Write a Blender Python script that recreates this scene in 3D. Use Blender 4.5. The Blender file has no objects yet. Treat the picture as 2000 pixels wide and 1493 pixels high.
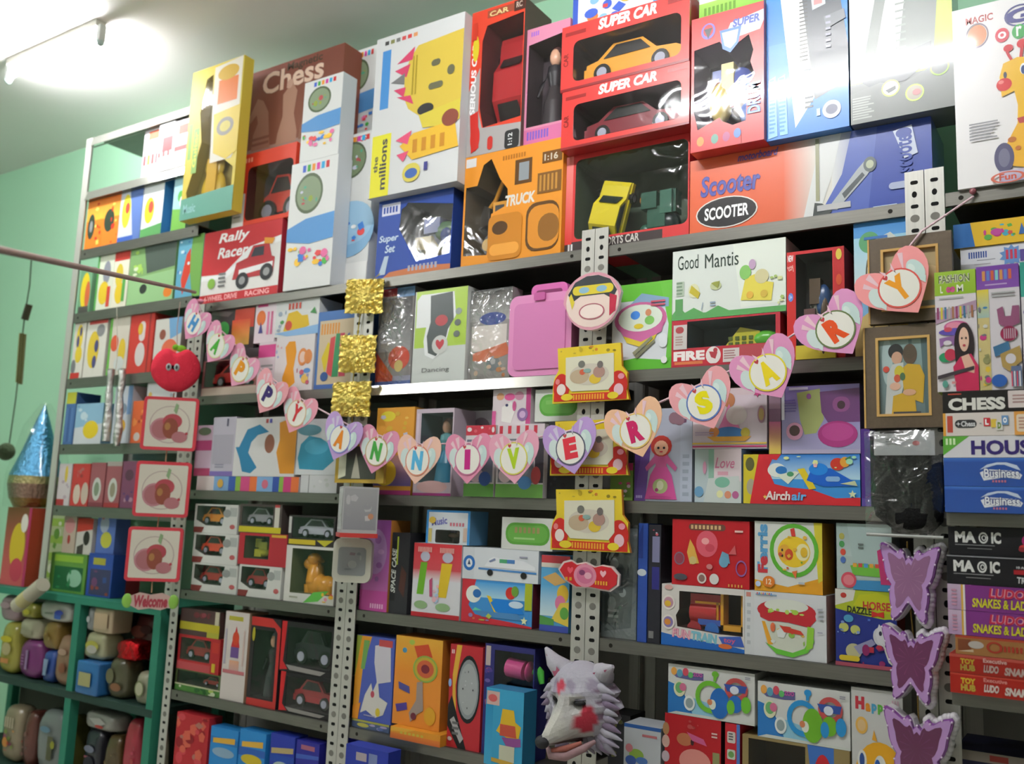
import bpy, math, random
from mathutils import Vector, Matrix
from mathutils.geometry import tessellate_polygon
SC = bpy.context.scene
COL = SC.collection
PI = math.pi
# ---------------------------------------------------------------- camera
CX, CY, CZ = 0.3676, -2.378, 1.5
YAW, PIT, ROLL, FPX = -0.5838, 0.1463, 0.0386, 1800.5
_f = Vector((math.sin(YAW)*math.cos(PIT), math.cos(YAW)*math.cos(PIT), math.sin(PIT)))
_r = Vector((math.cos(YAW), -math.sin(YAW), 0)); _u = _r.cross(_f)
_r, _u = math.cos(ROLL)*_r+math.sin(ROLL)*_u, -math.sin(ROLL)*_r+math.cos(ROLL)*_u
cam = bpy.data.cameras.new('camera'); cam.sensor_width = 36; cam.lens = 36*FPX/2000; cam.clip_start = .02
camo = bpy.data.objects.new('camera', cam); COL.objects.link(camo)
M = Matrix((_r, _u, -_f)).transposed().to_4x4(); M.translation = (CX, CY, CZ); camo.matrix_world = M
SC.camera = camo
cam.dof.use_dof = True; cam.dof.focus_distance = 2.45; cam.dof.aperture_fstop = 2.6
# ---------------------------------------------------------------- light
w = bpy.data.worlds.new('world'); SC.world = w; w.use_nodes = True
w.node_tree.nodes['Background'].inputs[0].default_value = (.75, .82, .8, 1)
w.node_tree.nodes['Background'].inputs[1].default_value = .02
SC.view_settings.view_transform = 'Standard'; SC.view_settings.look = 'None'
SC.view_settings.gamma = 1; SC.view_settings.exposure = -0.1; SC.view_settings.use_curve_mapping = False
CEIL = 3.48; WALL = .42; W = .92
LAMPS = [(-3.75, -3.1, -.36), (-1.25, -.02, -1.34), (-4.7, -3.4, -2.6)]   # x0, x1, y of the tubes
GLOW = 250

def at(x, y, Y=0.):
    d = FPX*_f+(x-1000)*_r-(y-746.5)*_u
    return Vector((CX, CY, CZ))+d*((Y-CY)/d.y)
def atd(x, y, D):
    d = FPX*_f+(x-1000)*_r-(y-746.5)*_u
    return Vector((CX, CY, CZ))+d.normalized()*D

# ---------------------------------------------------------------- materials
def lin(h):
    if len(h) == 3: h = h[0]*2+h[1]*2+h[2]*2
    o = []
    for i in (0, 2, 4):
        c = int(h[i:i+2], 16)/255
        o.append(c/12.92 if c <= .04045 else ((c+.055)/1.055)**2.4)
    return (o[0], o[1], o[2], 1.)
MATS = {}
def newmat(name, rough=.4, metal=0, coat=0, coatr=.1, bump=0, bscale=60, vcol=True, spec=.5, mott=0, mscale=6, **k):
    m = bpy.data.materials.new(name); m.use_nodes = True; nt = m.node_tree; b = nt.nodes['Principled BSDF']
    b.inputs['Roughness'].default_value = rough; b.inputs['Metallic'].default_value = metal
    b.inputs['Coat Weight'].default_value = coat; b.inputs['Coat Roughness'].default_value = coatr
    b.inputs['Specular IOR Level'].default_value = spec
    for q, v in k.items(): b.inputs[q.replace('_', ' ')].default_value = v
    if vcol:
        a = nt.nodes.new('ShaderNodeVertexColor'); a.layer_name = 'Col'
        src = a.outputs[0]
        if mott:
            n = nt.nodes.new('ShaderNodeTexNoise'); n.inputs['Scale'].default_value = mscale; n.inputs['Detail'].default_value = 5
            r = nt.nodes.new('ShaderNodeMapRange'); r.inputs[3].default_value = 1-mott; r.inputs[4].default_value = 1+mott*.4
            x = nt.nodes.new('ShaderNodeMix'); x.data_type = 'RGBA'; x.blend_type = 'MULTIPLY'; x.inputs[0].default_value = 1
            nt.links.new(n.outputs[0], r.inputs[0]); nt.links.new(src, x.inputs[6]); nt.links.new(r.outputs[0], x.inputs[7]); src = x.outputs[2]
        nt.links.new(src, b.inputs['Base Color'])
    if bump:
        n = nt.nodes.new('ShaderNodeTexNoise'); n.inputs['Scale'].default_value = bscale; n.inputs['Detail'].default_value = 3
        tc = nt.nodes.new('ShaderNodeTexCoord'); nt.links.new(tc.outputs['Object'], n.inputs['Vector'])
        bp = nt.nodes.new('ShaderNodeBump'); bp.inputs['Strength'].default_value = bump; bp.inputs['Distance'].default_value = .01
        nt.links.new(n.outputs[0], bp.inputs['Height']); nt.links.new(bp.outputs[0], b.inputs['Normal'])
    MATS[name] = m; return m
newmat('card', .5, spec=.3)
newmat('gloss_card', .3, coat=.7, coatr=.07)
newmat('matte', .8, spec=.2)
newmat('plastic', .25, spec=.5)
newmat('steel', .42, .35, mott=.25, mscale=9)
newmat('glare_steel', .2, .8, mott=.15, mscale=7)  # same shelf steel, made smoother for lips that show lamp glare
newmat('dark_steel', .38, .75, mott=.3, mscale=7)
newmat('foil', .3, .95, bump=1, bscale=70)
newmat('chrome', .12, .95)
newmat('fabric', .9, spec=.1, bump=.5, bscale=200)
newmat('paint', .6, spec=.3, mott=.08, mscale=2.2)
newmat('rubber', .6, spec=.4, bump=.4, bscale=45)
newmat('wood', .5, mott=.35, mscale=25)
def film(name, bump, bs, tint=(1, 1, 1, 1), base=.05, k=.5):
    m = bpy.data.materials.new(name); m.use_nodes = True; nt = m.node_tree; nt.nodes.clear()
    o = nt.nodes.new('ShaderNodeOutputMaterial'); mx = nt.nodes.new('ShaderNodeMixShader')
    t = nt.nodes.new('ShaderNodeBsdfTransparent'); t.inputs[0].default_value = tint
    g = nt.nodes.new('ShaderNodeBsdfGlossy'); g.inputs['Roughness'].default_value = .08
    l = nt.nodes.new('ShaderNodeLayerWeight'); l.inputs[0].default_value = .3
    r = nt.nodes.new('ShaderNodeMapRange'); r.inputs[3].default_value = base; r.inputs[4].default_value = k
    n = nt.nodes.new('ShaderNodeTexNoise'); n.inputs['Scale'].default_value = bs; n.inputs['Detail'].default_value = 2; n.inputs['Distortion'].default_value = 1.2
    tc = nt.nodes.new('ShaderNodeTexCoord'); nt.links.new(tc.outputs['Object'], n.inputs['Vector'])
    bp = nt.nodes.new('ShaderNodeBump'); bp.inputs['Strength'].default_value = bump; bp.inputs['Distance'].default_value = .02
    L = nt.links.new
    L(n.outputs[0], bp.inputs['Height']); L(bp.outputs[0], g.inputs['Normal']); L(bp.outputs[0], l.inputs['Normal'])
    L(l.outputs[1], r.inputs[0]); L(r.outputs[0], mx.inputs[0]); L(t.outputs[0], mx.inputs[1]); L(g.outputs[0], mx.inputs[2]); L(mx.outputs[0], o.inputs[0])
    MATS[name] = m
film('film', .18, 7, base=.035, k=.28)
film('crinkle', .4, 9, base=.05, k=.5)
film('crumpled', .85, 15, base=.07, k=.65)
m = bpy.data.materials.new('lamp_glow'); m.use_nodes = True
MATS['lamp_glow'] = m
b = m.node_tree.nodes['Principled BSDF']; b.inputs['Emission Color'].default_value = (.97, .985, 1, 1); b.inputs['Emission Strength'].default_value = GLOW

# ---------------------------------------------------------------- mesh builder
GLY = {}
def glyph(s, off=.02, shear=0):
    k = (s, off, shear)
    if k not in GLY:
        c = bpy.data.curves.new('lettering', 'FONT'); c.body = s; c.offset = off; c.shear = shear; c.resolution_u = 3
        o = bpy.data.objects.new('lettering', c); me = bpy.data.meshes.new_from_object(o)
        v = [(p.co.x, p.co.y) for p in me.vertices]; f = [tuple(p.vertices) for p in me.polygons]
        bpy.data.objects.remove(o); bpy.data.curves.remove(c); bpy.data.meshes.remove(me)
        xs = [p[0] for p in v] or [0]; ys = [p[1] for p in v] or [0]
        x0, x1, y0, y1 = min(xs), max(xs), min(ys), max(ys)
        GLY[k] = ([((p[0]-x0)/max(x1-x0, 1e-6), (p[1]-y0)/max(y1-y0, 1e-6)) for p in v], f)
    return GLY[k]
def rrect(x0, y0, x1, y1, r, n=4):
    r = min(r, abs(x1-x0)/2, abs(y1-y0)/2); o = []
    for cx, cy, a in ((x1-r, y1-r, 0), (x0+r, y1-r, 90), (x0+r, y0+r, 180), (x1-r, y0+r, 270)):
        for i in range(n+1):
            t = math.radians(a+90*i/n); o.append((cx+r*math.cos(t), cy+r*math.sin(t)))
    return o
def heart_pts(n=40):
    o = []
    for i in range(n):
        t = 2*PI*i/n
        o.append((math.copysign(abs(math.sin(t))**1.9, math.sin(t)), (13*math.cos(t)-5*math.cos(2*t)-2*math.cos(3*t)-math.cos(4*t)+2.5)/14.5))
    return o
class MB:
    def __init__(s): s.v = []; s.f = []; s.c = []; s.m = []; s.sm = []
    def face(s, pts, c, m='card', sm=False):
        n = len(s.v); s.v += [tuple(p) for p in pts]; s.f.append(tuple(range(n, n+len(pts))))
        s.c.append(c if isinstance(c, list) else [c]*len(pts)); s.m.append(m); s.sm.append(sm)
    def mesh(s, v, f, c, m='card', sm=False):
        n = len(s.v); s.v += [tuple(p) for p in v]
        for q in f: s.f.append(tuple(n+i for i in q)); s.c.append([c]*len(q)); s.m.append(m); s.sm.append(sm)
    def box(s, x0, y0, z0, x1, y1, z1, c, m='card', skip='', cs=None):
        x0, x1 = sorted((x0, x1)); y0, y1 = sorted((y0, y1)); z0, z1 = sorted((z0, z1)); cs = cs or {}
        P = [(x0, y0, z0), (x1, y0, z0), (x1, y1, z0), (x0, y1, z0), (x0, y0, z1), (x1, y0, z1), (x1, y1, z1), (x0, y1, z1)]
        for k, q in {'f': (0, 1, 5, 4), 'r': (1, 2, 6, 5), 'b': (2, 3, 7, 6), 'l': (3, 0, 4, 7), 't': (4, 5, 6, 7), 'd': (3, 2, 1, 0)}.items():
            if k not in skip: s.face([P[i] for i in q], cs.get(k, c), m)
    def prism(s, pts, y0, y1, c, m='card', back=True, side=None, sm=False):
        # pts (x,z) outline, extruded from y0 (front) to y1
        n = len(pts); A = sum(pts[i][0]*pts[(i+1) % n][1]-pts[(i+1) % n][0]*pts[i][1] for i in range(n))
        if A < 0: pts = pts[::-1]
        s.face([(x, y0, z) for x, z in pts], c, m)
        if back: s.face([(x, y1, z) for x, z in pts[::-1]], side or c, m)
        for i in range(n):
            a, b = pts[i], pts[(i+1) % n]
            s.face([(a[0], y0, a[1]), (a[0], y1, a[1]), (b[0], y1, b[1]), (b[0], y0, b[1])], side or c, m, sm)
    def ell(s, cx, cy, cz, rx, ry, rz, c, m='plastic', nu=14, nv=9, fn=None):
        V = []; F = []
        for j in range(nv+1):
            p = PI*j/nv
            for i in range(nu):
                t = 2*PI*i/nu; x, y, z = math.sin(p)*math.cos(t), math.sin(p)*math.sin(t), math.cos(p)
                k = fn(x, y, z) if fn else 1
                V.append((cx+rx*x*k, cy+ry*y*k, cz+rz*z*k))
        for j in range(nv):
            for i in range(nu):
                F.append((j*nu+i, (j+1)*nu+i, (j+1)*nu+(i+1) % nu, j*nu+(i+1) % nu))
        s.mesh(V, F, c, m, True)
    def tube(s, pts, r, c, m='plastic', n=8, cap=True):
        pts = [Vector(p) for p in pts]; V = []; F = []; K = len(pts)
        R = r if isinstance(r, (list, tuple)) else [r]*K
        for i, p in enumerate(pts):
            d = (pts[min(i+1, K-1)]-pts[max(i-1, 0)]).normalized()
            a = d.cross(Vector((0, 0, 1)) if abs(d.z) < .9 else Vector((1, 0, 0))).normalized(); b2 = d.cross(a)
            for k in range(n): t = 2*PI*k/n; V.append(p+R[i]*(math.cos(t)*a+math.sin(t)*b2))
        for i in range(K-1):
            for k in range(n): F.append((i*n+k, i*n+(k+1) % n, (i+1)*n+(k+1) % n, (i+1)*n+k))
        s.mesh(V, F, c, m, True)
        if cap: s.face(V[:n][::-1], c, m); s.face(V[-n:], c, m)
    def lathe(s, cx, cy, prof, c, m='plastic', n=20, cols=None):
        for j in range(len(prof)-1):
            (r0, z0), (r1, z1) = prof[j], prof[j+1]
            V = []; F = []
            for i in range(n):
                t = 2*PI*i/n; V += [(cx+r0*math.cos(t), cy+r0*math.sin(t), z0), (cx+r1*math.cos(t), cy+r1*math.sin(t), z1)]
            for i in range(n): a = 2*i; b2 = (2*i+2) % (2*n); F.append((a, b2, b2+1, a+1))
            s.mesh(V, F, cols[j] if cols else c, m, True)
    def build(s, name, parent=None, loc=(0, 0, 0), rot=None):
        me = bpy.data.meshes.new(name); me.from_pydata(s.v, [], s.f)
        names = []
        for q in s.m:
            if q not in names: names.append(q)
        for q in names: me.materials.append(MATS[q])
        at_ = me.color_attributes.new('Col', 'FLOAT_COLOR', 'CORNER'); d = []
        cc = {}
        for i, fc in enumerate(s.f):
            me.polygons[i].material_index = names.index(s.m[i]); me.polygons[i].use_smooth = s.sm[i]
            for h in s.c[i]:
                if h not in cc: cc[h] = lin(h)
                d += cc[h]
        at_.data.foreach_set('color', d)
        o = bpy.data.objects.new(name, me); COL.objects.link(o); o.location = loc
        if rot: o.rotation_euler = rot
        if parent: o.parent = parent
        return o
def tag(o, label=None, cat=None, group=None, kind=None):
    if label: o['label'] = label
    if cat: o['category'] = cat
    if group: o['group'] = group
    if kind: o['kind'] = kind
    return o
def empty(name, loc, label=None, cat=None, group=None, rot=None):
    o = bpy.data.objects.new(name, None); COL.objects.link(o); o.location = loc; o.empty_display_size = .05
    if rot: o.rotation_euler = rot
    return tag(o, label, cat, group)

# ---------------------------------------------------------------- printed artwork, a small drawing language
# u 0..1 left to right, v 0..1 top to bottom of the printed face; every statement is one flat printed shape
def art(mb, x0, z1, Wd, H, prog, y=0., mat='card', st=.00018):
    X = lambda u: x0+u*Wd
    Z = lambda v: z1-v*H
    k = 0
    for stt in prog.split(';'):
        t = stt.split()
        if not t: continue
        k += 1; Y = y-st*k; op = t[0]
        def pf(pts, c, mm=mat):
            mb.face([(X(a), Y, Z(b)) for a, b in pts], c, mm)
        if op == 't':
            s = t[1].replace('_', ' '); u0, v0, u1, v1 = map(float, t[2:6]); c = t[6].lstrip('#').lstrip('#')
            rot = float(t[7]) if len(t) > 7 else 0; sh = float(t[8]) if len(t) > 8 else 0; off = float(t[9]) if len(t) > 9 else .025
            V, F = glyph(s, off, sh)
            cu, cv = (u0+u1)/2, (v0+v1)/2; ww, hh = (u1-u0)*Wd, (v1-v0)*H
            if rot in (90, -90): ww, hh = hh, ww
            a = math.radians(rot); P = []
            for p, q in V:
                px, pz = (p-.5)*ww, (q-.5)*hh
                P.append((X(cu)+px*math.cos(a)-pz*math.sin(a), Y, Z(cv)+px*math.sin(a)+pz*math.cos(a)))
            mb.mesh(P, F, c, mat)
            continue
        a = [float(q) if i < len(t) else q for i, q in enumerate(t[1:]) if _num(q)]
        c = [q for q in t[1:] if not _num(q)]
        c = [q[1:] for q in c]
        if op == 'r': u0, v0, u1, v1 = a[:4]; pf([(u0, v1), (u1, v1), (u1, v0), (u0, v0)], c[0])
        elif op == 'g':
            u0, v0, u1, v1 = a[:4]; mb.face([(X(u0), Y, Z(v1)), (X(u1), Y, Z(v1)), (X(u1), Y, Z(v0)), (X(u0), Y, Z(v0))], [c[1], c[1], c[0], c[0]], mat)
        elif op == 'gh':
            u0, v0, u1, v1 = a[:4]; mb.face([(X(u0), Y, Z(v1)), (X(u1), Y, Z(v1)), (X(u1), Y, Z(v0)), (X(u0), Y, Z(v0))], [c[0], c[1], c[1], c[0]], mat)
        elif op == 'q':
            u0, v0, u1, v1, rr = a[:5]; P = rrect(X(u0), Z(v1), X(u1), Z(v0), rr*min(Wd, H)); mb.face([(p, Y, q) for p, q in P], c[0], mat)
        elif op == 'e':
            cu, cv, ru, rv = a[:4]; pf([(cu+ru*math.cos(2*PI*i/24), cv-rv*math.sin(2*PI*i/24)) for i in range(24)], c[0])
        elif op == 'o':
            cu, cv, ru, rv, th = a[:5]
            for i in range(24):
                q = [2*PI*i/24, 2*PI*(i+1)/24]
                pf([(cu+ru*math.cos(q[0]), cv-rv*math.sin(q[0])), (cu+ru*math.cos(q[1]), cv-rv*math.sin(q[1])), (cu+ru*(1-th)*math.cos(q[1]), cv-rv*(1-th)*math.sin(q[1])), (cu+ru*(1-th)*math.cos(q[0]), cv-rv*(1-th)*math.sin(q[0]))], c[0])
        elif op == 'p':
            P = list(zip(a[::2], a[1::2])); A = sum(P[i][0]*P[(i+1) % len(P)][1]-P[(i+1) % len(P)][0]*P[i][1] for i in range(len(P)))
            pf(P if A < 0 else P[::-1], c[0])
        elif op == 'l':
            u0, v0, u1, v1, n = a[:5]; n = int(n); h = (v1-v0)/n; rg = random.Random(n)
            for i in range(n):
                e = u0+(u1-u0)*rg.uniform(.7, 1); v = v0+i*h
                pf([(u0, v+h*.5), (e, v+h*.5), (e, v), (u0, v)], c[0])
        elif op == 'k':   # vertical bars, e.g. piano keys
            u0, v0, u1, v1, n, fr = a[:6]; n = int(n); w_ = (u1-u0)/n
            for i in range(n): u = u0+i*w_; pf([(u, v1), (u+w_*fr, v1), (u+w_*fr, v0), (u, v0)], c[i % len(c)])
        elif op == 'kh':
            u0, v0, u1, v1, n, fr = a[:6]; n = int(n); w_ = (v1-v0)/n
            for i in range(n): v = v0+i*w_; pf([(u0, v+w_*fr), (u1, v+w_*fr), (u1, v), (u0, v)], c[i % len(c)])
        elif op == 's':   # star or flower
            cu, cv, r, n = a[:4]; n = int(n); ai = a[4] if len(a) > 4 else .45; asp = Wd/H
            pf([(cu+r*(1 if i % 2 == 0 else ai)*math.cos(PI*i/n+PI/2), cv-asp*r*(1 if i % 2 == 0 else ai)*math.sin(PI*i/n+PI/2)) for i in range(2*n)], c[0])
        elif op == 'h':
            cu, cv, r = a[:3]; asp = Wd/H; pf([(cu+r*p, cv-asp*r*q) for p, q in heart_pts(28)][::-1], c[0])
        elif op == 'b':   # loose confetti of small printed motifs
            n, u0, v0, u1, v1, sz, seed = a[:7]; rg = random.Random(int(seed))
            for i in range(int(n)):
                Y -= st*.4
                cu, cv = rg.uniform(u0, u1), rg.uniform(v0, v1); r = sz*rg.uniform(.4, 1); rv_ = r*Wd/H*rg.uniform(.5, 1.1)
                r = min(r, cu-u0+.01, u1-cu+.01); rv_ = min(rv_, cv-v0+.01, v1-cv+.01)
                cc = rg.choice(c); ty = rg.random(); an = rg.uniform(0, 3)
                nn = 12 if ty < .5 else (4 if ty < .7 else 5)
                pf([(cu+r*math.cos(2*PI*j/nn+an), cv-rv_*math.sin(2*PI*j/nn+an)) for j in range(nn)], cc)
            k += int(n)*.4
        elif op == 'car':
            u0, v0, u1, v1 = a[:4]; U = lambda q: u0+(u1-u0)*q; Vv = lambda q: v0+(v1-v0)*q
            pf([(U(p), Vv(q)) for p, q in ((0, .85), (1, .85), (1, .55), (.95, .42), (.78, .38), (.64, .05), (.3, .05), (.16, .38), (.02, .48))], c[0])
            Y -= st*.3
            pf([(U(p), Vv(q)) for p, q in ((.22, .38), (.72, .38), (.61, .12), (.33, .12))], c[1] if len(c) > 1 else '233')
            for wx in (.2, .8):
                Y -= st*.15
                rr = .14*(u1-u0); rv_ = rr*Wd/H
                pf([(U(wx)+rr*math.cos(2*PI*j/16), Vv(.85)-rv_*math.sin(2*PI*j/16)) for j in range(16)], '181818')
                Y -= st*.15
                pf([(U(wx)+.5*rr*math.cos(2*PI*j/12), Vv(.85)-.5*rv_*math.sin(2*PI*j/12)) for j in range(12)], 'aaa')
        elif op == 'doll':
            u0, v0, u1, v1 = a[:4]; U = lambda q: u0+(u1-u0)*q; Vv = lambda q: v0+(v1-v0)*q
            L = [([(.05, 1), (.95, 1), (.8, .62), (.6, .42), (.4, .42), (.2, .62)], c[1]), ([(.3, .3), (.7, .3), (.64, .5), (.36, .5)], c[2]),
                 ([(.3, .32), (.05, .5), (.1, .56), (.36, .42)], c[2]), ([(.7, .32), (.95, .5), (.9, .56), (.64, .42)], c[2])]
            for P, cc in L: Y -= st*.15; pf([(U(p), Vv(q)) for p, q in (P if sum(P[i][0]*P[(i+1) % len(P)][1]-P[(i+1) % len(P)][0]*P[i][1] for i in range(len(P))) < 0 else P[::-1])], cc)
            for cx_, cy_, rx_, ry_, cc in ((.5, .16, .3, .17, c[0]), (.5, .19, .2, .12, 'edb99a'), (.42, .19, .035, .02, '223'), (.58, .19, .035, .02, '223'), (.5, .25, .05, .012, 'c34')):
                Y -= st*.15; pf([(U(cx_+rx_*math.cos(2*PI*j/14)), Vv(cy_-ry_*math.sin(2*PI*j/14))) for j in range(14)], cc)
def _num(q):
    try: float(q); return not q.startswith('#')
    except ValueError: return False

# ---------------------------------------------------------------- toys seen through carton windows
def tcar(mb, x0, x1, y0, y1, z0, z1, c, c2='111', wheels=None):
    L = x1-x0; H = z1-z0; D = y1-y0
    pr = [(0, .2), (1, .2), (1, .45), (.93, .55), (.74, .6), (.6, .95), (.3, .98), (.14, .62), (.02, .55)]
    P = [(x0+p*L, z0+q*H) for p, q in pr]
    mb.prism(P, y0+D*.1, y1-D*.1, c, 'plastic')
    mb.prism([(x0+p*L, z0+q*H) for p, q in ((.2, .62), (.68, .62), (.58, .9), (.33, .92))], y0+D*.08, y1-D*.08, c2, 'plastic')
    mb.box(x0, y0+D*.06, z0+H*.2, x1, y1-D*.06, z0+H*.42, c, 'plastic')
    for A_, B_ in (((.755, .6), (.625, .93)), ((.12, .64), (.27, .96))):
        s = .01 if A_[0] > .5 else -.01
        mb.face([(x0+(A_[0]+s)*L, y0+D*.2, z0+(A_[1]+.01)*H), (x0+(A_[0]+s)*L, y1-D*.2, z0+(A_[1]+.01)*H), (x0+(B_[0]+s)*L, y1-D*.24, z0+(B_[1]+.01)*H), (x0+(B_[0]+s)*L, y0+D*.24, z0+(B_[1]+.01)*H)], c2, 'plastic')
    for wx in (.2, .79):
        for yy in (y0, y1-D*.14):
            mb2 = MB() if wheels is not None else mb
            r = H*.23; cx, cz = x0+wx*L, z0+r
            for rr, cc, e in ((r, '151515', 0), (r*.6, 'aab', .002)):
                mb2.prism([(cx+rr*math.cos(2*PI*i/16), cz+rr*math.sin(2*PI*i/16)) for i in range(16)], yy-e, yy+D*.14, cc, 'plastic', sm=False)
            if wheels is not None: wheels.append(mb2)
def vcar(mb, x0, x1, y0, y1, z0, z1, c, c2='111', wheels=None, tilt=0):
    # a car standing on its tail with the roof towards the viewer
    m2 = MB(); Wd = x1-x0; wl = []
    tcar(m2, 0, z1-z0, -Wd/2, Wd/2, 0, (y1-y0)*.95, c, c2, wl); t = math.radians(tilt); cx, cz = (x0+x1)/2, (z0+z1)/2
    for q, dst in [(m2, mb)]+[(k, None) for k in wl]:
        V = []
        for x, y, z in q.v:
            px, pz = y, x-(z1-z0)/2; V.append((cx+px*math.cos(t)+pz*math.sin(t), y1-z, cz-px*math.sin(t)+pz*math.cos(t)))
        q.v = V
        if dst is not None: dst.v, dst.f, dst.c, dst.m, dst.sm = q.v, q.f, q.c, q.m, q.sm
    wheels += wl
def tdigger(mb, x0, x1, y0, y1, z0, z1, c='e09a24'):
    X = lambda u: x0+(x1-x0)*u
    Z = lambda v: z0+(z1-z0)*v
    ym = (y0+y1)/2; W_ = x1-x0
    mb.tube([(X(.12), ym, Z(.62)), (X(.3), ym, Z(.72)), (X(.52), ym, Z(.98)), (X(.72), ym, Z(.8)), (X(.85), ym, Z(.58))], [W_*.05]*5, c, n=8)
    mb.prism([(X(p), Z(q)) for p, q in ((.0, .4), (.26, .44), (.24, .62), (.1, .66), (.02, .56))], ym-.02, ym+.02, '3c3630', 'plastic')
    mb.box(X(.5), y0, Z(.3), X(.98), y1, Z(.62), c, 'plastic'); mb.box(X(.56), y0-.002, Z(.4), X(.78), y0, Z(.58), '2c2c2c', 'plastic')
    mb.prism(rrect(X(.3), Z(.04), X(1), Z(.26), .02, 4), y0, y1, '2a2826', 'plastic')
    for k in range(4):
        r = (z1-z0)*.07; mb.prism([(X(.4+.16*k)+r*math.cos(t*PI/6), Z(.15)+r*math.sin(t*PI/6)) for t in range(12)], y0-.003, y0, 'b89030', 'plastic')
def tdoll(mb, x0, x1, y0, y1, z0, z1, hair, dress, low=None):
    W_ = x1-x0; H = z1-z0; cx = (x0+x1)/2; cy = (y0+y1)/2; low = low or dress
    mb.lathe(cx, cy, [(0, z0), (W_*.32, z0), (W_*.26, z0+H*.3), (W_*.14, z0+H*.5), (W_*.2, z0+H*.66), (W_*.18, z0+H*.74), (W_*.06, z0+H*.78), (.0, z0+H*.8)], dress, cols=[low]*3+[dress]*4)
    mb.ell(cx, cy, z0+H*.87, W_*.15, W_*.14, H*.11, 'e8b394'); mb.ell(cx, cy+W_*.05, z0+H*.9, W_*.19, W_*.15, H*.12, hair)
    for s in (-1, 1): mb.tube([(cx+s*W_*.17, cy, z0+H*.7), (cx+s*W_*.34, cy-W_*.05, z0+H*.55), (cx+s*W_*.4, cy-W_*.1, z0+H*.4)], [W_*.05, W_*.045, W_*.035], dress)
def tblob(mb, x0, x1, y0, y1, z0, z1, cols, n=7, seed=1):
    rg = random.Random(seed); W_, D, H = x1-x0, y1-y0, z1-z0
    for i in range(n):
        rx, rz = W_*rg.uniform(.12, .25), H*rg.uniform(.12, .28); ry = D*rg.uniform(.2, .4)
        cx, cz = rg.uniform(x0+rx, x1-rx), rg.uniform(z0+rz, z1-rz); cy = rg.uniform(y0+ry, y1-ry)
        c = cols[i % len(cols)]
        if rg.random() < .45: mb.box(cx-rx*.8, cy-ry*.8, cz-rz*.8, cx+rx*.8, cy+ry*.8, cz+rz*.8, c, 'plastic')
        else: mb.ell(cx, cy, cz, rx, ry, rz, c)

TOP = {}
PLACED = []     # (x0, x1, y0, y1, z0, z1) of every carton already standing
BOARDS = []     # (x0, x1, y0, z) of every shelf board
POSTS = []      # (x0, x1, z top)
def settle(a, b_, yf, dep, zb, zt, who=''):
    """trim a carton so that it touches its neighbours, the posts and the board above instead of cutting into them"""
    g = .0008
    for x0, x1, zp in POSTS:
        if zb < zp-.002 and yf < .031 and yf+dep > -.004 and a < x1 and b_ > x0:
            if x1-a < b_-x0 and x1-a < .06: a = x1+g
            elif b_-x0 < .06: b_ = x0-g
            else: yf = .032
    for x0, x1, y0, z in BOARDS:
        lp = .0455 if x0 < -2.8 else .0345
        if zb < z-.05 and zt > z-lp and a < x1 and b_ > x0 and yf+dep > y0 and yf < y0+.36:
            if yf < y0+.0125: yf = y0+.013
            zt = min(zt, z-.004)
    for x0, x1, y0, y1, z0, z1 in PLACED:
        if a < x1 and b_ > x0 and yf < y1 and yf+dep > y0 and zb < z1-.0002 and zt > z0+.0002:
            l, r, f = x1-a, b_-x0, yf+dep-y0; w_ = b_-a
            if zt-z0 < .03 and zt-z0 < min(l, r): zt = z0-g
            elif l <= r and l < .4*w_: a = x1+g
            elif r < l and r < .4*w_: b_ = x0-g
            elif f < dep-.03: dep = dep-f-g
            elif y1+g < .3: yf = y1+g; print('PUSH', who, round(yf, 3))
            else: print('CLASH', who, round(l, 3), round(r, 3), round(f, 3))
    if yf+dep > .378: dep = .378-yf
    PLACED.append((a, b_, yf, yf+dep, zb, zt))
    return a, b_, yf, dep, zt
def zof(on):
    return on if isinstance(on, (int, float)) else TOP[on.name]
def win_poly(spec, Wd, H):
    a = [float(q) for q in spec.split()]
    if len(a) <= 5:
        u0, v0, u1, v1 = a[:4]; r = a[4] if len(a) > 4 else .03
        return rrect(-Wd/2+u0*Wd, H-v1*H, -Wd/2+u1*Wd, H-v0*H, r*min(Wd, H))
    return [(-Wd/2+p*Wd, H-q*H) for p, q in zip(a[::2], a[1::2])]
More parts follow.
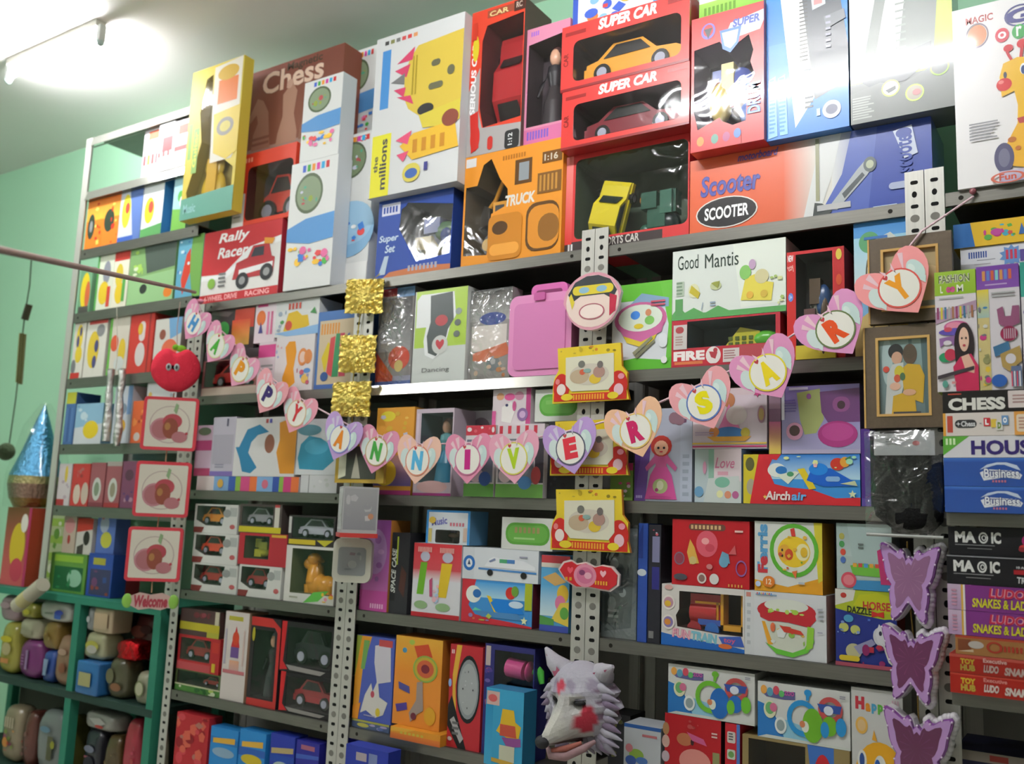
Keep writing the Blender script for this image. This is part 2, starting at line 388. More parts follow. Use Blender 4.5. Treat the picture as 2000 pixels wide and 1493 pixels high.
def B(name, x0, y0, x1, y1, on, dep, col, prog, label, cat='toy box', group=None, yf=.012, side=None, top=None, win=None, toy=None, wc='1c1c20', yaw=0, roll=0, mat='card', wtoy=None, filmm='film', z=None):
    """a carton whose front spans the photo points (x0,y0) top left and (x1,y1) bottom right at depth yf"""
    ym = (y0+y1)/2
    a = at(x0, ym, yf).x; b_ = at(x1, ym, yf).x
    zt = at(x0, y0, yf).z; zb = zof(on)+.0008 if on is not None else at(x1, y1, yf).z
    if z is not None: zt += z-zb; zb = z
    a, b_, yf, dep, zt = settle(a, b_, yf, dep, zb, zt, label)
    Wd = b_-a; H = zt-zb; side = side or col; top = top or side
    mb = MB(); wp = None; cs = {'r': side, 'l': side, 't': top, 'd': side, 'b': side}
    if win:
        wp = win_poly(win, Wd, H)
        outer = [(-Wd/2, 0), (Wd/2, 0), (Wd/2, H), (-Wd/2, H)]
        tri = tessellate_polygon([[Vector((p, q, 0)) for p, q in outer], [Vector((p, q, 0)) for p, q in wp]])
        P = outer+wp
        for t in tri:
            A = [P[i] for i in t]
            if (A[1][0]-A[0][0])*(A[2][1]-A[0][1])-(A[1][1]-A[0][1])*(A[2][0]-A[0][0]) < 0: A = A[::-1]
            mb.face([(p, 0, q) for p, q in A], col, mat)
        d2 = dep-.004
        n = len(wp)
        for i in range(n):
            p, q = wp[i], wp[(i+1) % n]; mb.face([(p[0], 0, p[1]), (q[0], 0, q[1]), (q[0], d2, q[1]), (p[0], d2, p[1])], wc, mat)
        mb.face([(p, d2, q) for p, q in wp], wc, mat)
    mb.box(-Wd/2, 0, 0, Wd/2, dep, H, col, mat, 'f' if win else '', cs)
    art(mb, -Wd/2, H, Wd, H, prog, 0, mat)
    loc = ((a+b_)/2, yf, zb); rot = (0, math.radians(roll), math.radians(yaw))
    if win:
        root = empty(name, loc, label, cat, group, rot); mb.build('carton', root)
        xs = [p for p, q in wp]; zs = [q for p, q in wp]
        if toy:
            t = toy.split(); tm = MB(); bx0, bx1, bz0, bz1 = min(xs), max(xs), min(zs), max(zs)
            if wtoy: bx0, bx1, bz0, bz1 = bx0+(bx1-bx0)*wtoy[0], bx0+(bx1-bx0)*wtoy[2], bz0+(bz1-bz0)*(1-wtoy[3]), bz0+(bz1-bz0)*(1-wtoy[1])
            g = .04*(bx1-bx0); ar = (bx0+g, bx1-g, dep*.2, dep*.8, bz0+.002, bz1-(bz1-bz0)*.06)
            wl = []
            if t[0] == 'car': tcar(tm, *ar, *t[1:3], wl); nm = 'toy_car'
            elif t[0] == 'vcar': vcar(tm, *ar, *t[1:3], wl, float(t[3]) if len(t) > 3 else 0); nm = 'toy_car'
            elif t[0] == 'digger': tdigger(tm, *ar); nm = 'toy_digger'
            elif t[0] == 'doll': tdoll(tm, *ar, *t[1:4]); nm = 'toy_figure'
            else: tblob(tm, *ar, t[2:], int(t[1]), len(t[2])+int(t[1])); nm = 'toy_pieces'
            to = tm.build(nm, root)
            for q in wl: q.build('wheel', to)
        fm = MB(); fm.face([(p, .0012, q) for p, q in wp], 'fff', filmm); fm.build('window_film', root)
        o = root
    else:
        o = mb.build(name, None, loc, rot); tag(o, label, cat, group)
    TOP[o.name] = zt; return o
def wrap(o, x0, y0, x1, y1, yf, dep, on, seed=0, pad=.004, name='plastic_wrap'):
    """crinkled clear bag around a thing: a child of it, in its own local frame"""
    ym = (y0+y1)/2; a = at(x0, ym, yf).x; b_ = at(x1, ym, yf).x; zt = at(x0, y0, yf).z; zb = zof(on) if on is not None else at(x1, y1, yf).z
    mb = MB(); rg = random.Random(seed); nx, nz = 10, 14; G = {}
    for i in range(nx+1):
        for j in range(nz+1):
            u, v = i/nx, j/nz; e = min(u, 1-u, v, 1-v)*8; e = min(1, e)
            G[i, j] = ((u-.5)*(b_-a+2*pad), -pad-.012*e-(rg.uniform(-.004, .004) if e else 0), v*(zt-zb))
    V = [G[i, j] for j in range(nz+1) for i in range(nx+1)]
    F = [(j*(nx+1)+i, j*(nx+1)+i+1, (j+1)*(nx+1)+i+1, (j+1)*(nx+1)+i) for j in range(nz) for i in range(nx)]
    mb.mesh(V, F, 'fff', 'crumpled', True)
    return mb.build(name, o)
# ================================================================ the room
def struct(name, mb): o = mb.build(name); o['kind'] = 'structure'; return o
XL, XR, YB = -6.2, 3.2, -4.6
m_ = MB(); m_.box(XL, WALL, 0, XR, WALL+.15, CEIL, 'a6d4b3', 'paint'); struct('wall_back', m_)
m_ = MB(); m_.box(XL-.15, YB-.15, 0, XL, WALL+.15, CEIL, 'a6d4b3', 'paint'); struct('wall_left', m_)
m_ = MB(); m_.box(XR, YB-.15, 0, XR+.15, WALL+.15, CEIL, 'cdd0c6', 'paint'); struct('wall_right', m_)
m_ = MB(); m_.box(XL, YB-.15, 0, XR, YB, CEIL, 'cdd0c6', 'paint'); struct('wall_front', m_)
m_ = MB(); m_.box(XL-.15, YB-.15, -.1, XR+.15, WALL+.15, 0, 'd2cdc6', 'matte'); struct('floor', m_)
m_ = MB(); m_.box(XL-.15, YB-.15, CEIL, XR+.15, WALL+.15, CEIL+.1, 'ece7e4', 'paint'); struct('ceiling', m_)
LBL = ['fluorescent tube lamp on the ceiling glowing above the left end of the shelves', 'long fluorescent tube lamp on the ceiling in front of the right racks', 'long fluorescent tube lamp on the ceiling farther left, away from the shelves']
for i, (a, b, y) in enumerate(LAMPS):
    r = empty('tube_lamp', ((a+b)/2, y, CEIL), LBL[i], 'lamp', 'ceiling tube lamps'); h = (b-a)/2
    m = MB(); m.box(-h-.02, -.022, -.03, h+.02, .022, 0, 'c9c6bb', 'plastic'); m.build('batten', r)
    dz = -.075 if i == 0 else -.12
    for s in (-1, 1):
        m = MB(); m.box(s*(h+.028)-.012, -.014, dz-.02, s*(h+.028)+.012, .014, -.025, 'b9bdb9', 'plastic')
        m.ell(s*(h+.028), 0, dz-.02, .013, .017, .02, 'a9bdb9'); m.build('lampholder', r)
    m = MB(); m.tube([(-h, 0, dz), (h, 0, dz)], .014, 'fff', 'lamp_glow', 12); m.build('tube', r)

# ================================================================ steel racks
Zs = {'A': 2.3178, 'B': 1.9344, 'C': 1.5606, 'D': 1.1753, 'E': .798, 'F': .42}
Za = {'a': 3.2203, 'b': 2.9489, 'c': 2.664, 'd': 2.36, 'e': 2.0527, 'f': 1.7517, 'g': 1.4776}
PX = {0: -3.68, 1: -2.7605, 2: -1.8393, 3: -.9205, 4: 0.}
DEP = .385
def post(r, xa, xb, z0, z1, y0, y1, dots=True, side='l'):
    m = MB(); m.box(xa, y0, z0, xb, y0+.003, z1, 'c4c2ba', 'steel')
    if side == 'l': m.box(xa, y0+.003, z0, xa+.003, y1, z1, 'b9b7af', 'steel')
    else: m.box(xb-.003, y0+.003, z0, xb, y1, z1, 'b9b7af', 'steel')
    if dots:
        k = 0; z = z1-.03; xm = (xa+xb)/2
        while z > z0+.02:
            if k % 4 == 3: q = [(xm+.011*math.cos(t*PI/6), z+.010*math.sin(t*PI/6)) for t in range(12)]; c = '77756e'
            else: q = [(xm+.0062*math.cos(t*PI/5), z+.0085*math.sin(t*PI/5)) for t in range(10)] if k % 2 else rrect(xm-.009, z-.005, xm+.009, z+.005, .004, 2); c = '141414'
            m.face([(p, y0-.0003, s_) for p, s_ in q], c, 'matte'); z -= .031; k += 1
    return m.build('post', r)
def board(r, x0, x1, z, lip=.034, y0=0., bolts=True, glare_lip=0):
    m = MB(); m.box(x0, y0, z-.002, x1, DEP-.005, z, '74726c', 'dark_steel'); 
    m.prism([(0, 0), (0, 1)] and [(x0, z-lip), (x1, z-lip), (x1, z-.002), (x0, z-.002)], y0, y0+.0025, '7d7b74', 'dark_steel') if not glare_lip else m.mesh([(x0, y0-glare_lip, z-lip), (x1, y0-glare_lip, z-lip), (x1, y0, z), (x0, y0, z), (x0, y0-glare_lip+.0025, z-lip), (x1, y0-glare_lip+.0025, z-lip), (x1, y0+.0025, z), (x0, y0+.0025, z)], [(0, 1, 2, 3), (5, 4, 7, 6), (0, 4, 5, 1), (0, 3, 7, 4), (1, 5, 6, 2)], 'c8c6be', 'glare_steel')  # tilted lip: angle and pale colour put in to show lamp glare
    m.box(x0, y0, z-.002, x0+.001, y0+.001, z, '7d7b74', 'dark_steel')
    m.box(x0, y0+.0025, z-lip, x1, y0+.012, z-lip+.002, '9a988f', 'dark_steel'); m.box(x0, DEP-.008, z-lip, x1, DEP-.005, z-.002, '74726c', 'dark_steel')
    if bolts:
        for x in (x0+.035, x1-.035): m.face([(x+.006*math.cos(t*PI/5), y0-.0004, z-lip/2+.006*math.sin(t*PI/5)) for t in range(10)], '26241f', 'matte')
    return m.build('shelf_board', r)
def rack(x0, x1, levels, ztop, label, zp0, zp1, back=True, pfront=(True, True), lip=.034, z0=0., glare_lip=()):
    r = empty('shelf_rack', ((x0+x1)/2, 0, 0), label, 'shelf rack', 'slotted steel shelf racks along the green wall'); c = (x0+x1)/2
    a, b = x0-c, x1-c
    post(r, a+.001, a+.045, z0, zp0, -.004, .03, pfront[0], 'l'); post(r, b-.045, b-.001, z0, zp1, -.004, .03, pfront[1], 'r')
    post(r, a+.001, a+.045, z0, min(zp0, ztop), DEP-.004, DEP-.03, False, 'l'); post(r, b-.045, b-.001, z0, min(zp1, ztop), DEP-.004, DEP-.03, False, 'r')
    POSTS.append((x0-.001, x0+.0455, zp0)); POSTS.append((x1-.0455, x1+.001, zp1))
    for z in levels: BOARDS.append((x0+.046, x1-.046, 0, z))
    for i, z in enumerate(levels): board(r, a+.046, b-.046, z, lip, bolts=i not in glare_lip, glare_lip=(.0056 if lip < .04 else .012) if i in glare_lip else 0)
    if back:
        m = MB(); m.box(a+.01, DEP, .1, b-.01, DEP+.002, levels[0]-.0, 'a3a19a', 'matte'); m.build('back_panel', r)
    return r
GT = at(120, 1160, 0).z
L_ = [Zs[k] for k in 'ABCDEF']
rack(PX[0]-.02, PX[1], [Za[k] for k in 'abcdefg'], 3.22, 'narrow-spaced steel shelf rack at the far left end against the bare green wall', Za['a']+.0, 2.316, False, (False, True), .045, z0=GT, glare_lip=(0, 1))
rack(PX[1], PX[2], L_, 2.3, 'steel shelf rack holding toy car boxes, second from the far left end', 2.316, 2.316)
rack(PX[2], PX[3], L_, 2.3, 'steel shelf rack between the gold foil squares and the yellow photo frames', 2.316, 2.375, glare_lip=(1,))
rack(PX[3], PX[4], L_, 2.3, 'steel shelf rack between the yellow photo frames and the purple butterflies', 2.375, 2.395)
r = empty('shelf_rack', (PX[4]+.46, 0, 0), 'steel shelf rack at the right edge carrying the stack of board games', 'shelf rack', 'slotted steel shelf racks along the green wall')
post(r, -.459, -.415, 0, 2.395, -.004, .03, True, 'l'); post(r, -.459, -.415, 0, 2.3, DEP-.004, DEP-.03, False, 'l')
post(r, .415, .459, 0, 2.35, -.004, .03, True, 'r'); post(r, .415, .459, 0, 2.3, DEP-.004, DEP-.03, False, 'r')
ZR = {'top': 2.327, 'loom': at(1905, 528, .03).z, 'mid': at(1905, 1003, -.13).z, 'low': at(1905, 1356, -.13).z}
board(r, -.414, .414, ZR['top'], .034)
for k, y_ in (('loom', .03), ('mid', -.13), ('low', -.13)): board(r, -.414, .414, ZR[k], .028, y_, False); BOARDS.append((.046, .87, y_, ZR[k]))
POSTS.append((0, .0455, 2.395)); POSTS.append((.875, .92, 2.35)); BOARDS.append((.046, .87, 0, ZR['top']))
m = MB(); m.box(-.45, DEP, .1, .45, DEP+.002, ZR['top'], '8a8880', 'matte'); m.build('back_panel', r)
# ================================================================ big boxes stacked on the top shelf
A = Zs['A']
CHK = ';b 14 {0} {1} {2} {3} .08 {4} #e44 #fc3 #4ae #5b5 #e7a'
rally = B('car_box', 396, 458, 546, 568, A, .3, 'e9e6e2', 'p 0 0 1 0 1 .3 .62 .3 .3 .62 0 .6 #c92f35;p .3 .62 .62 .3 1 .22 1 .3 .66 .38 .34 .68 0 .68 0 .62 #f5f5f5;t Rally .2 .05 .6 .22 #fff 0 .2;t Racer .2 .25 .6 .4 #fff 0 .2;r 0 .88 1 1 #c92f35;t 4-WHEEL_DRIVE .06 .9 .5 .97 #fbb;t RACING .6 .9 .9 .97 #fbb;p .42 .72 .46 .5 .6 .45 .66 .3 .86 .3 .9 .48 .94 .5 .93 .7 .8 .72 #b8343a;p .64 .45 .68 .33 .8 .33 .8 .45 #3a3a44;p .5 .6 .92 .55 .92 .62 .5 .68 #eee;e .55 .75 .08 .11 #2b2b2e;e .55 .75 .04 .055 #999;e .85 .68 .08 .11 #2b2b2e;e .85 .68 .04 .055 #999;q .1 .66 .2 .8 .2 #8ab84b;l .24 .6 .36 .82 4 #777;p .8 .22 .93 .25 .9 .32 .8 .3 #e8a13a', 'white and red truck box with slanted two-word title, below the red car box', 'car box', side='a92c38')
redcar = B('car_box', 458, 309, 573, 433, rally, .3, 'e2452c', 'r 0 .55 .2 1 #e8e5e2;k .06 .06 .3 .12 5 .6 #fb9;l .02 .62 .16 .9 6 #999', 'bright red carton with a window onto a red toy car, below the brown chess box', 'car box', win='.22 .2 .97 .94 .08', toy='car e0402e 211', wc='4a2a28')
chess = B('chess_box', 469, 152, 664, 303, redcar, .1, '8a4f3e', 'g 0 0 1 1 #7a4234 #96604c;t Magnetic .46 .02 .8 .13 #432;t Chess .22 .06 .82 .3 #e8c9b4;e .08 .1 .03 .05 #dbb;r 0 .88 1 1 #a98a80;p .15 .9 .16 .72 .2 .6 .18 .5 .12 .58 .1 .52 .18 .32 .24 .36 .3 .5 .32 .72 .34 .9 #a87965;p .4 .9 .41 .78 .45 .6 .44 .36 .5 .28 .52 .2 .54 .28 .58 .36 .56 .6 .6 .8 .6 .9 #b58a75;p .62 .9 .63 .78 .67 .55 .66 .42 .72 .36 .76 .45 .76 .6 .8 .9 #9a6c58;l .13 .76 .33 .88 2 #8c5c4a;e .5 .26 .03 .05 #c8a08c', 'brown chess box with pale chess pieces, peeking out behind the white towers', 'chess box', yf=.068)
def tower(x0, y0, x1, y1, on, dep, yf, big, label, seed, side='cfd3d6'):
    if big: pr = 't 100_PCS .35 .02 .8 .06 #c44;k .3 .02 .9 .055 6 .7 #46c #4a4 #e93 #d4a #3ad #c33;e .5 .17 .33 .12 #55604a;e .5 .17 .3 .105 #7d8f6c;b 12 .28 .12 .72 .24 .06 %d #9a4 #5a8 #ccd #b55 #69c;e .55 .62 .55 .18 #8fbce0;e .55 .58 .52 .14 #a5cdea;b 22 .1 .58 .95 .72 .09 %d #e55 #5b5 #fc4 #48d #fff #964;r 0 .84 1 1 #f1f1ef' % (seed, seed+1)
    else: pr = 'k .25 .03 .85 .085 6 .7 #46c #4a4 #e93 #d4a #3ad #c33;e .42 .26 .3 .16 #566548;e .42 .26 .26 .135 #8a9c7c;b 8 .24 .2 .6 .34 .06 %d #9a4 #5a8 #ccd #b55;p 0 .52 .4 .46 1 .44 1 .64 .5 .66 0 .62 #5e9bd6;b 20 .06 .68 .94 .84 .08 %d #e55 #5b5 #fc4 #48d #e7a' % (seed, seed+1)
    return B('block_set_box', x0, y0, x1, y1, on, dep, 'e4e5e3', pr, label, 'toy box', 'tall white cartons of building blocks', yf=yf, side=side)
t1 = tower(562, 325, 652, 556, A, .075, -.01, 0, 'tall white block carton with a round photo, left bottom, standing on the shelf', 5)
t1b = tower(590, 165, 664, 325, t1, .075, -.01, 0, 'short white block carton with a round photo, on top of the left tower', 9)
t2 = tower(640, 275, 724, 552, A, .2, .07, 1, 'tall white block carton with a big round photo and blue bucket picture', 15)
t2b = tower(672, 108, 736, 270, t2, .1, .17, 0, 'white block carton at top beside the castle box, half hidden by it', 25)
blue = B('vehicle_box', 737, 396, 882, 528, A, .2, '2f4da0', 'r .05 .05 .3 .2 #dde;k .07 .09 .28 .17 5 .6 #2f4da0;t Super .03 .45 .3 .56 #cde 0 .2;t Set .12 .58 .26 .68 #cde 0 .2;p .05 .95 .12 .72 .18 .72 .14 .95 #bcd;p .2 .93 .6 .9 1 .93 1 1 .1 1 #c8784c;k .45 .88 .85 .95 8 .6 #aab', 'dark blue carton with a clear window, under the white castle box', 'toy box', win='.4 .08 1 .2 .98 .8 .55 .84 .3 .4 .32 .15 .38 .12', toy='blob 8 665533 334477 557755 8a7a3a 8899aa', wc='4a4c4a', side='27428c')
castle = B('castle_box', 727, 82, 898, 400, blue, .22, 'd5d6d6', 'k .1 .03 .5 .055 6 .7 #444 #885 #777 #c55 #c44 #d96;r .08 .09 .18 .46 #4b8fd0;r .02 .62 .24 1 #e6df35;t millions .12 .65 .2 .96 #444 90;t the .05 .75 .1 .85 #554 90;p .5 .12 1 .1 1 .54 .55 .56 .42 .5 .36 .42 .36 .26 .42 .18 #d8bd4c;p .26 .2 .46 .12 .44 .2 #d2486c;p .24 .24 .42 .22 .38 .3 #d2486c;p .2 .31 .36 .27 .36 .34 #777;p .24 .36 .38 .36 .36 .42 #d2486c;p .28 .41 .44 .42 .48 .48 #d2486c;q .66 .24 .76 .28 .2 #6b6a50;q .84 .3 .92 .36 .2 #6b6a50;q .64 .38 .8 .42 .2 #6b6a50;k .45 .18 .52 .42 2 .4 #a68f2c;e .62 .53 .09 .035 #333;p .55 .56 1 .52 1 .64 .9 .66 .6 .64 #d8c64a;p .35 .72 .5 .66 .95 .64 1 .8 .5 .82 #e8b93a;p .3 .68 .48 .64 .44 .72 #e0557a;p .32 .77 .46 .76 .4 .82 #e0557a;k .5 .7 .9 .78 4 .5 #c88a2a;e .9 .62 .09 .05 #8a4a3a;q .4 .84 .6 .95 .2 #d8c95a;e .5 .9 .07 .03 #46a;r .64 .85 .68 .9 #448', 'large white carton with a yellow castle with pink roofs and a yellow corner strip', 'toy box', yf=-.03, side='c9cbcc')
truck = B('truck_box', 884, 315, 1097, 507, A, .2, 'e3922c', 't TRUCK .44 .42 .74 .52 #d8d5cc 0 .15 .04;r .01 .02 .12 .1 #ddd;r .53 .12 .7 .34 #5c3c16;r .57 .15 .67 .31 #8c9296;k .4 .06 .64 .1 9 .6 #b06c1c;r .8 .1 .99 .2 #6b4516;t 1:16 .82 .12 .95 .18 #c8bda8;r .76 .28 .99 .46 #7b5320;k .78 .3 .97 .44 5 .5 #b98438;q .66 .53 .98 .95 .1 #5b3c18;q .68 .56 .98 .93 .1 #d58a2c;q .78 .64 .98 .88 .1 #8b5c20;q .3 .6 .6 .8 .06 #c67f22;e .36 .66 .06 .05 #5b3c18;r .46 .66 .56 .74 #5b3c18;q .28 .58 .62 .98 .06 #c67f22;e .4 .7 .08 .06 #4b3010;q .3 .84 .6 .94 .05 #e8a040', 'orange construction truck carton with cut-out window and silver lettering', 'truck box', win='.02 .28 .14 .28 .2 .1 .28 .06 .38 .26 .46 .36 .47 .5 .3 .56 .27 .92 .02 .9', toy='digger', wc='54462f')
serious = B('car_box', 901, 34, 1020, 303, truck, .17, 'd8452e', 'p 0 .55 0 1 1 1 1 .84 .28 .82 .2 .7 .2 .4 0 .55 #a7a2a0;t SERIOUS_CAR .03 .22 .13 .72 #eee 90 .15 .04;e .1 .26 .06 .09 #d9c62c;r .3 .02 .8 .07 #9a4a34;t CAR .34 .03 .7 .065 #e0c88a;r .8 .01 1 .08 #4a2c24;t RC .84 .02 .95 .06 #c8b0a0;e .16 .88 .09 .09 #d2322a;q .4 .89 .5 .98 .3 #c03028;q .72 .88 .98 1 .05 #2a2a2a;t 1:12 .78 .9 .86 .98 #ddd 90;p .05 .72 .2 .7 .24 .95 .1 .98 #c93028;r .03 .08 .12 .2 #c83c28', 'tall red and grey carton with vertical lettering and window onto a red car', 'car box', win='.3 .12 .98 .1 .99 .8 .3 .82 .22 .68 .22 .22', toy='vcar b52a30 2a2426', wc='5c262c', side='5e5048')
pink = B('doll_box', 1022, 62, 1110, 299, truck, .1, 'd78aa6', 'r 0 .86 1 1 #d0709c;k .08 .88 .6 .95 8 .6 #7a5cc0;k .1 .03 .3 .07 4 .6 #96c', 'pink doll carton with dark window between the tall red carton and the red car boxes', 'doll box', win='.05 .14 .98 .1 .98 .84 .05 .84', toy='doll 4a2c2c 2c2a30 3a3438', wc='453a40', yf=.03)
scoot = B('scooter_box', 1348, 316, 1822, 398, A, .2, 'e0643c', 'gh .42 0 .56 1 #e0643c #d9d6cc;r .56 0 .62 1 #d9d6cc;gh .62 0 .76 1 #d9dad8 #2f48a0;r .76 0 1 1 #2f48a0;p .76 1 .56 1 .66 .5 .7 0 .8 0 #4a60b0;p .56 1 .62 .5 .66 0 .58 0 .5 1 #d9dad8;t motorboard .22 .02 .4 .12 #5a4a9a 0 .3;t Scooter .05 .24 .32 .5 #3d3f92 0 .15 .03;t Scooter .052 .25 .322 .51 #5558a8 0 .15 .01;e .17 .74 .14 .2 #e8e0d8;e .17 .74 .134 .185 #1d1a1e;t SCOOTER .07 .66 .27 .82 #fff 0 .05 .03;r .555 .02 .57 .78 #9a9a7a;p .54 1 .55 .8 .58 .82 .62 .92 .6 1 #333a38;p .6 .9 .72 .48 .76 .36 .79 .42 .76 .56 .64 .92 #aeb4b6;p .66 .74 .74 .52 .75 .56 .67 .8 #4a5254;e .77 .44 .025 .09 #5c6668;e .77 .44 .015 .05 #b9c0a4;l .56 .84 .74 .98 1 #bbb;p .86 .1 .93 .06 .95 .4 .9 .44 #c8d0e4;e .9 .14 .03 .06 #2f48a0;q .84 .7 .98 .78 .3 #aab4d0;t scooter .87 .1 .93 .6 #2f48a0 90;l .78 .95 .9 .98 1 #bcd', 'long scooter carton, orange to white to blue, with an oval black badge', 'scooter box', side='2a3f90', mat='gloss_card', yf=.035)
SCW = 'p 0 0 .98 0 1 .1 1 1 0 1 #d93a36;t SUPER_CAR .3 .02 .76 .19 #f6efe6 0 .2 .05;r .03 .1 .2 .16 #9c2222;r .84 .05 .98 .11 #9c2222;t CAR .02 .42 .06 .62 #8c2020 90;r 0 .96 1 1 #8c1c22'
supery = B('car_box', 1090, 312, 1346, 470, A, .19, 'cf3c3c', 'r 0 .88 .8 1 #3a3030;t SPORTS_CAR .3 .88 .62 .96 #c8c4bc;g 0 0 .06 .9 #f2938e #d9403c;k .03 .9 .08 .98 2 .6 #ddd', 'red carton with big clear window onto an upright yellow car, under the two matching boxes', 'car box', None, win='.08 .05 .99 .86 .06', wc='4a5a48', yf=.035, filmm='crinkle')
def supercar(y0, yr, on, c, label, wc):
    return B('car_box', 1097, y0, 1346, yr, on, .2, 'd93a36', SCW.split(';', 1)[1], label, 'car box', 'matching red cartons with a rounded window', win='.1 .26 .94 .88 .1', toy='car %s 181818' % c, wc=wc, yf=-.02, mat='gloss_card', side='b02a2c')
sc2 = supercar(182, 278, supery, '7c2430', 'red window carton with dark maroon toy car, middle of the three stacked', '43323a')
sc1 = supercar(56, 150, sc2, 'e8a030', 'red window carton with orange and black toy car, top of the three stacked', '3a3436')
# the upright yellow car behind the clear window
m = MB(); wl = []; vcar(m, -.142, -.022, .02, .1, .025, .24, 'e2cf2a', '22302f', wl, 14); to = m.build('toy_car', supery)
for q in wl: q.build('wheel', to)
m = MB(); tblob(m, .0, .16, .03, .12, .03, .2, ['2e5a4a', '2e5a4a', '3a6a58', '1e2e2e', 'c07a2a'], 7, 4); m.build('toy_pieces', supery)
drum = B('drum_set_box', 1350, 40, 1492, 292, scoot, .13, 'c9302f', 'p .55 .1 1 .06 1 .14 .95 .2 .6 .22 .5 .16 #d8dce8;t SUPER .58 .08 .95 .14 #4a5cb0 0 .1 .04;p .4 .14 .7 .14 .66 .26 .55 .32 .44 .28 #5c86d8;p .43 .16 .66 .16 .63 .25 .55 .29 .47 .26 #dce4f0;e .24 .12 .1 .06 #7a6cc8;e .24 .115 .07 .045 #c9302f;p .18 .1 .3 .1 .24 .18 #3a3a40;p .02 .9 .3 .84 .4 .8 .6 .86 .7 .92 .7 1 0 1 #d42c30;e .14 .93 .05 .035 #d98c3a;e .34 .93 .05 .035 #6a9a8a;e .5 .93 .05 .035 #b04a7c;e .65 .92 .05 .035 #5a80c0;t DRUM .78 .58 .96 .8 #2c6ac0 90 0 .05;t DRUM .8 .585 .95 .8 #8cc0ea 90 0 .01', 'glossy red carton with purple-blue badge and music toys behind a cut-out window', 'toy box', win='.04 .24 .4 .22 .5 .3 .62 .27 .8 .22 .86 .34 .82 .42 .88 .52 .78 .6 .76 .84 .5 .86 .4 .78 .1 .84 .04 .7', toy='blob 12 8c4a50 d8d0c8 4a5aa0 d8c070 c8c4bc 5a78c0 b03a3a', wc='4c3c58', yf=-.02, mat='gloss_card')
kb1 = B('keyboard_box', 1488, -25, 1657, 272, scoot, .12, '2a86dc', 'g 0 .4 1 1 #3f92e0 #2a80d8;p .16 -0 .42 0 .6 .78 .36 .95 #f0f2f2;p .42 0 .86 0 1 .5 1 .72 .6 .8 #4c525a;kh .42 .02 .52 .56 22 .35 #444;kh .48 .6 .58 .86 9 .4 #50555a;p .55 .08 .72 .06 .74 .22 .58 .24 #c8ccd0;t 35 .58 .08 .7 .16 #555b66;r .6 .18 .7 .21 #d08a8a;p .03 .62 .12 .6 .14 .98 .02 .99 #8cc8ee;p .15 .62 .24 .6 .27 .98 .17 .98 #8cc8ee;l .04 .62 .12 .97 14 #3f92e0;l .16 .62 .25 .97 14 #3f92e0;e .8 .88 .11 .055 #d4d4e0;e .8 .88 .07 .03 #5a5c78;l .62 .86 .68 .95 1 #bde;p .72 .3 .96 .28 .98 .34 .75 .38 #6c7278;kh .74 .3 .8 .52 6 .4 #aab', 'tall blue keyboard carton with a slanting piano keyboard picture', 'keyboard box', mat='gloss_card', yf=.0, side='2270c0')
kb2 = B('keyboard_box', 1660, -45, 1862, 236, scoot, .12, '6c706c', 'g 0 0 1 .74 #dff08a #bfe04c;p 0 0 .5 0 .3 .8 .24 .68 0 .7 #f2f4ee;p .1 .72 .26 .2 .36 0 .9 0 .82 .62 .6 .7 .2 .78 #8a908c;p .22 .72 .34 .3 .44 0 .6 0 .52 .4 .46 .72 #f6f8f6;kh .46 .02 .56 .6 12 .25 #9aa09c;p .14 .66 .8 .56 .78 .68 .55 .78 .2 .78 .12 .74 #53585a;p 0 .8 .3 .76 .5 .8 1 .67 1 1 0 1 #747874;l .02 .83 .24 .98 9 #b8bcb6;e .4 .81 .09 .055 #c9e46a;e .4 .81 .075 .045 #f2f4f0;e .63 .87 .09 .055 #c9e46a;e .63 .87 .075 .045 #b8b09c;e .87 .74 .09 .055 #a8cc5a;e .87 .74 .075 .045 #6c706c;p .35 .82 .45 .8 .45 .82 .38 .84 #555;e .65 .87 .04 .02 #c88;e .68 .12 .03 .02 #4a9a5a;e .68 .18 .03 .02 #c85a5a;e .66 .06 .03 .02 #c85a5a', 'tall green and grey keyboard carton with three round pictures', 'keyboard box', mat='gloss_card', yf=.0, side='5c605c')
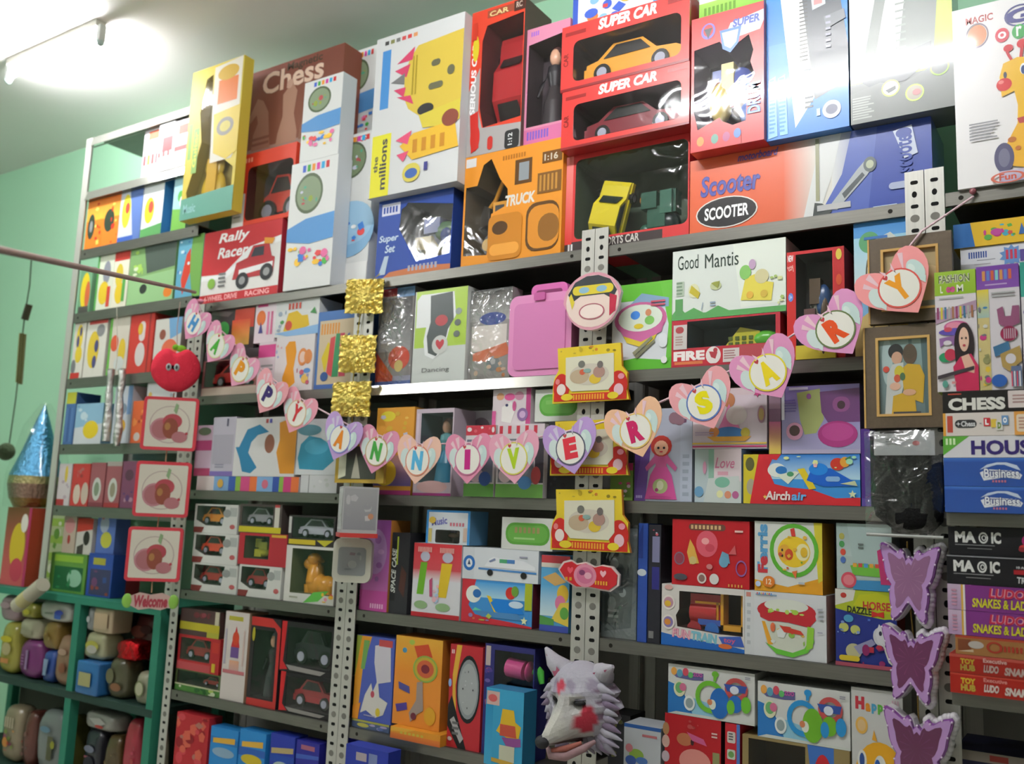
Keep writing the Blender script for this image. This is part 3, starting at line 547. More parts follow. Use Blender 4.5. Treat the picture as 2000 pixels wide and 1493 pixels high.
gir = B('giraffe_toy_box', 1862, 22, 2150, 352, ZR['top'], .2, 'f1eeee', 't MAGIC .1 .06 .3 .1 #b04848;e .18 .17 .07 .06 #d88c5c;o .18 .17 .085 .07 .12 #8a7a88;t G .38 .07 .6 .15 #4a4a8a 0 .1 .05;o .49 .11 .11 .06 .14 #5a5a8c;t O .65 .07 .78 .15 #4a7ad0 0 0 .05;e .36 .2 .05 .04 #d84a5a;t o .33 .18 .39 .22 #fff;e .48 .2 .05 .04 #4aa85a;t r .46 .17 .5 .225 #fff;e .59 .19 .05 .04 #4a7ad0;t i .58 .17 .6 .21 #fff;e .7 .19 .05 .04 #e0506a;p .38 .3 .42 .26 .4 .3 .45 .38 .43 .38 .39 .32 #c8323a;e .4 .28 .035 .02 #d0323c;e .5 .27 .04 .025 #d0323c;p .49 .27 .47 .36 .49 .36 .51 .28 #c8323a;p .33 .43 .36 .36 .46 .34 .62 .36 .72 .36 .78 .5 .62 .53 .62 .62 .64 .72 .44 .72 .45 .6 .43 .52 .34 .54 #f0bc28;e .36 .475 .055 .035 #d62c30;e .34 .46 .02 .01 #f0807a;e .37 .425 .012 .018 #445;e .5 .41 .025 .03 #fff;e .5 .415 .018 .024 #334a80;p .44 .67 .5 .665 .53 .68 .6 .65 .62 .69 .54 .7 .46 .71 #c04c48;e .6 .675 .04 .02 #4a5ca8;p .44 .7 .64 .7 .9 .66 .98 .8 .96 .95 .6 .96 .4 .92 .36 .8 #f2b838;e .34 .87 .07 .08 #5a5878;e .34 .87 .04 .05 #7a7890;e .4 .78 .03 .015 #c87838;e .7 .76 .04 .02 #c87838;e .44 .83 .02 .012 #c87838;g .3 .94 1 1 #cfc4d8 #b8aac8;l .1 .66 .32 .76 6 #9a9a9e;o .36 .975 .12 .03 .2 #d8705a;t Fun .3 .955 .42 .99 #d8604a', 'white carton with a yellow red-nosed giraffe ride-on toy, at the top right corner', 'toy box', mat='gloss_card', yf=-.01, roll=0)
tp = at(1225, 48, .1).z
B('toy_box', 1120, -60, 1338, 46, sc1, .12, 'eceef0', 'r 0 0 .05 1 #3a5cc0;b 26 .08 .1 .6 .95 .07 3 #e84 #ec4 #c44 #46c #8bd;p .8 .5 1 .3 1 1 .7 1 #5aa8e0;k .42 .3 .7 .55 5 .6 #555', 'white carton with bright confetti print lying on top of the stacked red car boxes', 'toy box', yf=.04, mat='gloss_card')
B('toy_box', 1366, -50, 1492, 14, drum, .1, 'eef2e8', 'g 0 .6 1 1 #a8d864 #78c040;k .08 .7 .6 .85 8 .6 #6a9a3a', 'white carton with a light green lower band on top of the glossy red carton', 'toy box', yf=.02)
# guitar card box leaning at the left end
gz = Za['c']
gtr = B('guitar_box', 363, 148, 462, 450, gz, .05, 'd9c24a', 'p .02 .36 .1 .36 .1 .6 .04 .6 #8cb35a;p .14 .4 .24 .4 .24 .7 .14 .7 #8cb35a;t Guitar .15 .42 .22 .66 #dd5 90;p .45 .02 .98 0 .98 .6 .9 .66 .5 .66 .46 .3 #ddd6c8;p .55 .12 .92 .12 .92 .28 .55 .28 #d8742c;e .72 .08 .2 .05 #c8a030;p .5 .34 1 .32 1 .62 .8 .66 .55 .6 #d8bc3c;e .74 .44 .16 .06 #8a8478;e .74 .44 .1 .035 #c8b850;p 0 .86 1 .84 1 1 0 1 #6aa894;t Music .06 .9 .3 .96 #9cc', 'tall yellow guitar carton with a curved clear window, left of the chess box', 'toy box', win='.3 .08 .42 .06 .46 .3 .56 .62 .78 .66 .95 .72 .95 .94 .5 .97 .16 .94 .08 .82 .2 .66 .3 .5 .22 .3', wc='a89648', yf=-.068, top='b89c2c')
m = MB(); H_ = .6
m.box(-.02, .02, .28, .012, .034, .56, '6c7480', 'plastic'); m.box(-.03, .018, .5, .02, .036, .6, 'c8a020', 'plastic')
m.ell(0, .03, .12, .075, .015, .085, 'dcb428'); m.ell(.0, .03, .22, .06, .015, .06, 'd8b43c'); m.box(-.03, .012, .1, .03, .018, .25, 'e0b030', 'plastic'); m.ell(.02, .018, .06, .035, .01, .03, '4a6aa0'); m.ell(.06, .018, .05, .04, .01, .03, 'd87a50')
m.build('toy_guitar', gtr)
def proj0(x, z):
    v = Vector((x, 0, z))-Vector((CX, CY, CZ)); return 1000+FPX*v.dot(_r)/v.dot(_f)
# ================================================================ left end rack (small shelves)
def conf(seed, cols, n=16, s=.16, u='.05 .05 .95 .95'):
    return 'b %d %s %s %d %s' % (n, u, s, seed, ' '.join('#'+c for c in cols.split()))
G0 = 'toy boxes in the narrow left end rack'
SH = [
 ('b', 274, 252, 308, 331, 'e2dde0', 'r .25 .08 .9 .25 #e0603c;k .05 .55 .95 .75 4 .6 #b04a50 #d8b83c #c05050', 'white pack with orange-red patches hanging over the top shelf edge, left one'),
 ('b', 308, 246, 338, 322, 'dcd6da', 'r .3 .3 .95 .6 #b44a4e;k .05 .6 .95 .7 3 .5 #c05c5c', 'white pack with a dark red patch over the top shelf edge, middle one'),
 ('b', 339, 240, 368, 316, 'e4dfe0', 'r .3 .1 .95 .3 #d8503c;r .1 .55 .9 .65 #b85050', 'white pack with orange-red patches beside the guitar carton'),
 ('c', 157, 382, 200, 480, 'e07c2a', 'g 0 0 1 .5 #d8462a #f0b040;e .32 .6 .22 .22 #2c3a2c;e .32 .6 .1 .1 #888;b 8 .5 .2 .95 .95 .12 3 #f4d060 #c03020', 'orange flame box with a black wheel, leftmost on the second shelf'),
 ('c', 201, 374, 233, 475, 'e07c2a', 'g 0 0 1 .5 #d8462a #f0b040;e .4 .55 .3 .2 #2c3a2c;b 8 .5 .2 .95 .95 .12 4 #f4d060 #c03020', 'orange flame box with a black wheel, second on the second shelf'),
 ('c', 234, 368, 276, 462, 'c8ccd8', 'p .4 .05 1 0 1 1 .7 1 #5a74b0;e .3 .45 .2 .3 #e8d83c;e .35 .4 .1 .1 #c8483c;p 0 .9 .7 .9 .7 1 0 1 #3a5aa8', 'white and blue box with yellow cartoon shape on the second shelf'),
 ('c', 279, 352, 318, 446, 'e8ecee', 'e .35 .55 .24 .22 #ecc830;e .42 .5 .12 .1 #d8503c;p 0 .85 1 .8 1 1 0 1 #5a9a5a', 'white box with a yellow duck and blue side on the second shelf'),
 ('c', 338, 344, 366, 440, 'a8d4e0', 'p 0 .6 1 .65 1 1 0 1 #78b850;e .5 .4 .2 .1 #5ab04a;e .6 .5 .15 .1 #e8f0f0', 'pale blue and green box on the second shelf beside the guitar carton'),
 ('d', 150, 528, 178, 602, '6f9f7a', 'e .5 .5 .36 .4 #e0c82c;e .72 .6 .2 .3 #c8643c;r .1 .85 .9 1 #4a4a44', 'green packet with a yellow fruit shape, leftmost on the third shelf'),
 ('d', 188, 498, 220, 598, 'd8dcc8', 'r 0 0 .12 1 #58a050;e .6 .35 .22 .2 #888a94;e .5 .7 .3 .2 #e0c030;r .7 .6 .9 .95 #c84a3c', 'white and green box with grey and yellow motif on the third shelf'),
 ('d', 221, 490, 250, 594, 'e0dcc8', 'r 0 0 1 .2 #c03c34;e .4 .45 .25 .2 #d8c040;e .5 .75 .3 .18 #e0c030;r .65 .5 .85 .9 #5aa04c', 'white box with a red top band on the third shelf'),
 ('d', 252, 484, 340, 588, '7fa56a', 'p .3 .05 1 0 1 .45 .4 .5 #4c5850;p 0 .55 1 .5 1 1 0 1 #96c088;e .35 .75 .08 .08 #2c342c;q .8 .78 .98 .94 .3 #e0802c;b 6 .1 .1 .3 .5 .08 5 #a8d060 #d8e0c0', 'wide green box with dark grey upper picture on the third shelf'),
 ('d', 346, 466, 394, 572, '64a8c4', 'p .55 0 1 0 1 1 .7 1 .5 .5 #74a850;p .2 .7 .35 .3 .5 .2 .55 .6 .3 .95 #d0402c;b 7 .05 .05 .5 .6 .1 8 #cfe4ec #3c78b8', 'blue and green box with a red fish, under the guitar carton'),
 ('e', 118, 626, 164, 734, 'd6d3c8', 'e .5 .32 .28 .22 #dcc23c;e .55 .6 .3 .14 #dcc23c;e .4 .38 .12 .1 #4a4a78;e .6 .22 .1 .08 #4a4a78;e .2 .8 .2 .12 #777a7c;r 0 .9 .8 1 #c03a34', 'white box with a big yellow bear shape, leftmost on the fourth shelf'),
 ('e', 167, 620, 206, 729, 'd6d3c8', 'r .1 0 1 .14 #b84440;e .4 .55 .28 .3 #d8bc3c;e .55 .5 .1 .1 #4a4a78;e .5 .75 .1 .1 #4a4a78;e .7 .25 .2 .1 #888', 'white box with a red top and yellow bear shape on the fourth shelf'),
 ('e', 212, 622, 250, 724, 'd2cabc', 'r 0 0 .12 1 #6aac4c;e .3 .45 .2 .14 #d0583c;e .7 .6 .18 .22 #d8b838;e .6 .8 .25 .12 #c8ccc8', 'white box with green edge and orange dots on the fourth shelf'),
 ('e', 252, 618, 298, 722, 'c23c34', 'q .4 .12 .65 .46 .3 #d8ccc8;e .5 .68 .2 .2 #d0c8c4;e .45 .25 .1 .1 #d8b03c;r .8 0 .86 1 #8c2c2c', 'red box with white figures on the fourth shelf'),
 ('e', 301, 626, 352, 720, 'cfccc4', 'e .3 .3 .12 .1 #8c5040;p .5 0 1 0 1 .3 .6 .4 #74a4cc;e .6 .6 .3 .2 #d86a4a', 'white box with a blue corner standing behind the apple cushion'),
 ('f', 124, 768, 146, 850, '4a6c9c', 'r 0 0 1 .22 #c0c040;k .1 .3 .9 .95 3 .6 #5a7cac #3c5a8c', 'narrow blue box with a yellow top on the fifth shelf'),
 ('f', 147, 790, 200, 856, '8cb4cc', 'p 0 .6 1 .5 1 1 0 1 #c8ccd0;e .6 .65 .28 .22 #dcc22c;b 6 .05 .05 .6 .5 .12 11 #c0d4dc #6898bc', 'light blue box with a yellow toy picture on the fifth shelf'),
 ('f', 222, 756, 256, 854, 'ccd2da', 'r .75 0 1 .5 #88acd8;e .5 .7 .25 .12 #d8a838;e .5 .4 .25 .1 #8898a8;b 5 .1 .1 .7 .9 .1 12 #c05c4c #6c94c0', 'white and pale blue box beside the silver tubes on the fifth shelf'),
 ('f', 258, 784, 282, 852, 'd8683a', 'e .5 .85 .25 .1 #c8c0b8;b 6 .1 .1 .9 .7 .2 13 #e8904c #a8442c', 'small orange box on the fifth shelf beside the red framed cherry picture'),
 ('f', 284, 748, 342, 782+60, 'c6c8c8', 'b 7 .05 .05 .95 .4 .1 14 #9aa0a8 #d0b060 #d8d8d8', 'white box behind the first red framed cherry picture on the fifth shelf'),
 ('g', 102, 906, 138, 984, 'c8c0c0', 'e .6 .25 .12 .2 #c8b040;r 0 .85 .6 1 #a83c3c;b 6 .1 .2 .9 .9 .14 15 #a0a8b8 #b0a0a8', 'white box leftmost on the sixth shelf'),
 ('g', 140, 906, 174, 982, 'b83c38', 'e .35 .72 .2 .24 #c8b8a8;e .8 .7 .2 .26 #c0b0a0;b 6 .3 .1 .95 .5 .15 16 #a86864 #883434', 'red box with white figures on the sixth shelf'),
 ('g', 176, 904, 204, 980, '96585c', 'e .5 .6 .3 .26 #c0c4bc;e .5 .6 .18 .16 #788870;r 0 .9 1 1 #7c3c44', 'dull red box with white oval on the sixth shelf, left of its twin'),
 ('g', 207, 902, 236, 979, '96585c', 'e .5 .62 .3 .26 #c4c8c0;e .5 .62 .18 .16 #908c74;r 0 .9 1 1 #a03a3c;r 0 0 1 .1 #a8a098', 'dull red box with white oval and red base on the sixth shelf'),
 ('g', 238, 901, 266, 978, '7c4a64', 'e .5 .3 .3 .12 #583848;b 6 .1 .3 .9 .9 .16 18 #b08898 #5a3a6c', 'purple-pink box on the sixth shelf beside the second cherry picture'),
]
for k, x0, y0, x1, y1, c, pr, lb in SH:
    xm = proj0(-3.650, Za[k]+.1); x0 = max(x0, xm); x1 = min(x1, proj0(-2.81, Za[k]+.1)) if k in 'efg' else x1
    B('toy_box', x0, y0, x1, y1, Za[k], .12, c, pr, lb, 'toy box', G0, yf=-.004 if k == 'b' else .012, side={'e8ecee': '3f86c4'}.get(c, None))
B('toy_box', 256, 876, 342, 906, None, .1, 'b8b4a4', 'r .48 0 .5 1 #8c887c', 'pale beige carton above the sixth shelf behind the cherry pictures', 'toy box', G0, yf=.16, z=Za['g']+.0008)
# boxes on top of the green rack
POSTS[:] = [(q[0], q[1], q[2]) for q in POSTS]
GB = [
 (8, 990, 56, 1136, 'a8402c', 'g 0 0 1 1 #6a4a24 #c85a5c;e .55 .5 .3 .3 #c8b02c;e .75 .2 .14 .12 #d8d4c8;e .6 .8 .25 .15 #b83c50;r .9 0 1 1 #a82c5c', 'tall brown and red packet with a yellow animal under the party hat', 'toy packet'),
 (72, 1004, 122, 1108, 'a8b88c', 'kh 0 .05 1 1 4 .45 #8cb04c;b 8 .1 .1 .9 .9 .12 21 #c8d0b8 #5c8c3c', 'pale green striped box above the green rack', 'toy box'),
 (150, 1012, 186, 1072, 'c8c4bc', 'p 0 0 1 0 1 .3 0 .4 #b8382c;e .65 .55 .2 .2 #26241f;p .1 .8 .5 .7 .5 1 .1 1 #44403a', 'red, black and white box above the green rack', 'toy box'),
 (98, 1078, 168, 1152, '5c8c3c', 'r .12 .34 .92 .94 #1d5c34;r .1 .05 .9 .22 #8cb43c;e .7 .62 .2 .22 #8cb89c;b 5 .15 .4 .6 .9 .1 22 #2c7c4a #184c2c', 'green window box on top of the green rack', 'toy box'),
 (171, 1080, 219, 1158, '2c4c9c', 'r .2 .1 .7 .26 #a8a43c;r .12 .36 .95 .96 #3a3c5c;b 6 .2 .4 .9 .95 .14 23 #6c4468 #34508c #8c4438', 'dark blue window box beside the green one on the green rack', 'toy box'),
 (220, 1098, 244, 1160, 'a8343c', 'e .5 .2 .3 .2 #a8b08c', 'small red box on the green rack behind the cherry pictures', 'toy box'),
 (190, 988, 226, 1075, '5a74b8', 'r .05 .05 .95 .14 #34509c;e .4 .35 .24 .2 #a8b4c4;e .55 .7 .3 .18 #c0c048;e .3 .15 .1 .1 #b84c50', 'blue box with a white figure above the dark blue window box', 'toy box'),
 (124, 1004, 148, 1074, 'b8a898', 'e .5 .3 .4 .2 #c88c8c;e .5 .65 .12 .12 #a03c34', 'narrow pale pink box above the green window box', 'toy box'),
]
gb = []
gb = [None]*8
for i in (0, 3, 4, 5, 1, 2, 6, 7):
    x0, y0, x1, y1, c, pr, lb, ct = GB[i]
    o = B('toy_packet' if 'packet' in lb else 'toy_box', x0, y0, x1, y1, GT if i in (0, 1, 3, 4, 5) else gb[{2: 3, 6: 4, 7: 3}[i]], .07, c, pr, lb, ct, yf=[.035, .12, .04, .035, .035, .1, .05, .04][i]); gb[i] = o
# ================================================================ second rack: shelf B
b = Zs['B']
q = B('car_box', 396, 690, 502, 768, b, .14, '8c5c58', 'r 0 .82 1 1 #c8b8a8;g 0 0 1 .2 #4a4648 #3a3638', 'dark windowed carton with a red toy car behind the left hearts', 'car box', win='.04 .22 .96 .8', toy='car c82c2c 322', wc='4c3c3c')
q = B('toy_packet', 410, 608, 496, 688, q, .1, '3c3a3a', 'e .3 .5 .14 .2 #3aa04a;r .55 .05 .98 .5 #c83828;g .5 .3 .9 .9 #d84c30 #e0b050;p 0 0 .5 .1 .4 .2 0 .1 #66605c', 'dark packet with green and red toys in clear wrap above the car carton', 'toy packet', mat='gloss_card')
q1 = B('toy_box', 492, 672, 536, 762, b, .12, 'dccfd4', 'r 0 .05 1 .3 #d04c8c;l .2 .45 .9 .6 2 #999;e .5 .75 .3 .1 #e0a0b8', 'white box with a magenta band beside the orange toy box', 'toy box')
B('toy_box', 496, 598, 537, 670, q1, .12, 'e4d6dc', 'r .1 0 .6 .06 #d8508c;e .3 .35 .22 .2 #e0783c;p .2 .75 .3 .45 .42 .75 #4a4a8c;k .6 .2 .95 .8 2 .6 #d87ca4 #c8688c', 'white and pink box standing on the box with the magenta band', 'toy box')
q2 = B('toy_box', 537, 660, 612, 758, b, .12, 'dcd6d6', 'p .25 .2 .34 .1 .5 .1 .55 .3 .5 .6 .56 .85 .4 .95 .25 .9 .22 .75 .32 .5 #e89c28;e .72 .4 .12 .16 #dc8c50;e .72 .4 .08 .1 #e8c8b8;e .86 .4 .1 .13 #dc8c50;b 7 .6 .6 .95 .95 .09 31 #5a8cc8 #c05c70 #e8c060 #a09cc0;b 5 .02 .1 .2 .9 .06 32 #d8a0a8 #a8b0d0', 'white box with an orange animal toy, right of the hearts, lower one', 'toy box')
B('toy_box', 538, 592, 622, 655, q2, .12, 'd8dad8', 'p .2 .85 .3 .35 .5 .3 .62 .45 .75 .45 .8 .75 .5 .9 #d8b42c;e .32 .7 .08 .14 #c8503c;p 0 .9 1 .75 1 1 .3 1 #8cb4dc;b 6 .05 .05 .25 .9 .06 33 #5a9a5a #9aa8b8;p .8 .4 .9 .25 .95 .45 #4a8c50;k .3 .08 .62 .25 4 .6 #c05040', 'white box with a yellow duck picture standing on the orange toy box', 'toy box')
B('art_set_box', 614, 612, 708, 756, b, .12, '4c74b0', 'r .06 .12 .96 .95 #cdbb9c;k .1 .16 .6 .3 7 .6 #d89040;p .15 .6 .3 .4 .4 .45 .25 .8 #d8c030;p .3 .8 .36 .35 .48 .33 .44 .85 #c8484c;p .44 .85 .5 .3 .62 .3 .6 .85 #3c8c5c;p .62 .85 .6 .3 .72 .3 .78 .85 #c0485c;p .78 .8 .74 .35 .84 .3 .92 .8 #4468b0;e .25 .84 .1 .06 #3c5c94;r 0 .94 1 1 #4464a4', 'blue art set box with crayons fanned out, left of the gold foil squares', 'toy box')
# ---- shelf C
c_ = Zs['C']
qs = q = B('block_set_box', 384, 930, 584, 963, c_, .1, 'cfc4c4', 'r 0 0 .17 1 #cbbfbc;r .18 0 .33 1 #7ca4cc;r .33 0 .4 1 #3c5ca8;r .4 0 .45 1 #86ac48;r .45 0 .54 1 #c84c80;r .54 0 .61 1 #d8703c;r .61 0 .76 1 #7ca4cc;r .76 0 .82 1 #34509c;r .82 0 .86 1 #86ac48;r .86 0 .93 1 #c03c78;r .93 0 1 1 #d8703c;e .25 .5 .03 .3 #c8a048;e .69 .5 .03 .3 #c86c80', 'flat carton with stripes of blue, green, pink and orange under the white animal boxes', 'toy box')
qw = B('toy_box', 587, 928, 658, 964, c_, .1, 'c9cacb', 'r .22 0 .24 1 #777;b 5 .3 .2 .9 .8 .06 41 #bcc0bc #d4d4d4', 'plain flat white box right of the striped carton', 'toy box')
B('toy_box', 414, 816, 458, 924, q, .1, 'b8b4c0', 'r .06 .3 .94 .8 #a8a4b0;r 0 .92 1 1 #7c6cac;l .2 .8 .6 .88 2 #889;r .6 .03 .68 .16 #556', 'grey-lilac box left of the dolphin box', 'toy box')
B('toy_box', 452, 818, 578, 925, q, .1, 'd2d1cf', 'p .08 .5 .2 .2 .4 .12 .56 .25 .38 .3 .28 .42 .24 .6 .4 .85 .3 .95 .16 .92 .1 .7 .02 .5 #2f7ca4;e .58 .45 .08 .16 #8c5c48;p .72 .1 .86 .05 1 .2 1 .95 .78 .95 .7 .6 .74 .4 #d08c2c;r .5 .03 .54 .1 #a44;r .56 .03 .6 .1 #55a', 'white box with a blue dolphin and an orange toy', 'toy box')
B('toy_box', 580, 820, 658, 925, qw, .1, 'cdd0d2', 'p .1 .9 .04 .7 .1 .45 .3 .3 .6 .35 .9 .5 .95 .75 .7 .92 #358ca8;e .5 .5 .3 .14 #4ca0bc;e .3 .2 .3 .1 #5c8c98', 'white box with a blue-green toy, right of the dolphin box', 'toy box')
B('toy_pouch', 380, 832, 413, 926, qs, .09, 'cdb4c8', 'r 0 .3 1 .5 #b8487c;r 0 .85 1 1 #a84468;e .5 .12 .4 .08 #64745c', 'pink and grey pouch beside the red framed cherry pictures', 'pouch')
# ---- shelf D : small cars in open cartons
d_ = Zs['D']
def smallcar(x0, y0, x1, y1, on, cc, label, col='c9cac4'):
    return B('car_box', x0, y0, x1, y1, on, .1, col, 'r .82 .1 .98 .4 #a8aca8;e .76 .3 .09 .14 #8c908c;p 0 .8 .25 .8 .2 1 0 1 #7a3430;e .9 .75 .06 .08 #b45c5c', label, 'car box', 'small white car cartons with open fronts', win='.05 .06 .72 .06 .66 .74 .28 .74 .05 .56', toy='car %s 2a2222' % cc, wc='3c3432')
s1 = smallcar(374, 1098, 463, 1166, d_, 'b02c2c', 'white open-front carton with red car, bottom of the left column of three')
s2 = smallcar(377, 1040, 464, 1100, s1, 'e0482c', 'white open-front carton with orange-red car, middle of the left column')
s3 = smallcar(380, 984, 464, 1040, s2, 'e08c28', 'white open-front carton with orange car, top of the left column')
s4 = smallcar(466, 1102, 549, 1170, d_, 'a02830', 'white open-front carton with dark red car, bottom of the second column')
s5 = B('truck_box', 466, 1040, 560, 1104, s4, .1, 'a82c34', 'r .68 .1 .98 .95 #a42c34;r .68 .02 .98 .1 #c8a434', 'red carton with window onto a yellow-green truck, middle of the second column', 'car box', win='.12 .08 .64 .8', toy='blob 6 b8b42c 8c8c2c 6c6a28 c8c43c', wc='4a4434')
B('truck_box', 468, 984, 550, 1040, s5, .1, '4c4440', 'r 0 .78 1 .98 #c0b428;r .84 0 .95 .78 #c8c4b8;r .84 0 .95 .1 #b04848', 'dark carton with yellow bottom band and silver vehicle, top of the second column', 'car box', win='.05 .08 .8 .74', toy='car 9c98a0 3a3438', wc='4a4044')
s7 = B('animal_toy_box', 552, 1064, 655, 1176, d_, .12, 'cdcbc4', 'r 0 .86 1 1 #c8c8c0;p .4 1 .6 .8 .9 .75 .7 .95 #5cb048;b 5 .72 .7 .98 .95 .06 51 #e0b03c #d88ca0 #c8503c;l .12 .9 .35 .96 1 #998', 'white carton with an orange-yellow horse toy behind its window', 'toy box', win='.12 .05 .96 .05 .96 .84 .12 .84', wc='5c6444')
m = MB(); O = 'e09a2c'
m.ell(-.02, .06, .06, .05, .03, .045, O); m.ell(.03, .06, .055, .045, .03, .04, O); m.tube([(-.03, .06, .07), (-.03, .06, .13), (-.015, .06, .15)], [.035, .028, .02], O, n=12)
m.ell(-.035, .055, .15, .03, .022, .022, O); m.ell(-.06, .055, .132, .022, .018, .02, O)
for x in (-.05, -.02, .03, .06): m.tube([(x, .05, .06), (x, .05, .012)], [.018, .014], O, n=10)
m.build('toy_horse', s7)
B('car_box', 564, 1006, 655, 1062, s7, .1, '302c2c', 'r .02 .8 .6 .96 #c0ac2c;p .62 .8 .98 .78 .8 1 #b8b030;r 0 .05 .06 .6 #b8b8b4', 'black carton with silver car and yellow lower band on the horse toy box', 'car box', win='.08 .06 .96 .76', toy='car b8b8c4 2a2a30', wc='2c2a2c')
# ---- shelf E
e_ = Zs['E']
w1 = B('car_box', 333, 1303, 430, 1378, e_, .1, '4c5c34', 'r 0 .72 1 1 #4a7c38;b 12 .02 .7 .98 .98 .06 61 #a8c060 #2c5c2c #c8d0b0;r 0 .66 1 .72 #c0bc9c', 'low carton with grassy green edge and a red car, bottom left', 'car box', win='.04 .05 .96 .64', toy='car 9c2428 231c1c', wc='2c2420', wtoy=(.5, .2, 1, 1))
w2 = B('car_box', 338, 1236, 430, 1292, w1, .1, 'a8282c', 'r 0 .78 .8 1 #b0484c;r .82 .1 .98 .4 #b8342c;r .84 .7 .92 .95 #c0a82c', 'red carton with window, between the green-edged carton and the yellow-strip one', 'car box', win='.06 .08 .78 .72', toy='car 9c2c30 2c2022', wc='4c2628')
B('car_box', 344, 1186, 430, 1238, w2, .1, '4a3634', 'r 0 .5 1 .8 #b4a82c;r .7 .8 1 1 #a8a43c;r .88 0 .98 .5 #c0b8a0;b 5 .1 .1 .8 .45 .08 63 #6c3034 #843c44', 'dark carton with a mustard yellow strip, topmost of the left column under the long shelf', 'car box')
w3 = B('toy_box', 432, 1192, 482, 1368, e_, .09, 'cfc5c0', 'r .15 .05 .75 .1 #b0a83c;p .35 .35 .5 .16 .65 .35 .68 .4 .32 .4 #c02c34;e .5 .3 .14 .08 #c8442c;r .32 .4 .66 .52 #6c508c;g .3 .55 .7 .68 #d8a080 #c8a4a0;r .05 .66 .95 .7 #b86c70;k .05 .2 .2 .6 1 .5 #b0a8b8;k .82 .2 .95 .6 1 .5 #c8b0a8', 'tall white box with a red-hatted toy picture', 'toy box', side='b89478')
B('figure_box', 486, 1203, 544, 1390, e_, .1, '2a2628', 'p 0 0 .7 0 1 .1 1 1 .9 1 .9 .16 .8 .1 0 .1 #b8302c;r 0 .92 1 1 #b43430;e .1 .2 .05 .08 #a8a02c', 'tall black and red carton with a grey and black figure', 'toy box', win='.12 .14 .82 .9', toy='doll 777d80 2c2c30 303436', wc='1c191b')
for (x0, y0, x1, y1, cc, lb, on) in ((546, 1310, 648, 1404, 'a02830', 'black carton with red plastic corners and a dark red car, lower of two', e_), (549, 1212, 650, 1308, '26262c', 'black carton with red plastic corners and a black car, upper of two', 0)):
    on = on or w5
    w5 = B('car_box', x0, y0, x1, y1, on, .12, '1e1c1e', 'p 0 0 .1 0 .06 .8 .16 .95 0 .98 #c02428;p .12 .86 .9 .9 .8 .98 .2 .96 #8c8884', lb, 'car box', win='.12 .1 .97 .86', toy='car %s 101014' % cc, wc='262426')
# ---- shelf F hanging packs, their tops in view at the bottom edge
f_ = Zs['F']
for i, (x0, y0, x1, c, pr, lb) in enumerate([
 (338, 1388, 402, 'b02830', 'b 26 .02 .02 .98 .6 .16 71 #c8444c #8c1c24 #d0604c #a86c60', 'red packet bunch at the bottom left beside the green posts'),
 (406, 1416, 460, '2c84c8', 'r 0 .12 1 .2 #2870b0;p .1 .14 .9 .1 .9 .17 .1 .2 #d8a840;e .5 .3 .4 .06 #88a4bc', 'bright blue car pack at the bottom, left one of two'),
 (463, 1422, 515, '2c84c8', 'p .1 .14 .9 .1 .9 .17 .1 .2 #d8a840;p 0 .2 1 .2 1 .28 0 .3 #2c5cac;e .5 .33 .4 .06 #c8b02c', 'bright blue car pack at the bottom, right one of two'),
 (524, 1430, 572, '28389c', 'p .05 .16 .95 .12 .95 .18 .05 .22 #b09c6c;r 0 .22 1 .3 #2448a0;e .5 .36 .36 .07 #a8b8b0', 'navy blue car pack with a sandy stripe at the bottom edge'),
 (575, 1444, 620, '2c2c8c', 'r .2 .04 .8 .09 #9c5c70;p 0 .15 1 .13 1 .17 0 .2 #405cb0;e .5 .33 .3 .06 #a84c60', 'navy blue car pack with a pink top label at the bottom edge, left one'),
 (623, 1444, 668, '2c2c8c', 'r .2 .04 .8 .09 #9c5c70;p 0 .15 1 .13 1 .17 0 .2 #405cb0;e .5 .33 .3 .06 #b04c4c', 'navy blue car pack with a pink top label at the bottom edge, second one'),
 (672, 1452, 756, '2a3a9c', 'r .25 .05 .5 .12 #a89ca0;r .55 .04 .75 .16 #7884b0;r 0 .2 1 .3 #5064b0', 'wide navy blue pack at the bottom edge below the orange cartons')]):
    B('car_pack', x0, y0, x1, 1600, f_, .06, c, pr, lb, 'toy pack', 'packs along the bottom edge', yf=-.08 if x1 == 756 else .0)
# ================================================================ third rack
b = Zs['B']
p1 = B('toy_bag', 738, 568, 806, 742, b, .06, '8a8684', 'r 0 0 .5 .08 #c03c48;r .5 0 1 .1 #7ca4d0;g .05 .1 .95 .65 #5c5a5c #a8a8a8;p 0 .65 .5 .9 .5 1 0 1 #c8482c;e .65 .72 .3 .12 #d0503c;e .65 .8 .12 .06 #d8c06c;r .5 .9 1 1 #9c9cb0;r 0 .95 1 1 #5068a8', 'shiny clear bag with red and orange toys beside the gold foil squares', 'toy bag', yf=.032)
wrap(p1, 738, 572, 800, 742, .032, .06, b, 1)
mir = B('mirror_toy_box', 808, 572, 910, 742, b, .08, 'c8ccc8', 'r .02 0 1 .62 #a8c83c;q .78 0 1 .6 .05 #a4c430;p .04 .1 .12 .04 .75 .04 .8 .3 .7 .4 .6 .66 .4 .75 .24 .7 .2 .55 .24 .4 .04 .4 #e8eaea;p .3 .06 .72 .04 .76 .34 .66 .44 .6 .62 .45 .72 .3 .68 .26 .5 .32 .35 #3c4444;e .53 .34 .12 .06 #b03038;e .52 .6 .15 .1 #c8c8c4;h .52 .6 .08 #c02c3c;e .85 .26 .06 .035 #88928c;e .84 .38 .06 .035 #5c645c;e .83 .5 .06 .035 #5c645c;t Dancing .2 .84 .72 .9 #666 0 0 0', 'green and white toy carton with dark curved plastic front and the word Dancing', 'toy box', mat='gloss_card')
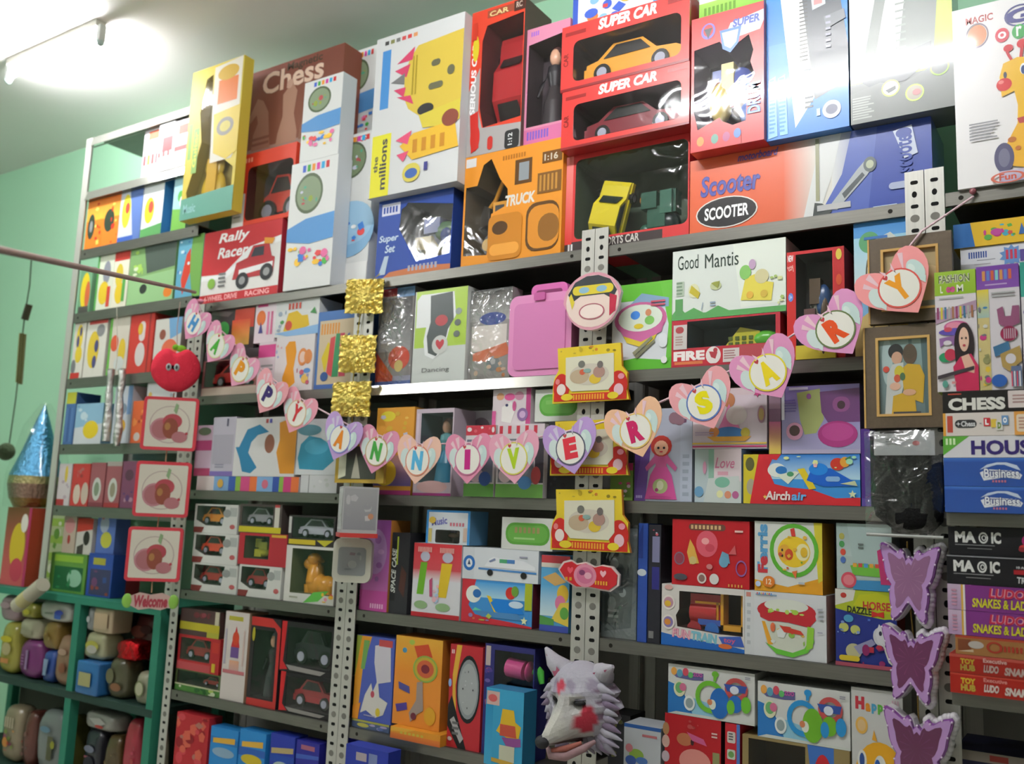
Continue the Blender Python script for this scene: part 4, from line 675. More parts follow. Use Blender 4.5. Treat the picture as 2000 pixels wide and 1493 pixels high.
p3 = B('toy_bag', 900, 572, 998, 732, b, .06, '9c9894', 'g 0 0 1 .35 #4c4c4c #b8b8b4;e .55 .33 .32 .07 #3c4c94;r .05 .4 .9 .68 #e4dcd4;p .1 .7 .9 .6 1 .72 .5 .8 .1 .78 #d0704c;e .6 .82 .16 .08 #7c8488;b 8 .02 .75 .98 .98 .08 81 #d8b8a0 #c87c4c #b8b8b8', 'shiny clear bag with blue and orange contents, left of the pink case', 'toy bag', yf=.032)
wrap(p3, 910, 574, 990, 732, .032, .06, b, 3)
# pink case
a = at(994, 650, .0); e2 = at(1116, 650, .0); Wd = e2.x-a.x; H = at(994, 572, 0).z-b
cs = empty('pink_case', ((a.x+e2.x)/2, .0, b+.001), 'translucent pink plastic carry case with a handle slot, right of the two shiny clear bags', 'case')
m = MB(); P = rrect(-Wd/2, 0, Wd/2, H*.94, .03, 5); m.prism(P, 0, .09, 'dc8cbc', 'plastic', sm=True)
m.prism(rrect(-Wd/2+.02, .02, Wd/2-.02, H*.84, .02, 5), -.004, 0, 'd07cb0', 'plastic'); m.build('shell', cs)
m = MB(); m.prism(rrect(-Wd*.18, H*.9, Wd*.4, H*1.06, .02, 4), .01, .05, 'd468ac', 'plastic'); m.face([(x, .009, z) for x, z in rrect(-Wd*.1, H*.93, Wd*.32, H*.99, .01, 3)], '7c2c5c', 'plastic'); m.build('handle', cs)
m = MB(); m.prism(rrect(-.02, H*.86, .02, H*.95, .005, 2), -.008, 0, 'c45c9c', 'plastic'); m.build('latch', cs)
# ---- C
c_ = Zs['C']
B('toy_box', 733, 798, 806, 963, c_, .12, 'e0a03c', 'e .3 .1 .2 .06 #e0d03c;b 8 .1 .05 .95 .4 .1 91 #e8c05c #c8c8d8 #d8b03c;g 0 .55 1 .9 #b88c7c #6c5c9c;e .3 .75 .3 .15 #e0c03c;r 0 .95 1 1 #b03c80', 'orange carton with yellow and purple print behind the green N heart', 'toy box')
B('doll_box', 810, 800, 884, 963, c_, .12, 'c8b8c4', 'k .02 .05 .1 .95 1 .8 #d8c8d4;e .5 .9 .4 .07 #d8b0b0;r 0 .97 1 1 #a83c84', 'open window carton with blue-grey backdrop and small dolls behind the blue N heart', 'doll box', win='.14 .05 .97 .05 .97 .85 .14 .85', toy='doll 7a4c44 5c9ca0 3c84a0', wc='4c6068')
B('doll_box', 886, 802, 948, 962, c_, .12, 'bcb8c0', 'k .02 .05 .16 .95 1 .8 #d8d4d8;k .03 .06 .14 .12 2 .6 #555;e .65 .22 .3 .14 #8a7c88;e .65 .26 .16 .1 #4a4248;b 8 .2 .4 .95 .95 .12 93 #6c9c3c #c85c5c #8c7cb0 #4c6ca8', 'lilac-grey carton left of the kitten-print cartons, behind the magenta I heart', 'doll box', yf=.1)
k1 = B('doll_box', 908, 832, 966, 968, c_, .1, 'd8d4d4', 'r 0 0 1 .14 #c83c4c;b 6 .05 .02 .95 .12 .1 94 #e8e0e0 #d86470;r .05 .2 .95 .8 #6c7484;r 0 .82 1 1 #5c9440;e .4 .7 .25 .1 #c8b0b8;e .7 .75 .2 .1 #3c5c9c', 'white-topped carton with green base behind the magenta I heart, left one of two', 'doll box', 'pair of cartons with a green base', yf=-.01)
k2 = B('doll_box', 970, 830, 1062, 968, c_, .1, 'd8d4d4', 'r 0 0 1 .14 #d8ccd0;k .04 .02 .96 .13 5 .4 #c83c4c;r .04 .2 .8 .8 #787c84;r .82 .2 1 .8 #3c3a40;r 0 .82 1 1 #6ca44c;e .85 .7 .1 .12 #b04c4c;e .62 .8 .14 .09 #4c84b8;e .2 .7 .14 .1 #d8c4c8', 'white-topped carton with green base behind the yellow-green V heart, right one of two', 'doll box', 'pair of cartons with a green base', yf=-.01)
B('toy_box', 962, 762, 1036, 832, k2, .1, 'd8ccd0', 'r .88 0 1 1 #b84880;e .45 .22 .14 .1 #d85c94;e .7 .2 .12 .12 #c88ca4;e .2 .2 .1 .1 #d8a078;p .25 .5 .5 .35 .6 .6 .5 .95 .25 .9 #e8e4e0;e .38 .45 .04 .04 #335;e .58 .48 .05 .14 #c8588c;e .8 .72 .14 .18 #8c6c9c;e .8 .72 .08 .1 #c8a8cc;r 0 .6 .1 1 #d05c94', 'pink and white carton standing on the carton with the V heart', 'toy box')
gx = B('toy_box', 1066, 824, 1140, 966, c_, .1, '2c2c30', 'b 6 .1 .1 .9 .9 .1 97 #3a3a40 #26262c #44404a', 'dark carton beside the yellow frames on the same shelf', 'toy box')
gc = B('toy_box', 1045, 762, 1142, 822, gx, .1, 'd0d4cc', 'q .1 .16 .96 .84 .3 #5aa040;q .14 .24 .92 .76 .3 #6cae50;l .25 .35 .8 .6 1 #7cb860', 'white carton with a green rounded panel on the upper shelf beside the pink kitten carton', 'toy box', 'white cartons with a green rounded panel')
# ---- D
d_ = Zs['D']
B('toy_box', 692, 1014, 760, 1190, d_, .1, 'a45c9c', 'g 0 0 1 1 #8c4c90 #b868a4;e .5 .35 .4 .25 #a47cac;b 6 .1 .1 .9 .7 .12 101 #b890b8 #8c5c94;r 0 .78 1 1 #b84c94;k .4 .92 .9 .97 6 .6 #e0b0d0', 'purple-pink carton beside the slotted post below the gold foil', 'toy box', side='c8843c')
B('toy_box', 763, 1040, 798, 1194, d_, .12, '2a2a2e', 'r .04 .1 .3 .85 #1a1a1c;t SPACE_CASE .05 .2 .3 .75 #c8ccc4 90 .2;r .3 .05 .38 .4 #a8b83c;p .6 .4 .9 .5 .8 .8 .5 .7 #4a2c26', 'narrow dark carton with pale vertical lettering', 'toy box')
mic = B('microphone_box', 806, 1060, 900, 1206, d_, .1, 'd4d4d8', 'g 0 0 1 .36 #c8343c #c84c54;g 0 .36 1 .5 #c86468 #d8d0d4;r 0 .94 1 1 #b82c34;p .16 .26 .3 .26 .24 .7 .1 .7 #6cac2c;p .6 .26 .82 .26 .72 .72 .54 .72 #d8b82c;e .25 .18 .1 .07 #b8b8c8;e .72 .18 .11 .07 #b8b8c8;e .2 .84 .14 .055 #8cac7c;e .66 .85 .15 .055 #8cac7c;p .36 .5 .42 .46 .44 .72 .38 .72 #b0486c;b 8 .44 .5 .56 .8 .06 103 #a4c0dc #e0b0b8;k .1 .05 .4 .12 10 .6 #e8b0a8;k .56 .05 .86 .12 10 .6 #e8b0a8', 'red and white carton with green and yellow microphones', 'toy box')
air = B('airplane_box', 902, 1130, 1040, 1220, d_, .1, '3f8ccc', 'g .1 .05 .9 .4 #4c9cd8 #a8d0e0;p 0 0 .2 0 .16 .3 .1 .6 .2 .8 .4 .86 .7 .9 1 .96 1 1 0 1 #c0303c;e .17 .34 .11 .2 #e0e4dc;e .22 .32 .06 .1 #2c6cac;p .3 .7 .16 .72 .2 .64 #6ca;p .36 .34 .42 .36 .54 .76 .5 .78 #e0c02c;p .42 .5 .5 .4 .66 .42 .86 .6 .9 .7 .6 .72 .5 .7 #1c7cd0;e .7 .25 .07 .14 #c8342c;e .76 .2 .05 .12 #6c9c3c;e .78 .5 .1 .08 #c8dcec;p .2 .72 .8 .7 .9 .84 .3 .84 #4c84b8;b 5 .08 .76 .45 .92 .05 105 #c86c4c #a8b84c #8c7cac;s .9 .84 .05 5 #d8e0b0;r .9 0 1 .6 #a8b42c', 'blue and red carton with a toy airplane, below the white train box', 'toy box', side='6c2430')
trn = B('train_box', 904, 1068, 1052, 1122, air, .1, 'd4d8dc', 'r 0 0 .16 1 #ccd0d4;e .09 .5 .08 .24 #2c6cb4;e .09 .5 .045 .14 #e0e4e8;p .07 .55 .09 .38 .11 .55 #2c3c5c;p .22 .62 .98 .66 .98 .72 .22 .68 #4c84c0;p .36 .34 .42 .26 .5 .3 .68 .3 .82 .34 .96 .5 .96 .62 .3 .58 #e4e6ea;r .5 .32 .6 .44 #4c9c6c;r .6 .32 .7 .44 #4c7cb8;e .38 .76 .04 .1 #222;e .82 .78 .04 .1 #222;l .76 .2 .9 .3 1 #99a;p .36 .4 .44 .3 .45 .36 .38 .44 #7c88a8', 'long white carton with a white and blue train picture', 'toy box')
B('toy_box', 833, 996, 918, 1058, mic, .1, 'cdd2d6', 'r 0 0 1 .06 #3c8ccc;r 0 0 .05 1 #3c8ccc;r .95 0 1 1 #3c8ccc;t Music .12 .22 .48 .44 #6c6cb4 8;e .14 .3 .08 .1 #d8b84c;k .55 .36 .9 .46 5 .6 #c87080;r .06 .55 .14 .95 #c8b86c;r .86 .5 .94 .9 #c8b0a0', 'white and light blue carton with a small window on the microphone box', 'toy box', win='.22 .58 .78 .97 .05', toy='blob 4 6c443c 5a4c7c 8c6c5c', wc='4c3c3c', side='5c8cb0')
B('toy_box', 980, 1010, 1080, 1070, trn, .1, 'd0d2cc', 'q .08 .16 .94 .84 .3 #5a9c3c;q .12 .24 .9 .76 .3 #68a848;k .26 .3 .78 .48 6 .6 #9c8c5c;l .25 .62 .8 .74 1 #9cc880', 'white carton with a green rounded panel standing on the train box', 'toy box', 'white cartons with a green rounded panel')
B('toy_box', 1056, 1084, 1112, 1230, d_, .1, '58a0cc', 'r 0 0 1 .1 #b83c44;r 0 .1 1 .16 #d0c8bc;p .05 .3 .5 .22 .9 .34 .5 .4 #c8a060;g 0 .4 1 .8 #5ca4d0 #c8dce0;e .78 .5 .2 .12 #e0b83c;e .7 .62 .18 .1 #d8789c;p .4 .85 .7 .62 1 .6 1 .92 #d8c04c;e .85 .75 .15 .08 #5c9c44;p 0 .8 .5 .84 .5 .92 0 .94 #4c8c44;r 0 .92 1 1 #3c4ca0', 'blue picture carton with yellow and green scene beside the post with the red plaque', 'toy box')
# ---- E
e_ = Zs['E']
l1 = B('toy_box', 664, 1398, 760, 1442, e_, .14, '4c5c7c', 'r 0 0 1 .25 #a8a44c;e .3 .6 .16 .25 #b8b050;b 5 .4 .3 .95 .9 .1 111 #5c6ca4 #a89cc0 #c87c4c', 'carton lying flat under the blue and orange rabbit box', 'toy box')
l2 = B('toy_box', 762, 1418, 860, 1458, e_, .14, 'd8902c', 'p 0 0 .5 0 .3 .3 0 .4 #e0a83c;k .2 .28 .7 .6 6 .6 #c8b040;g 0 .5 1 1 #d87c34 #c86430', 'orange carton lying flat under the orange wheel carton', 'toy box', yf=-.02)
B('toy_box', 680, 1238, 768, 1398, l1, .1, '4c5cac', 'p 0 0 .4 0 .2 .4 .12 1 0 1 #d8942c;p 0 0 .14 0 0 .5 #8c9c3c;p .2 .05 .35 .05 .25 .4 .15 .4 #6c9c54;p .5 .1 .9 .05 .95 .5 .6 .55 .5 .3 #c8c4cc;r .6 .02 .95 .1 #b84c4c;p .3 .7 .45 .55 .5 .65 .62 .5 .68 .7 .9 .75 .8 .9 .6 .95 .35 .88 .2 .92 #d0ccc4;e .5 .68 .05 .04 #b84c5c;e .66 .88 .06 .05 #d8c03c;p 0 .85 .2 .8 .15 1 0 1 #e0902c;l .3 .93 .7 .96 1 #99b', 'tall blue and orange carton with a white rabbit picture', 'toy box', roll=0)
B('toy_box', 770, 1240, 862, 1418, l2, .1, 'e08c34', 'g 0 0 1 .4 #e0a83c #e08c30;e .2 .16 .05 .03 #4c8cac;e .35 .06 .06 .03 #a8c050;p .4 .1 .7 .06 .8 .2 .5 .25 #c84c2c;e .66 .34 .26 .15 #c0a83c;e .66 .34 .18 .1 #c8603c;e .66 .34 .09 .05 #7c2c38;o .66 .34 .26 .15 .12 #8cac4c;p .1 .52 .34 .56 .36 .64 .12 .6 #4c4c8c;p .06 .78 .3 .74 .32 .82 .1 .86 #4c3c8c;p .5 .5 .62 .48 .66 .8 .54 .85 .4 .95 .36 .85 .5 .7 #9c8c84;e .46 .88 .06 .04 #6c2c3c;e .8 .85 .12 .1 #d8a02c', 'tall orange carton with a round yellow target wheel', 'toy box', side='b8742c')
B('board_box', 866, 1256, 940, 1462, e_, .1, 'b82c34', 'p .2 0 .36 0 .2 .4 .26 .7 .12 .5 .1 .3 #d8a83c;p 0 .6 .1 .5 .6 1 .3 1 0 .8 #1a1a1c;p 0 .8 .35 1 0 1 #b8282c;e .6 .42 .36 .33 #1c1e20;e .6 .42 .32 .29 #8c9294;e .6 .42 .28 .25 #a4a8a8;b 6 .45 .25 .75 .6 .03 113 #8c9090 #bcc0c0;p .08 .74 .2 .7 .52 .9 .42 .95 #a8a4a4;l .16 .75 .4 .9 3 #666;e .1 .92 .07 .02 #c8b8b0;e .04 .38 .05 .04 #8cacdc;k .06 .05 .16 .09 2 .6 #e8d0d0;e .6 .25 .012 .01 #444;e .6 .6 .012 .01 #444;e .45 .42 .02 .01 #444;e .76 .42 .02 .01 #444', 'red and black carton with a white oval board ringed in black', 'toy box')
pp = B('clay_toy_box', 944, 1256, 1042, 1478, e_, .1, '2c2c6c', 'k .02 .02 .16 .2 1 .7 #b8a8a0;b 10 .02 .2 .3 .6 .08 114 #4c3c84 #6c5c9c #8c4c74', 'dark purple carton with pink and green plastic pieces', 'toy box', win='.2 .05 .98 .05 .98 .4 .2 .4', wc='23203c')
m = MB(); m.tube([(-.02, .03, .255), (.04, .03, .25)], .028, 'd04c8c', n=14); m.ell(.055, .03, .25, .008, .03, .03, 'c8407c')
m.tube([(.075, .03, .258), (.09, .03, .25), (.098, .03, .22)], [.018, .014, .008], '5cc850'); m.build('toy_pieces', pp)
B('toy_box', 948, 1342, 1022, 1480, e_, .07, '3c9cc4', 'r .02 .04 .36 .22 #c8a8a0;e .18 .13 .12 .05 #c85c5c;g 0 .22 .2 1 #2c8cb8 #44a4cc;p .45 .25 .75 .25 .8 .4 .95 .45 .9 .6 .6 .62 .3 .55 .4 .45 #d8b02c;p .4 .45 .8 .45 .84 .6 .4 .6 #c0503c;p .45 .62 .95 .6 .96 .7 .6 .74 #8c4c8c;r .4 .72 .8 .92 #c0c0a8;p .2 .9 .8 .92 .6 .97 .2 .95 #c8a03c', 'light blue carton with a yellow and red figure at the bottom beside the wolf mask', 'toy box', yf=-.075, side='2c749c')
BRK = B('brick_toy', 1042, 1294, 1084, 1318, None, .05, 'b82426', '', 'small bright red toy block left of the wolf mask ear', 'toy', yf=.1, mat='plastic', z=e_+.24)
B('toy_box', 1050, 1322, 1096, 1480, e_, .1, '5c5848', 'b 8 .05 .05 .95 .6 .14 116 #8c9c5c #4c4a40 #a8a07c', 'dull olive carton behind the wolf mask', 'toy box', yf=.09)
# ================================================================ fourth rack
B('toy_box', 1217, 490, 1296, 600, None, .1, 'e0922c', 'r 0 0 .06 .3 #4c84c0;p .4 .1 .6 0 .7 .3 .5 .4 #d85c34;e .3 .45 .2 .2 #e0b078;e .6 .4 .2 .14 #d8c0b0;e .5 .6 .12 .1 #c87c2c;b 5 .1 .5 .9 .9 .1 121 #e8a850 #c87840', 'orange carton peeping above the green drum carton right of the round cream plaque', 'toy box', yf=.12, side='5c4c74', z=b+.0008)
B('drum_toy_box', 1196, 560, 1312, 712, b, .085, 'd8dce0', 'r .1 0 1 .2 #66b83c;p .8 0 1 0 1 1 .9 1 .95 .5 #6cbc44;p 0 .9 .4 .86 .9 .9 1 .86 1 1 0 1 #5cb034;p .2 .3 .5 .12 .95 .2 .95 .3 .8 .3 .4 .28 #88a8c4;e .48 .42 .44 .2 #cc6c9c;e .48 .4 .37 .15 #dfe8d8;e .4 .36 .08 .05 #4c8ce0;e .6 .34 .06 .05 #d8946c;e .3 .44 .06 .04 #d8b04c;e .66 .45 .08 .05 #84c464;e .46 .5 .08 .03 #e0c83c;e .48 .43 .06 .04 #a0d8c4;p .12 .5 .8 .54 .7 .7 .5 .74 .26 .68 #e0c83c;p .08 .46 .88 .46 .84 .58 .5 .68 .2 .6 #cc6ca0;e .48 .41 .37 .15 #dfe8d8;e .4 .37 .08 .05 #4c8ce0;e .64 .44 .08 .05 #84c464;e .46 .5 .08 .03 #e0c83c;e .62 .35 .05 .04 #d8946c;p .4 .84 .72 .66 .74 .69 .44 .87 #7c7c64;p .36 .8 .68 .62 .7 .65 .4 .83 #8c8c70;q .8 .6 .94 .76 .1 #e0e4e8;l .66 .22 .9 .3 2 #c85c6c;q .84 .86 .94 .94 .1 #e8e8e8', 'green and white carton with a pink toy drum and drumsticks', 'toy box')
fire = B('boat_toy_box', 1312, 628, 1524, 708, b, .13, 'b83440', 'r 0 .64 .48 1 #c0303c;t FIRE .02 .66 .32 .86 #f4ece8 0 0 .06;r .03 .88 .3 .94 #d87c4c;e .4 .78 .07 .18 #e8e0dc;p .36 .7 .44 .72 .42 .86 .38 .82 #b04048;e .42 .68 .02 .05 #b04048;r .49 .66 .64 .94 #d8d0cc;l .5 .7 .63 .9 4 #a87c7c;r 0 .95 1 1 #b02c3c;r .64 .62 1 1 #b04a50;r .02 .1 .15 .62 #cfc8c4;q .04 .14 .12 .28 .1 #b04c50;l .04 .34 .13 .56 4 #b0948c', 'red and white carton with a window onto a green and yellow toy boat', 'toy box', win='.15 .04 .96 .04 .96 .6 .15 .6', wc='3a4a50')
m = MB(); m.prism([(-.02, .09), (.1, .09), (.11, .15), (.04, .17)], .03, .07, 'c8c03c', 'plastic')
for i in range(4):
    for j in range(2): m.box(-.0+i*.024, .026, .098+j*.022, .014+i*.024, .03, .112+j*.022, '5c6a2c', 'plastic')
m.ell(.125, .05, .12, .05, .03, .035, '62b83c'); m.ell(-.05, .06, .09, .06, .03, .02, '3c74a0'); m.box(.06, .02, .075, .13, .05, .088, 'd8d870', 'plastic'); m.build('toy_boat', fire, (0, .012, -.012)).scale = (.8, .8, .72)
gm = B('toy_box', 1311, 493, 1535, 604, fire, .13, 'dfe5de', 'p .55 0 1 0 1 .86 .62 .9 #e9efe4;r 0 .92 1 1 #5ca45c;p 0 .92 .06 .8 .12 .9 .2 .84 .3 .93 .42 .84 .54 .94 .6 .92 .6 1 0 1 #5ca45c;t Good .05 .08 .24 .28 #2c3c34 0 0 0;t Mantis .3 .1 .6 .3 #2c3c34 0 0 0;r .03 .7 .1 .94 #5c9c5c;r .04 .45 .11 .66 #b4c4b0;l .04 .46 .11 .66 4 #7c947c;e .2 .6 .05 .1 #e0e0b8;p .18 .52 .26 .64 .24 .72 .16 .62 #c8b83c;e .4 .56 .05 .06 #c8d0a0;p .62 .8 .66 .5 .74 .46 .8 .56 .9 .6 .88 .84 #e8d858;e .66 .42 .05 .1 #8cc86c;e .72 .32 .03 .07 #c8a8c8;e .8 .5 .06 .1 #d8d0a0;t / .27 .78 .29 .88 #9ab;l .35 .78 .4 .86 2 #9ab;e .7 .74 .03 .05 #e8b84c;e .82 .74 .03 .05 #d8b84c;p .36 .52 .44 .5 .42 .6 #9aa04c;b 6 .88 .5 .99 .9 .03 123 #a8c070 #d8dca0', 'white carton with green grass border and thin handwritten-style title', 'toy box', mat='gloss_card')
fb = B('figure_box', 1537, 494, 1650, 690, b, .1, 'c02c30', 'r 0 0 .14 1 #c8302c;r .82 0 1 1 #b82c2c;t NEW .02 .03 .12 .09 #fff;t toy .02 .12 .13 .19 #e8b0a8 20;e .07 .42 .045 .04 #6c8ce0;t 3+ .045 .4 .095 .44 #dfe8ff;e .91 .07 .05 .05 #d8c04c;e .91 .3 .05 .05 #c8502c', 'dark windowed carton with red edges, right of the white carton with grass border', 'toy box', win='.16 .03 .8 .03 .8 .96 .16 .96', toy='blob 8 3a4c54 5c4c3c 2c4c78 6c4a4a 7c7c74', wc='3a3838', side='a82c30')
B('toy_box', 1554, 676, 1632, 698, b, .01, 'c8b83c', 'p .5 .2 1 0 1 .4 .6 .6 #e0d060;e .7 .5 .03 .2 #5c4c3c', 'flat yellow and white packet on the shelf under the orange-red R heart', 'toy packet', yf=-.002)
B('toy_box', 1668, 436, 1772, 600, b, .12, '7cb0d4', 'g 0 0 1 .12 #3c84c8 #5c9cd8;g 0 .12 1 .5 #9ccce0 #cfe0e0;e .3 .16 .2 .08 #5c9c6c;p .2 .5 .3 .16 .7 .1 .95 .2 .9 .5 #c8ccc4;o .42 .4 .2 .2 .14 #5c5440;e .75 .25 .14 .1 #8cbcd8;p 0 .75 .5 .62 1 .7 1 1 0 1 #c8b070;o .5 .86 .2 .12 .14 #5c5440;l .2 .12 .8 .16 1 #3c6cac', 'light blue beach-scene carton behind the upper brown picture frame', 'toy box')
B('toy_box', 1668, 606, 1730, 690, None, .09, '6c6c4c', 'b 12 .02 .02 .98 .98 .14 125 #8cb04c #5c5c94 #a8a04c #44444c', 'small mottled green and blue packet behind the orange-red R heart', 'toy packet', yf=.14, z=b+.0008)
# ---- C
B('toy_box', 1192, 905, 1236, 975, c_, .1, '6c8c3c', 'r 0 0 1 .2 #a8305c;b 6 .1 .2 .9 .9 .18 131 #c84c7c #8cac4c #d8c0c8', 'small green and pink packet beside the second yellow frame', 'toy packet')
dl = B('doll_box', 1240, 800, 1352, 977, c_, .09, 'aeb4c4', 'r 0 .3 .14 1 #5c3c8c;p .14 .4 .3 .3 .2 1 0 1 #6c4c9c;r .8 .05 1 1 #b4bccc;l .84 .5 .96 .98 6 #9ca4b4;b 5 .5 .02 .95 .24 .1 132 #6c4c64 #8c6c78 #a894a4;doll .16 .3 .78 .98 #b83c34 #d858a0 #d0649c;e .46 .84 .13 .08 #b8c488;e .46 .83 .06 .05 #dfe0c0;e .4 .88 .03 .02 #a03c74;e .46 .96 .2 .02 #c84c90;k .04 .94 .16 .97 4 .6 #cbe', 'lilac-grey carton printed with a red-haired doll in pink, below the crimson R heart', 'doll box')
cup = B('cup_box', 1357, 878, 1448, 980, c_, .09, 'c4ccc8', 'g 0 0 .3 1 #a8b8b4 #bccad0;r .3 0 .42 1 #8cb4a0;r .42 0 1 .6 #dcccd0;t Love .44 .16 .86 .36 #d07898 0 .3 .01;l .5 .42 .8 .56 1 #d8a0b0;p .3 .55 .95 .5 1 1 .2 1 #c8d0cc;e .6 .62 .16 .1 #7cb49c;e .55 .84 .07 .07 #e0e0a8;e .72 .85 .07 .07 #d89070;e .88 .85 .07 .07 #b0608c;e .1 .8 .1 .1 #6c9cc0;e .22 .35 .04 .12 #c890a8', 'pale pink and mint carton with script lettering, below the yellow S heart', 'toy box')
ap = B('airplane_box', 1452, 888, 1680, 985, c_, .09, '3f90d4', 'g .2 0 1 .5 #2c7cd0 #b8dcec;r 0 0 .14 1 #d0c030;e .06 .2 .04 .14 #5c5c34;e .07 .66 .04 .16 #a8a088;p .14 0 .34 0 .3 .12 .26 .1 .22 .3 .28 .6 .4 .66 .6 .7 .8 .86 1 .84 1 1 .06 1 #cc2c34;e .3 .32 .08 .14 #e4e8e0;e .34 .32 .05 .08 #2c74b8;p .3 .42 .46 .34 .5 .36 .4 .6 #dce4d0;e .42 .4 .03 .05 #4c9468;p .48 .3 .54 .28 .64 .68 .58 .7 #dcc428;p .56 .52 .6 .3 .76 .28 .94 .52 .98 .62 .7 .64 #1a60c4;e .66 .3 .08 .12 #2484dc;e .82 .2 .06 .12 #cc3c2c;e .88 .16 .04 .1 #e0a03c;p .88 .1 .93 .04 .92 .2 #4c8c54;q .72 .44 .84 .54 .3 #88b0dc;p .84 .58 .96 .52 .98 .62 #c8d0a8;b 7 .3 .05 .98 .3 .03 133 #a8e0b8 #e0e8a0 #e8b8b8;t Airch .2 .74 .42 .92 #e8dcd8 0 .1 .03;t air .43 .76 .56 .92 #5cb0e8 0 .1 .03;s .94 .78 .035 5 #d8e0b0;s .2 .86 .02 5 #e0c060', 'long blue and red carton with a toy airplane, below the purple toy box', 'toy box')
B('toy_box', 1682, 838, 1700, 984, c_, .16, '4c2c80', 'r 0 .9 1 1 #5c4c98', 'narrow dark purple carton at the right end of the shelf, beside the black bag', 'toy box')
B('toy_box', 1351, 762, 1498, 868, cup, .09, 'd8ccd4', 'r 0 0 1 .12 #d8c8cc;b 5 .02 .02 .3 .3 .08 141 #d8a8b8 #c88ca4;e .5 .2 .08 .12 #b87c54;p .5 .26 .62 .6 .66 .7 .34 .7 .4 .56 #d884b0;e .6 .45 .14 .16 #dcd8d4;e .5 .74 .2 .1 #4c84c0;e .3 .72 .07 .08 #d89050;e .72 .74 .06 .08 #c8b84c;p .2 .8 .8 .8 .72 .88 .3 .88 #e0a848;kh 0 .9 1 1 2 .5 #e0c050 #c83c74;s .88 .1 .06 6 #b8447c;e .93 .45 .05 .14 #a88090;e .93 .45 .035 .1 #b8a068;l .04 .72 .3 .8 2 #b8a8c0', 'pink and white carton with a doll figure, under the yellow S and A hearts', 'toy box')
B('toy_box', 1527, 756, 1682, 878, ap, .09, '8c78b4', 'g 0 0 1 1 #8c7cc0 #a4a0c4;p .2 .1 .5 .05 .55 .5 .45 .7 .3 .72 .24 .5 #a8b06c;p .5 .1 1 .06 1 .55 .6 .55 .52 .4 #6c3c74;q .66 .18 .88 .4 .1 #8c4c84;q .72 .24 .82 .36 .1 #3c2430;e .72 .72 .25 .19 #a82c7c;e .72 .69 .2 .13 #b8408c;q .06 .54 .28 .8 .3 #d898b8;q .1 .58 .24 .74 .1 #4c2c2c;l .03 .2 .2 .4 5 #6c5ca4;e .36 .16 .03 .04 #9c5ca0;r 0 .94 1 1 #b0a8c4;k 0 0 .04 .5 1 1 #e0e0ec;r .1 .02 .35 .06 #d8d4ec', 'purple carton with green and magenta toy computer picture', 'toy box', mat='gloss_card')
B('toy_box', 1502, 762, 1525, 868, ap, .09, '8c6c84', 'g 0 .5 1 1 #c86c94 #d8c050;r 0 0 1 .3 #a88ca0', 'narrow pinkish carton between the doll carton and the purple toy carton', 'toy box')
# ---- D
suit = B('dress_up_bag', 1176, 1024, 1244, 1246, d_, .05, '7c8686', 'g 0 0 1 1 #6c7678 #848e8c;p .05 .3 .3 .1 .6 .1 .9 .4 .85 .9 .1 .95 #5f6a6a;e .35 .35 .12 .05 #a8b0b0;e .6 .6 .1 .04 #a8b4b4;l .2 .75 .5 .85 2 #a4acac;e .3 .7 .12 .06 #8c9898;p .3 .4 .6 .38 .62 .6 .34 .62 #4c5658', 'grey dress-up suit in a shiny clear bag beside the post', 'toy bag', yf=.032)
wrap(suit, 1178, 1024, 1244, 1246, .032, .05, d_, 7)
B('toy_box', 1246, 1022, 1264, 1248, d_, .1, '2c4c9c', 'e .4 .42 .5 .03 #c8d0d4;p 0 .1 .5 0 .5 .3 0 .3 #24387c', 'slim blue carton beside the grey dress-up bag', 'toy box')
B('toy_box', 1266, 1025, 1290, 1250, d_, .1, '24242c', 'r .3 .1 .9 .32 #7c7c9c;r .3 .36 .9 .55 #2c2c74;r .1 .9 .5 .96 #777;b 3 .1 .04 .9 .09 .12 151 #c85c6c #c8c8d0', 'narrow black carton with dark blue label left of the fun train box', 'toy box')
ft = B('train_toy_box', 1292, 1140, 1454, 1272, d_, .12, 'd4cec8', 'p 0 .8 .2 .84 .9 .92 1 .94 1 1 0 1 #2464b4;t FUN .14 .72 .36 .87 #d87c9c -4 0 .06;t TRAIN .37 .74 .68 .89 #7cb8c8 -4 0 .06;t FUN .145 .725 .355 .86 #e8b8c0 -4 0 .0;p .7 .78 .96 .74 1 .9 .76 .92 #3c5cb0;t toy .76 .79 .9 .88 #c85c84;e .78 .92 .08 .04 #d8703c;e .09 .3 .08 .12 #e4dcd4;e .09 .3 .06 .09 #b88c9c;e .08 .32 .04 .05 #d8b03c;e .09 .62 .08 .12 #e4dcd4;e .09 .62 .06 .09 #8c7cb0;e .08 .62 .04 .05 #d88c3c;e .09 .05 .05 .04 #d8a8a0', 'white and blue carton with a red toy train behind its scalloped window', 'toy box', win='.22 .1 .98 .1 .98 .74 .7 .74 .2 .68 .18 .5 .22 .4', wc='3c2220')
m = MB(); m.box(-.045, .03, .055, .04, .07, .14, 'b0242c', 'plastic'); m.tube([(-.045, .05, .09), (.03, .05, .09)], .03, 'b8282c', n=14)
m.box(-.035, .026, .095, .03, .03, .101, 'e09c28', 'plastic'); m.box(-.03, .026, .115, .04, .03, .121, 'e09c28', 'plastic'); m.ell(-.02, .028, .092, .016, .004, .016, 'e8a830'); m.box(.03, .026, .07, .036, .03, .12, 'e09c28', 'plastic')
m.box(-.02, .022, .06, .045, .03, .075, '3c5cb0', 'plastic')
for x, c, r_ in ((-.03, 'a82430', .02), (.02, '2c6cc0', .02)): m.prism([(x+r_*math.cos(t*PI/8), .048+r_*math.sin(t*PI/8)) for t in range(16)], .02, .04, c, 'plastic')
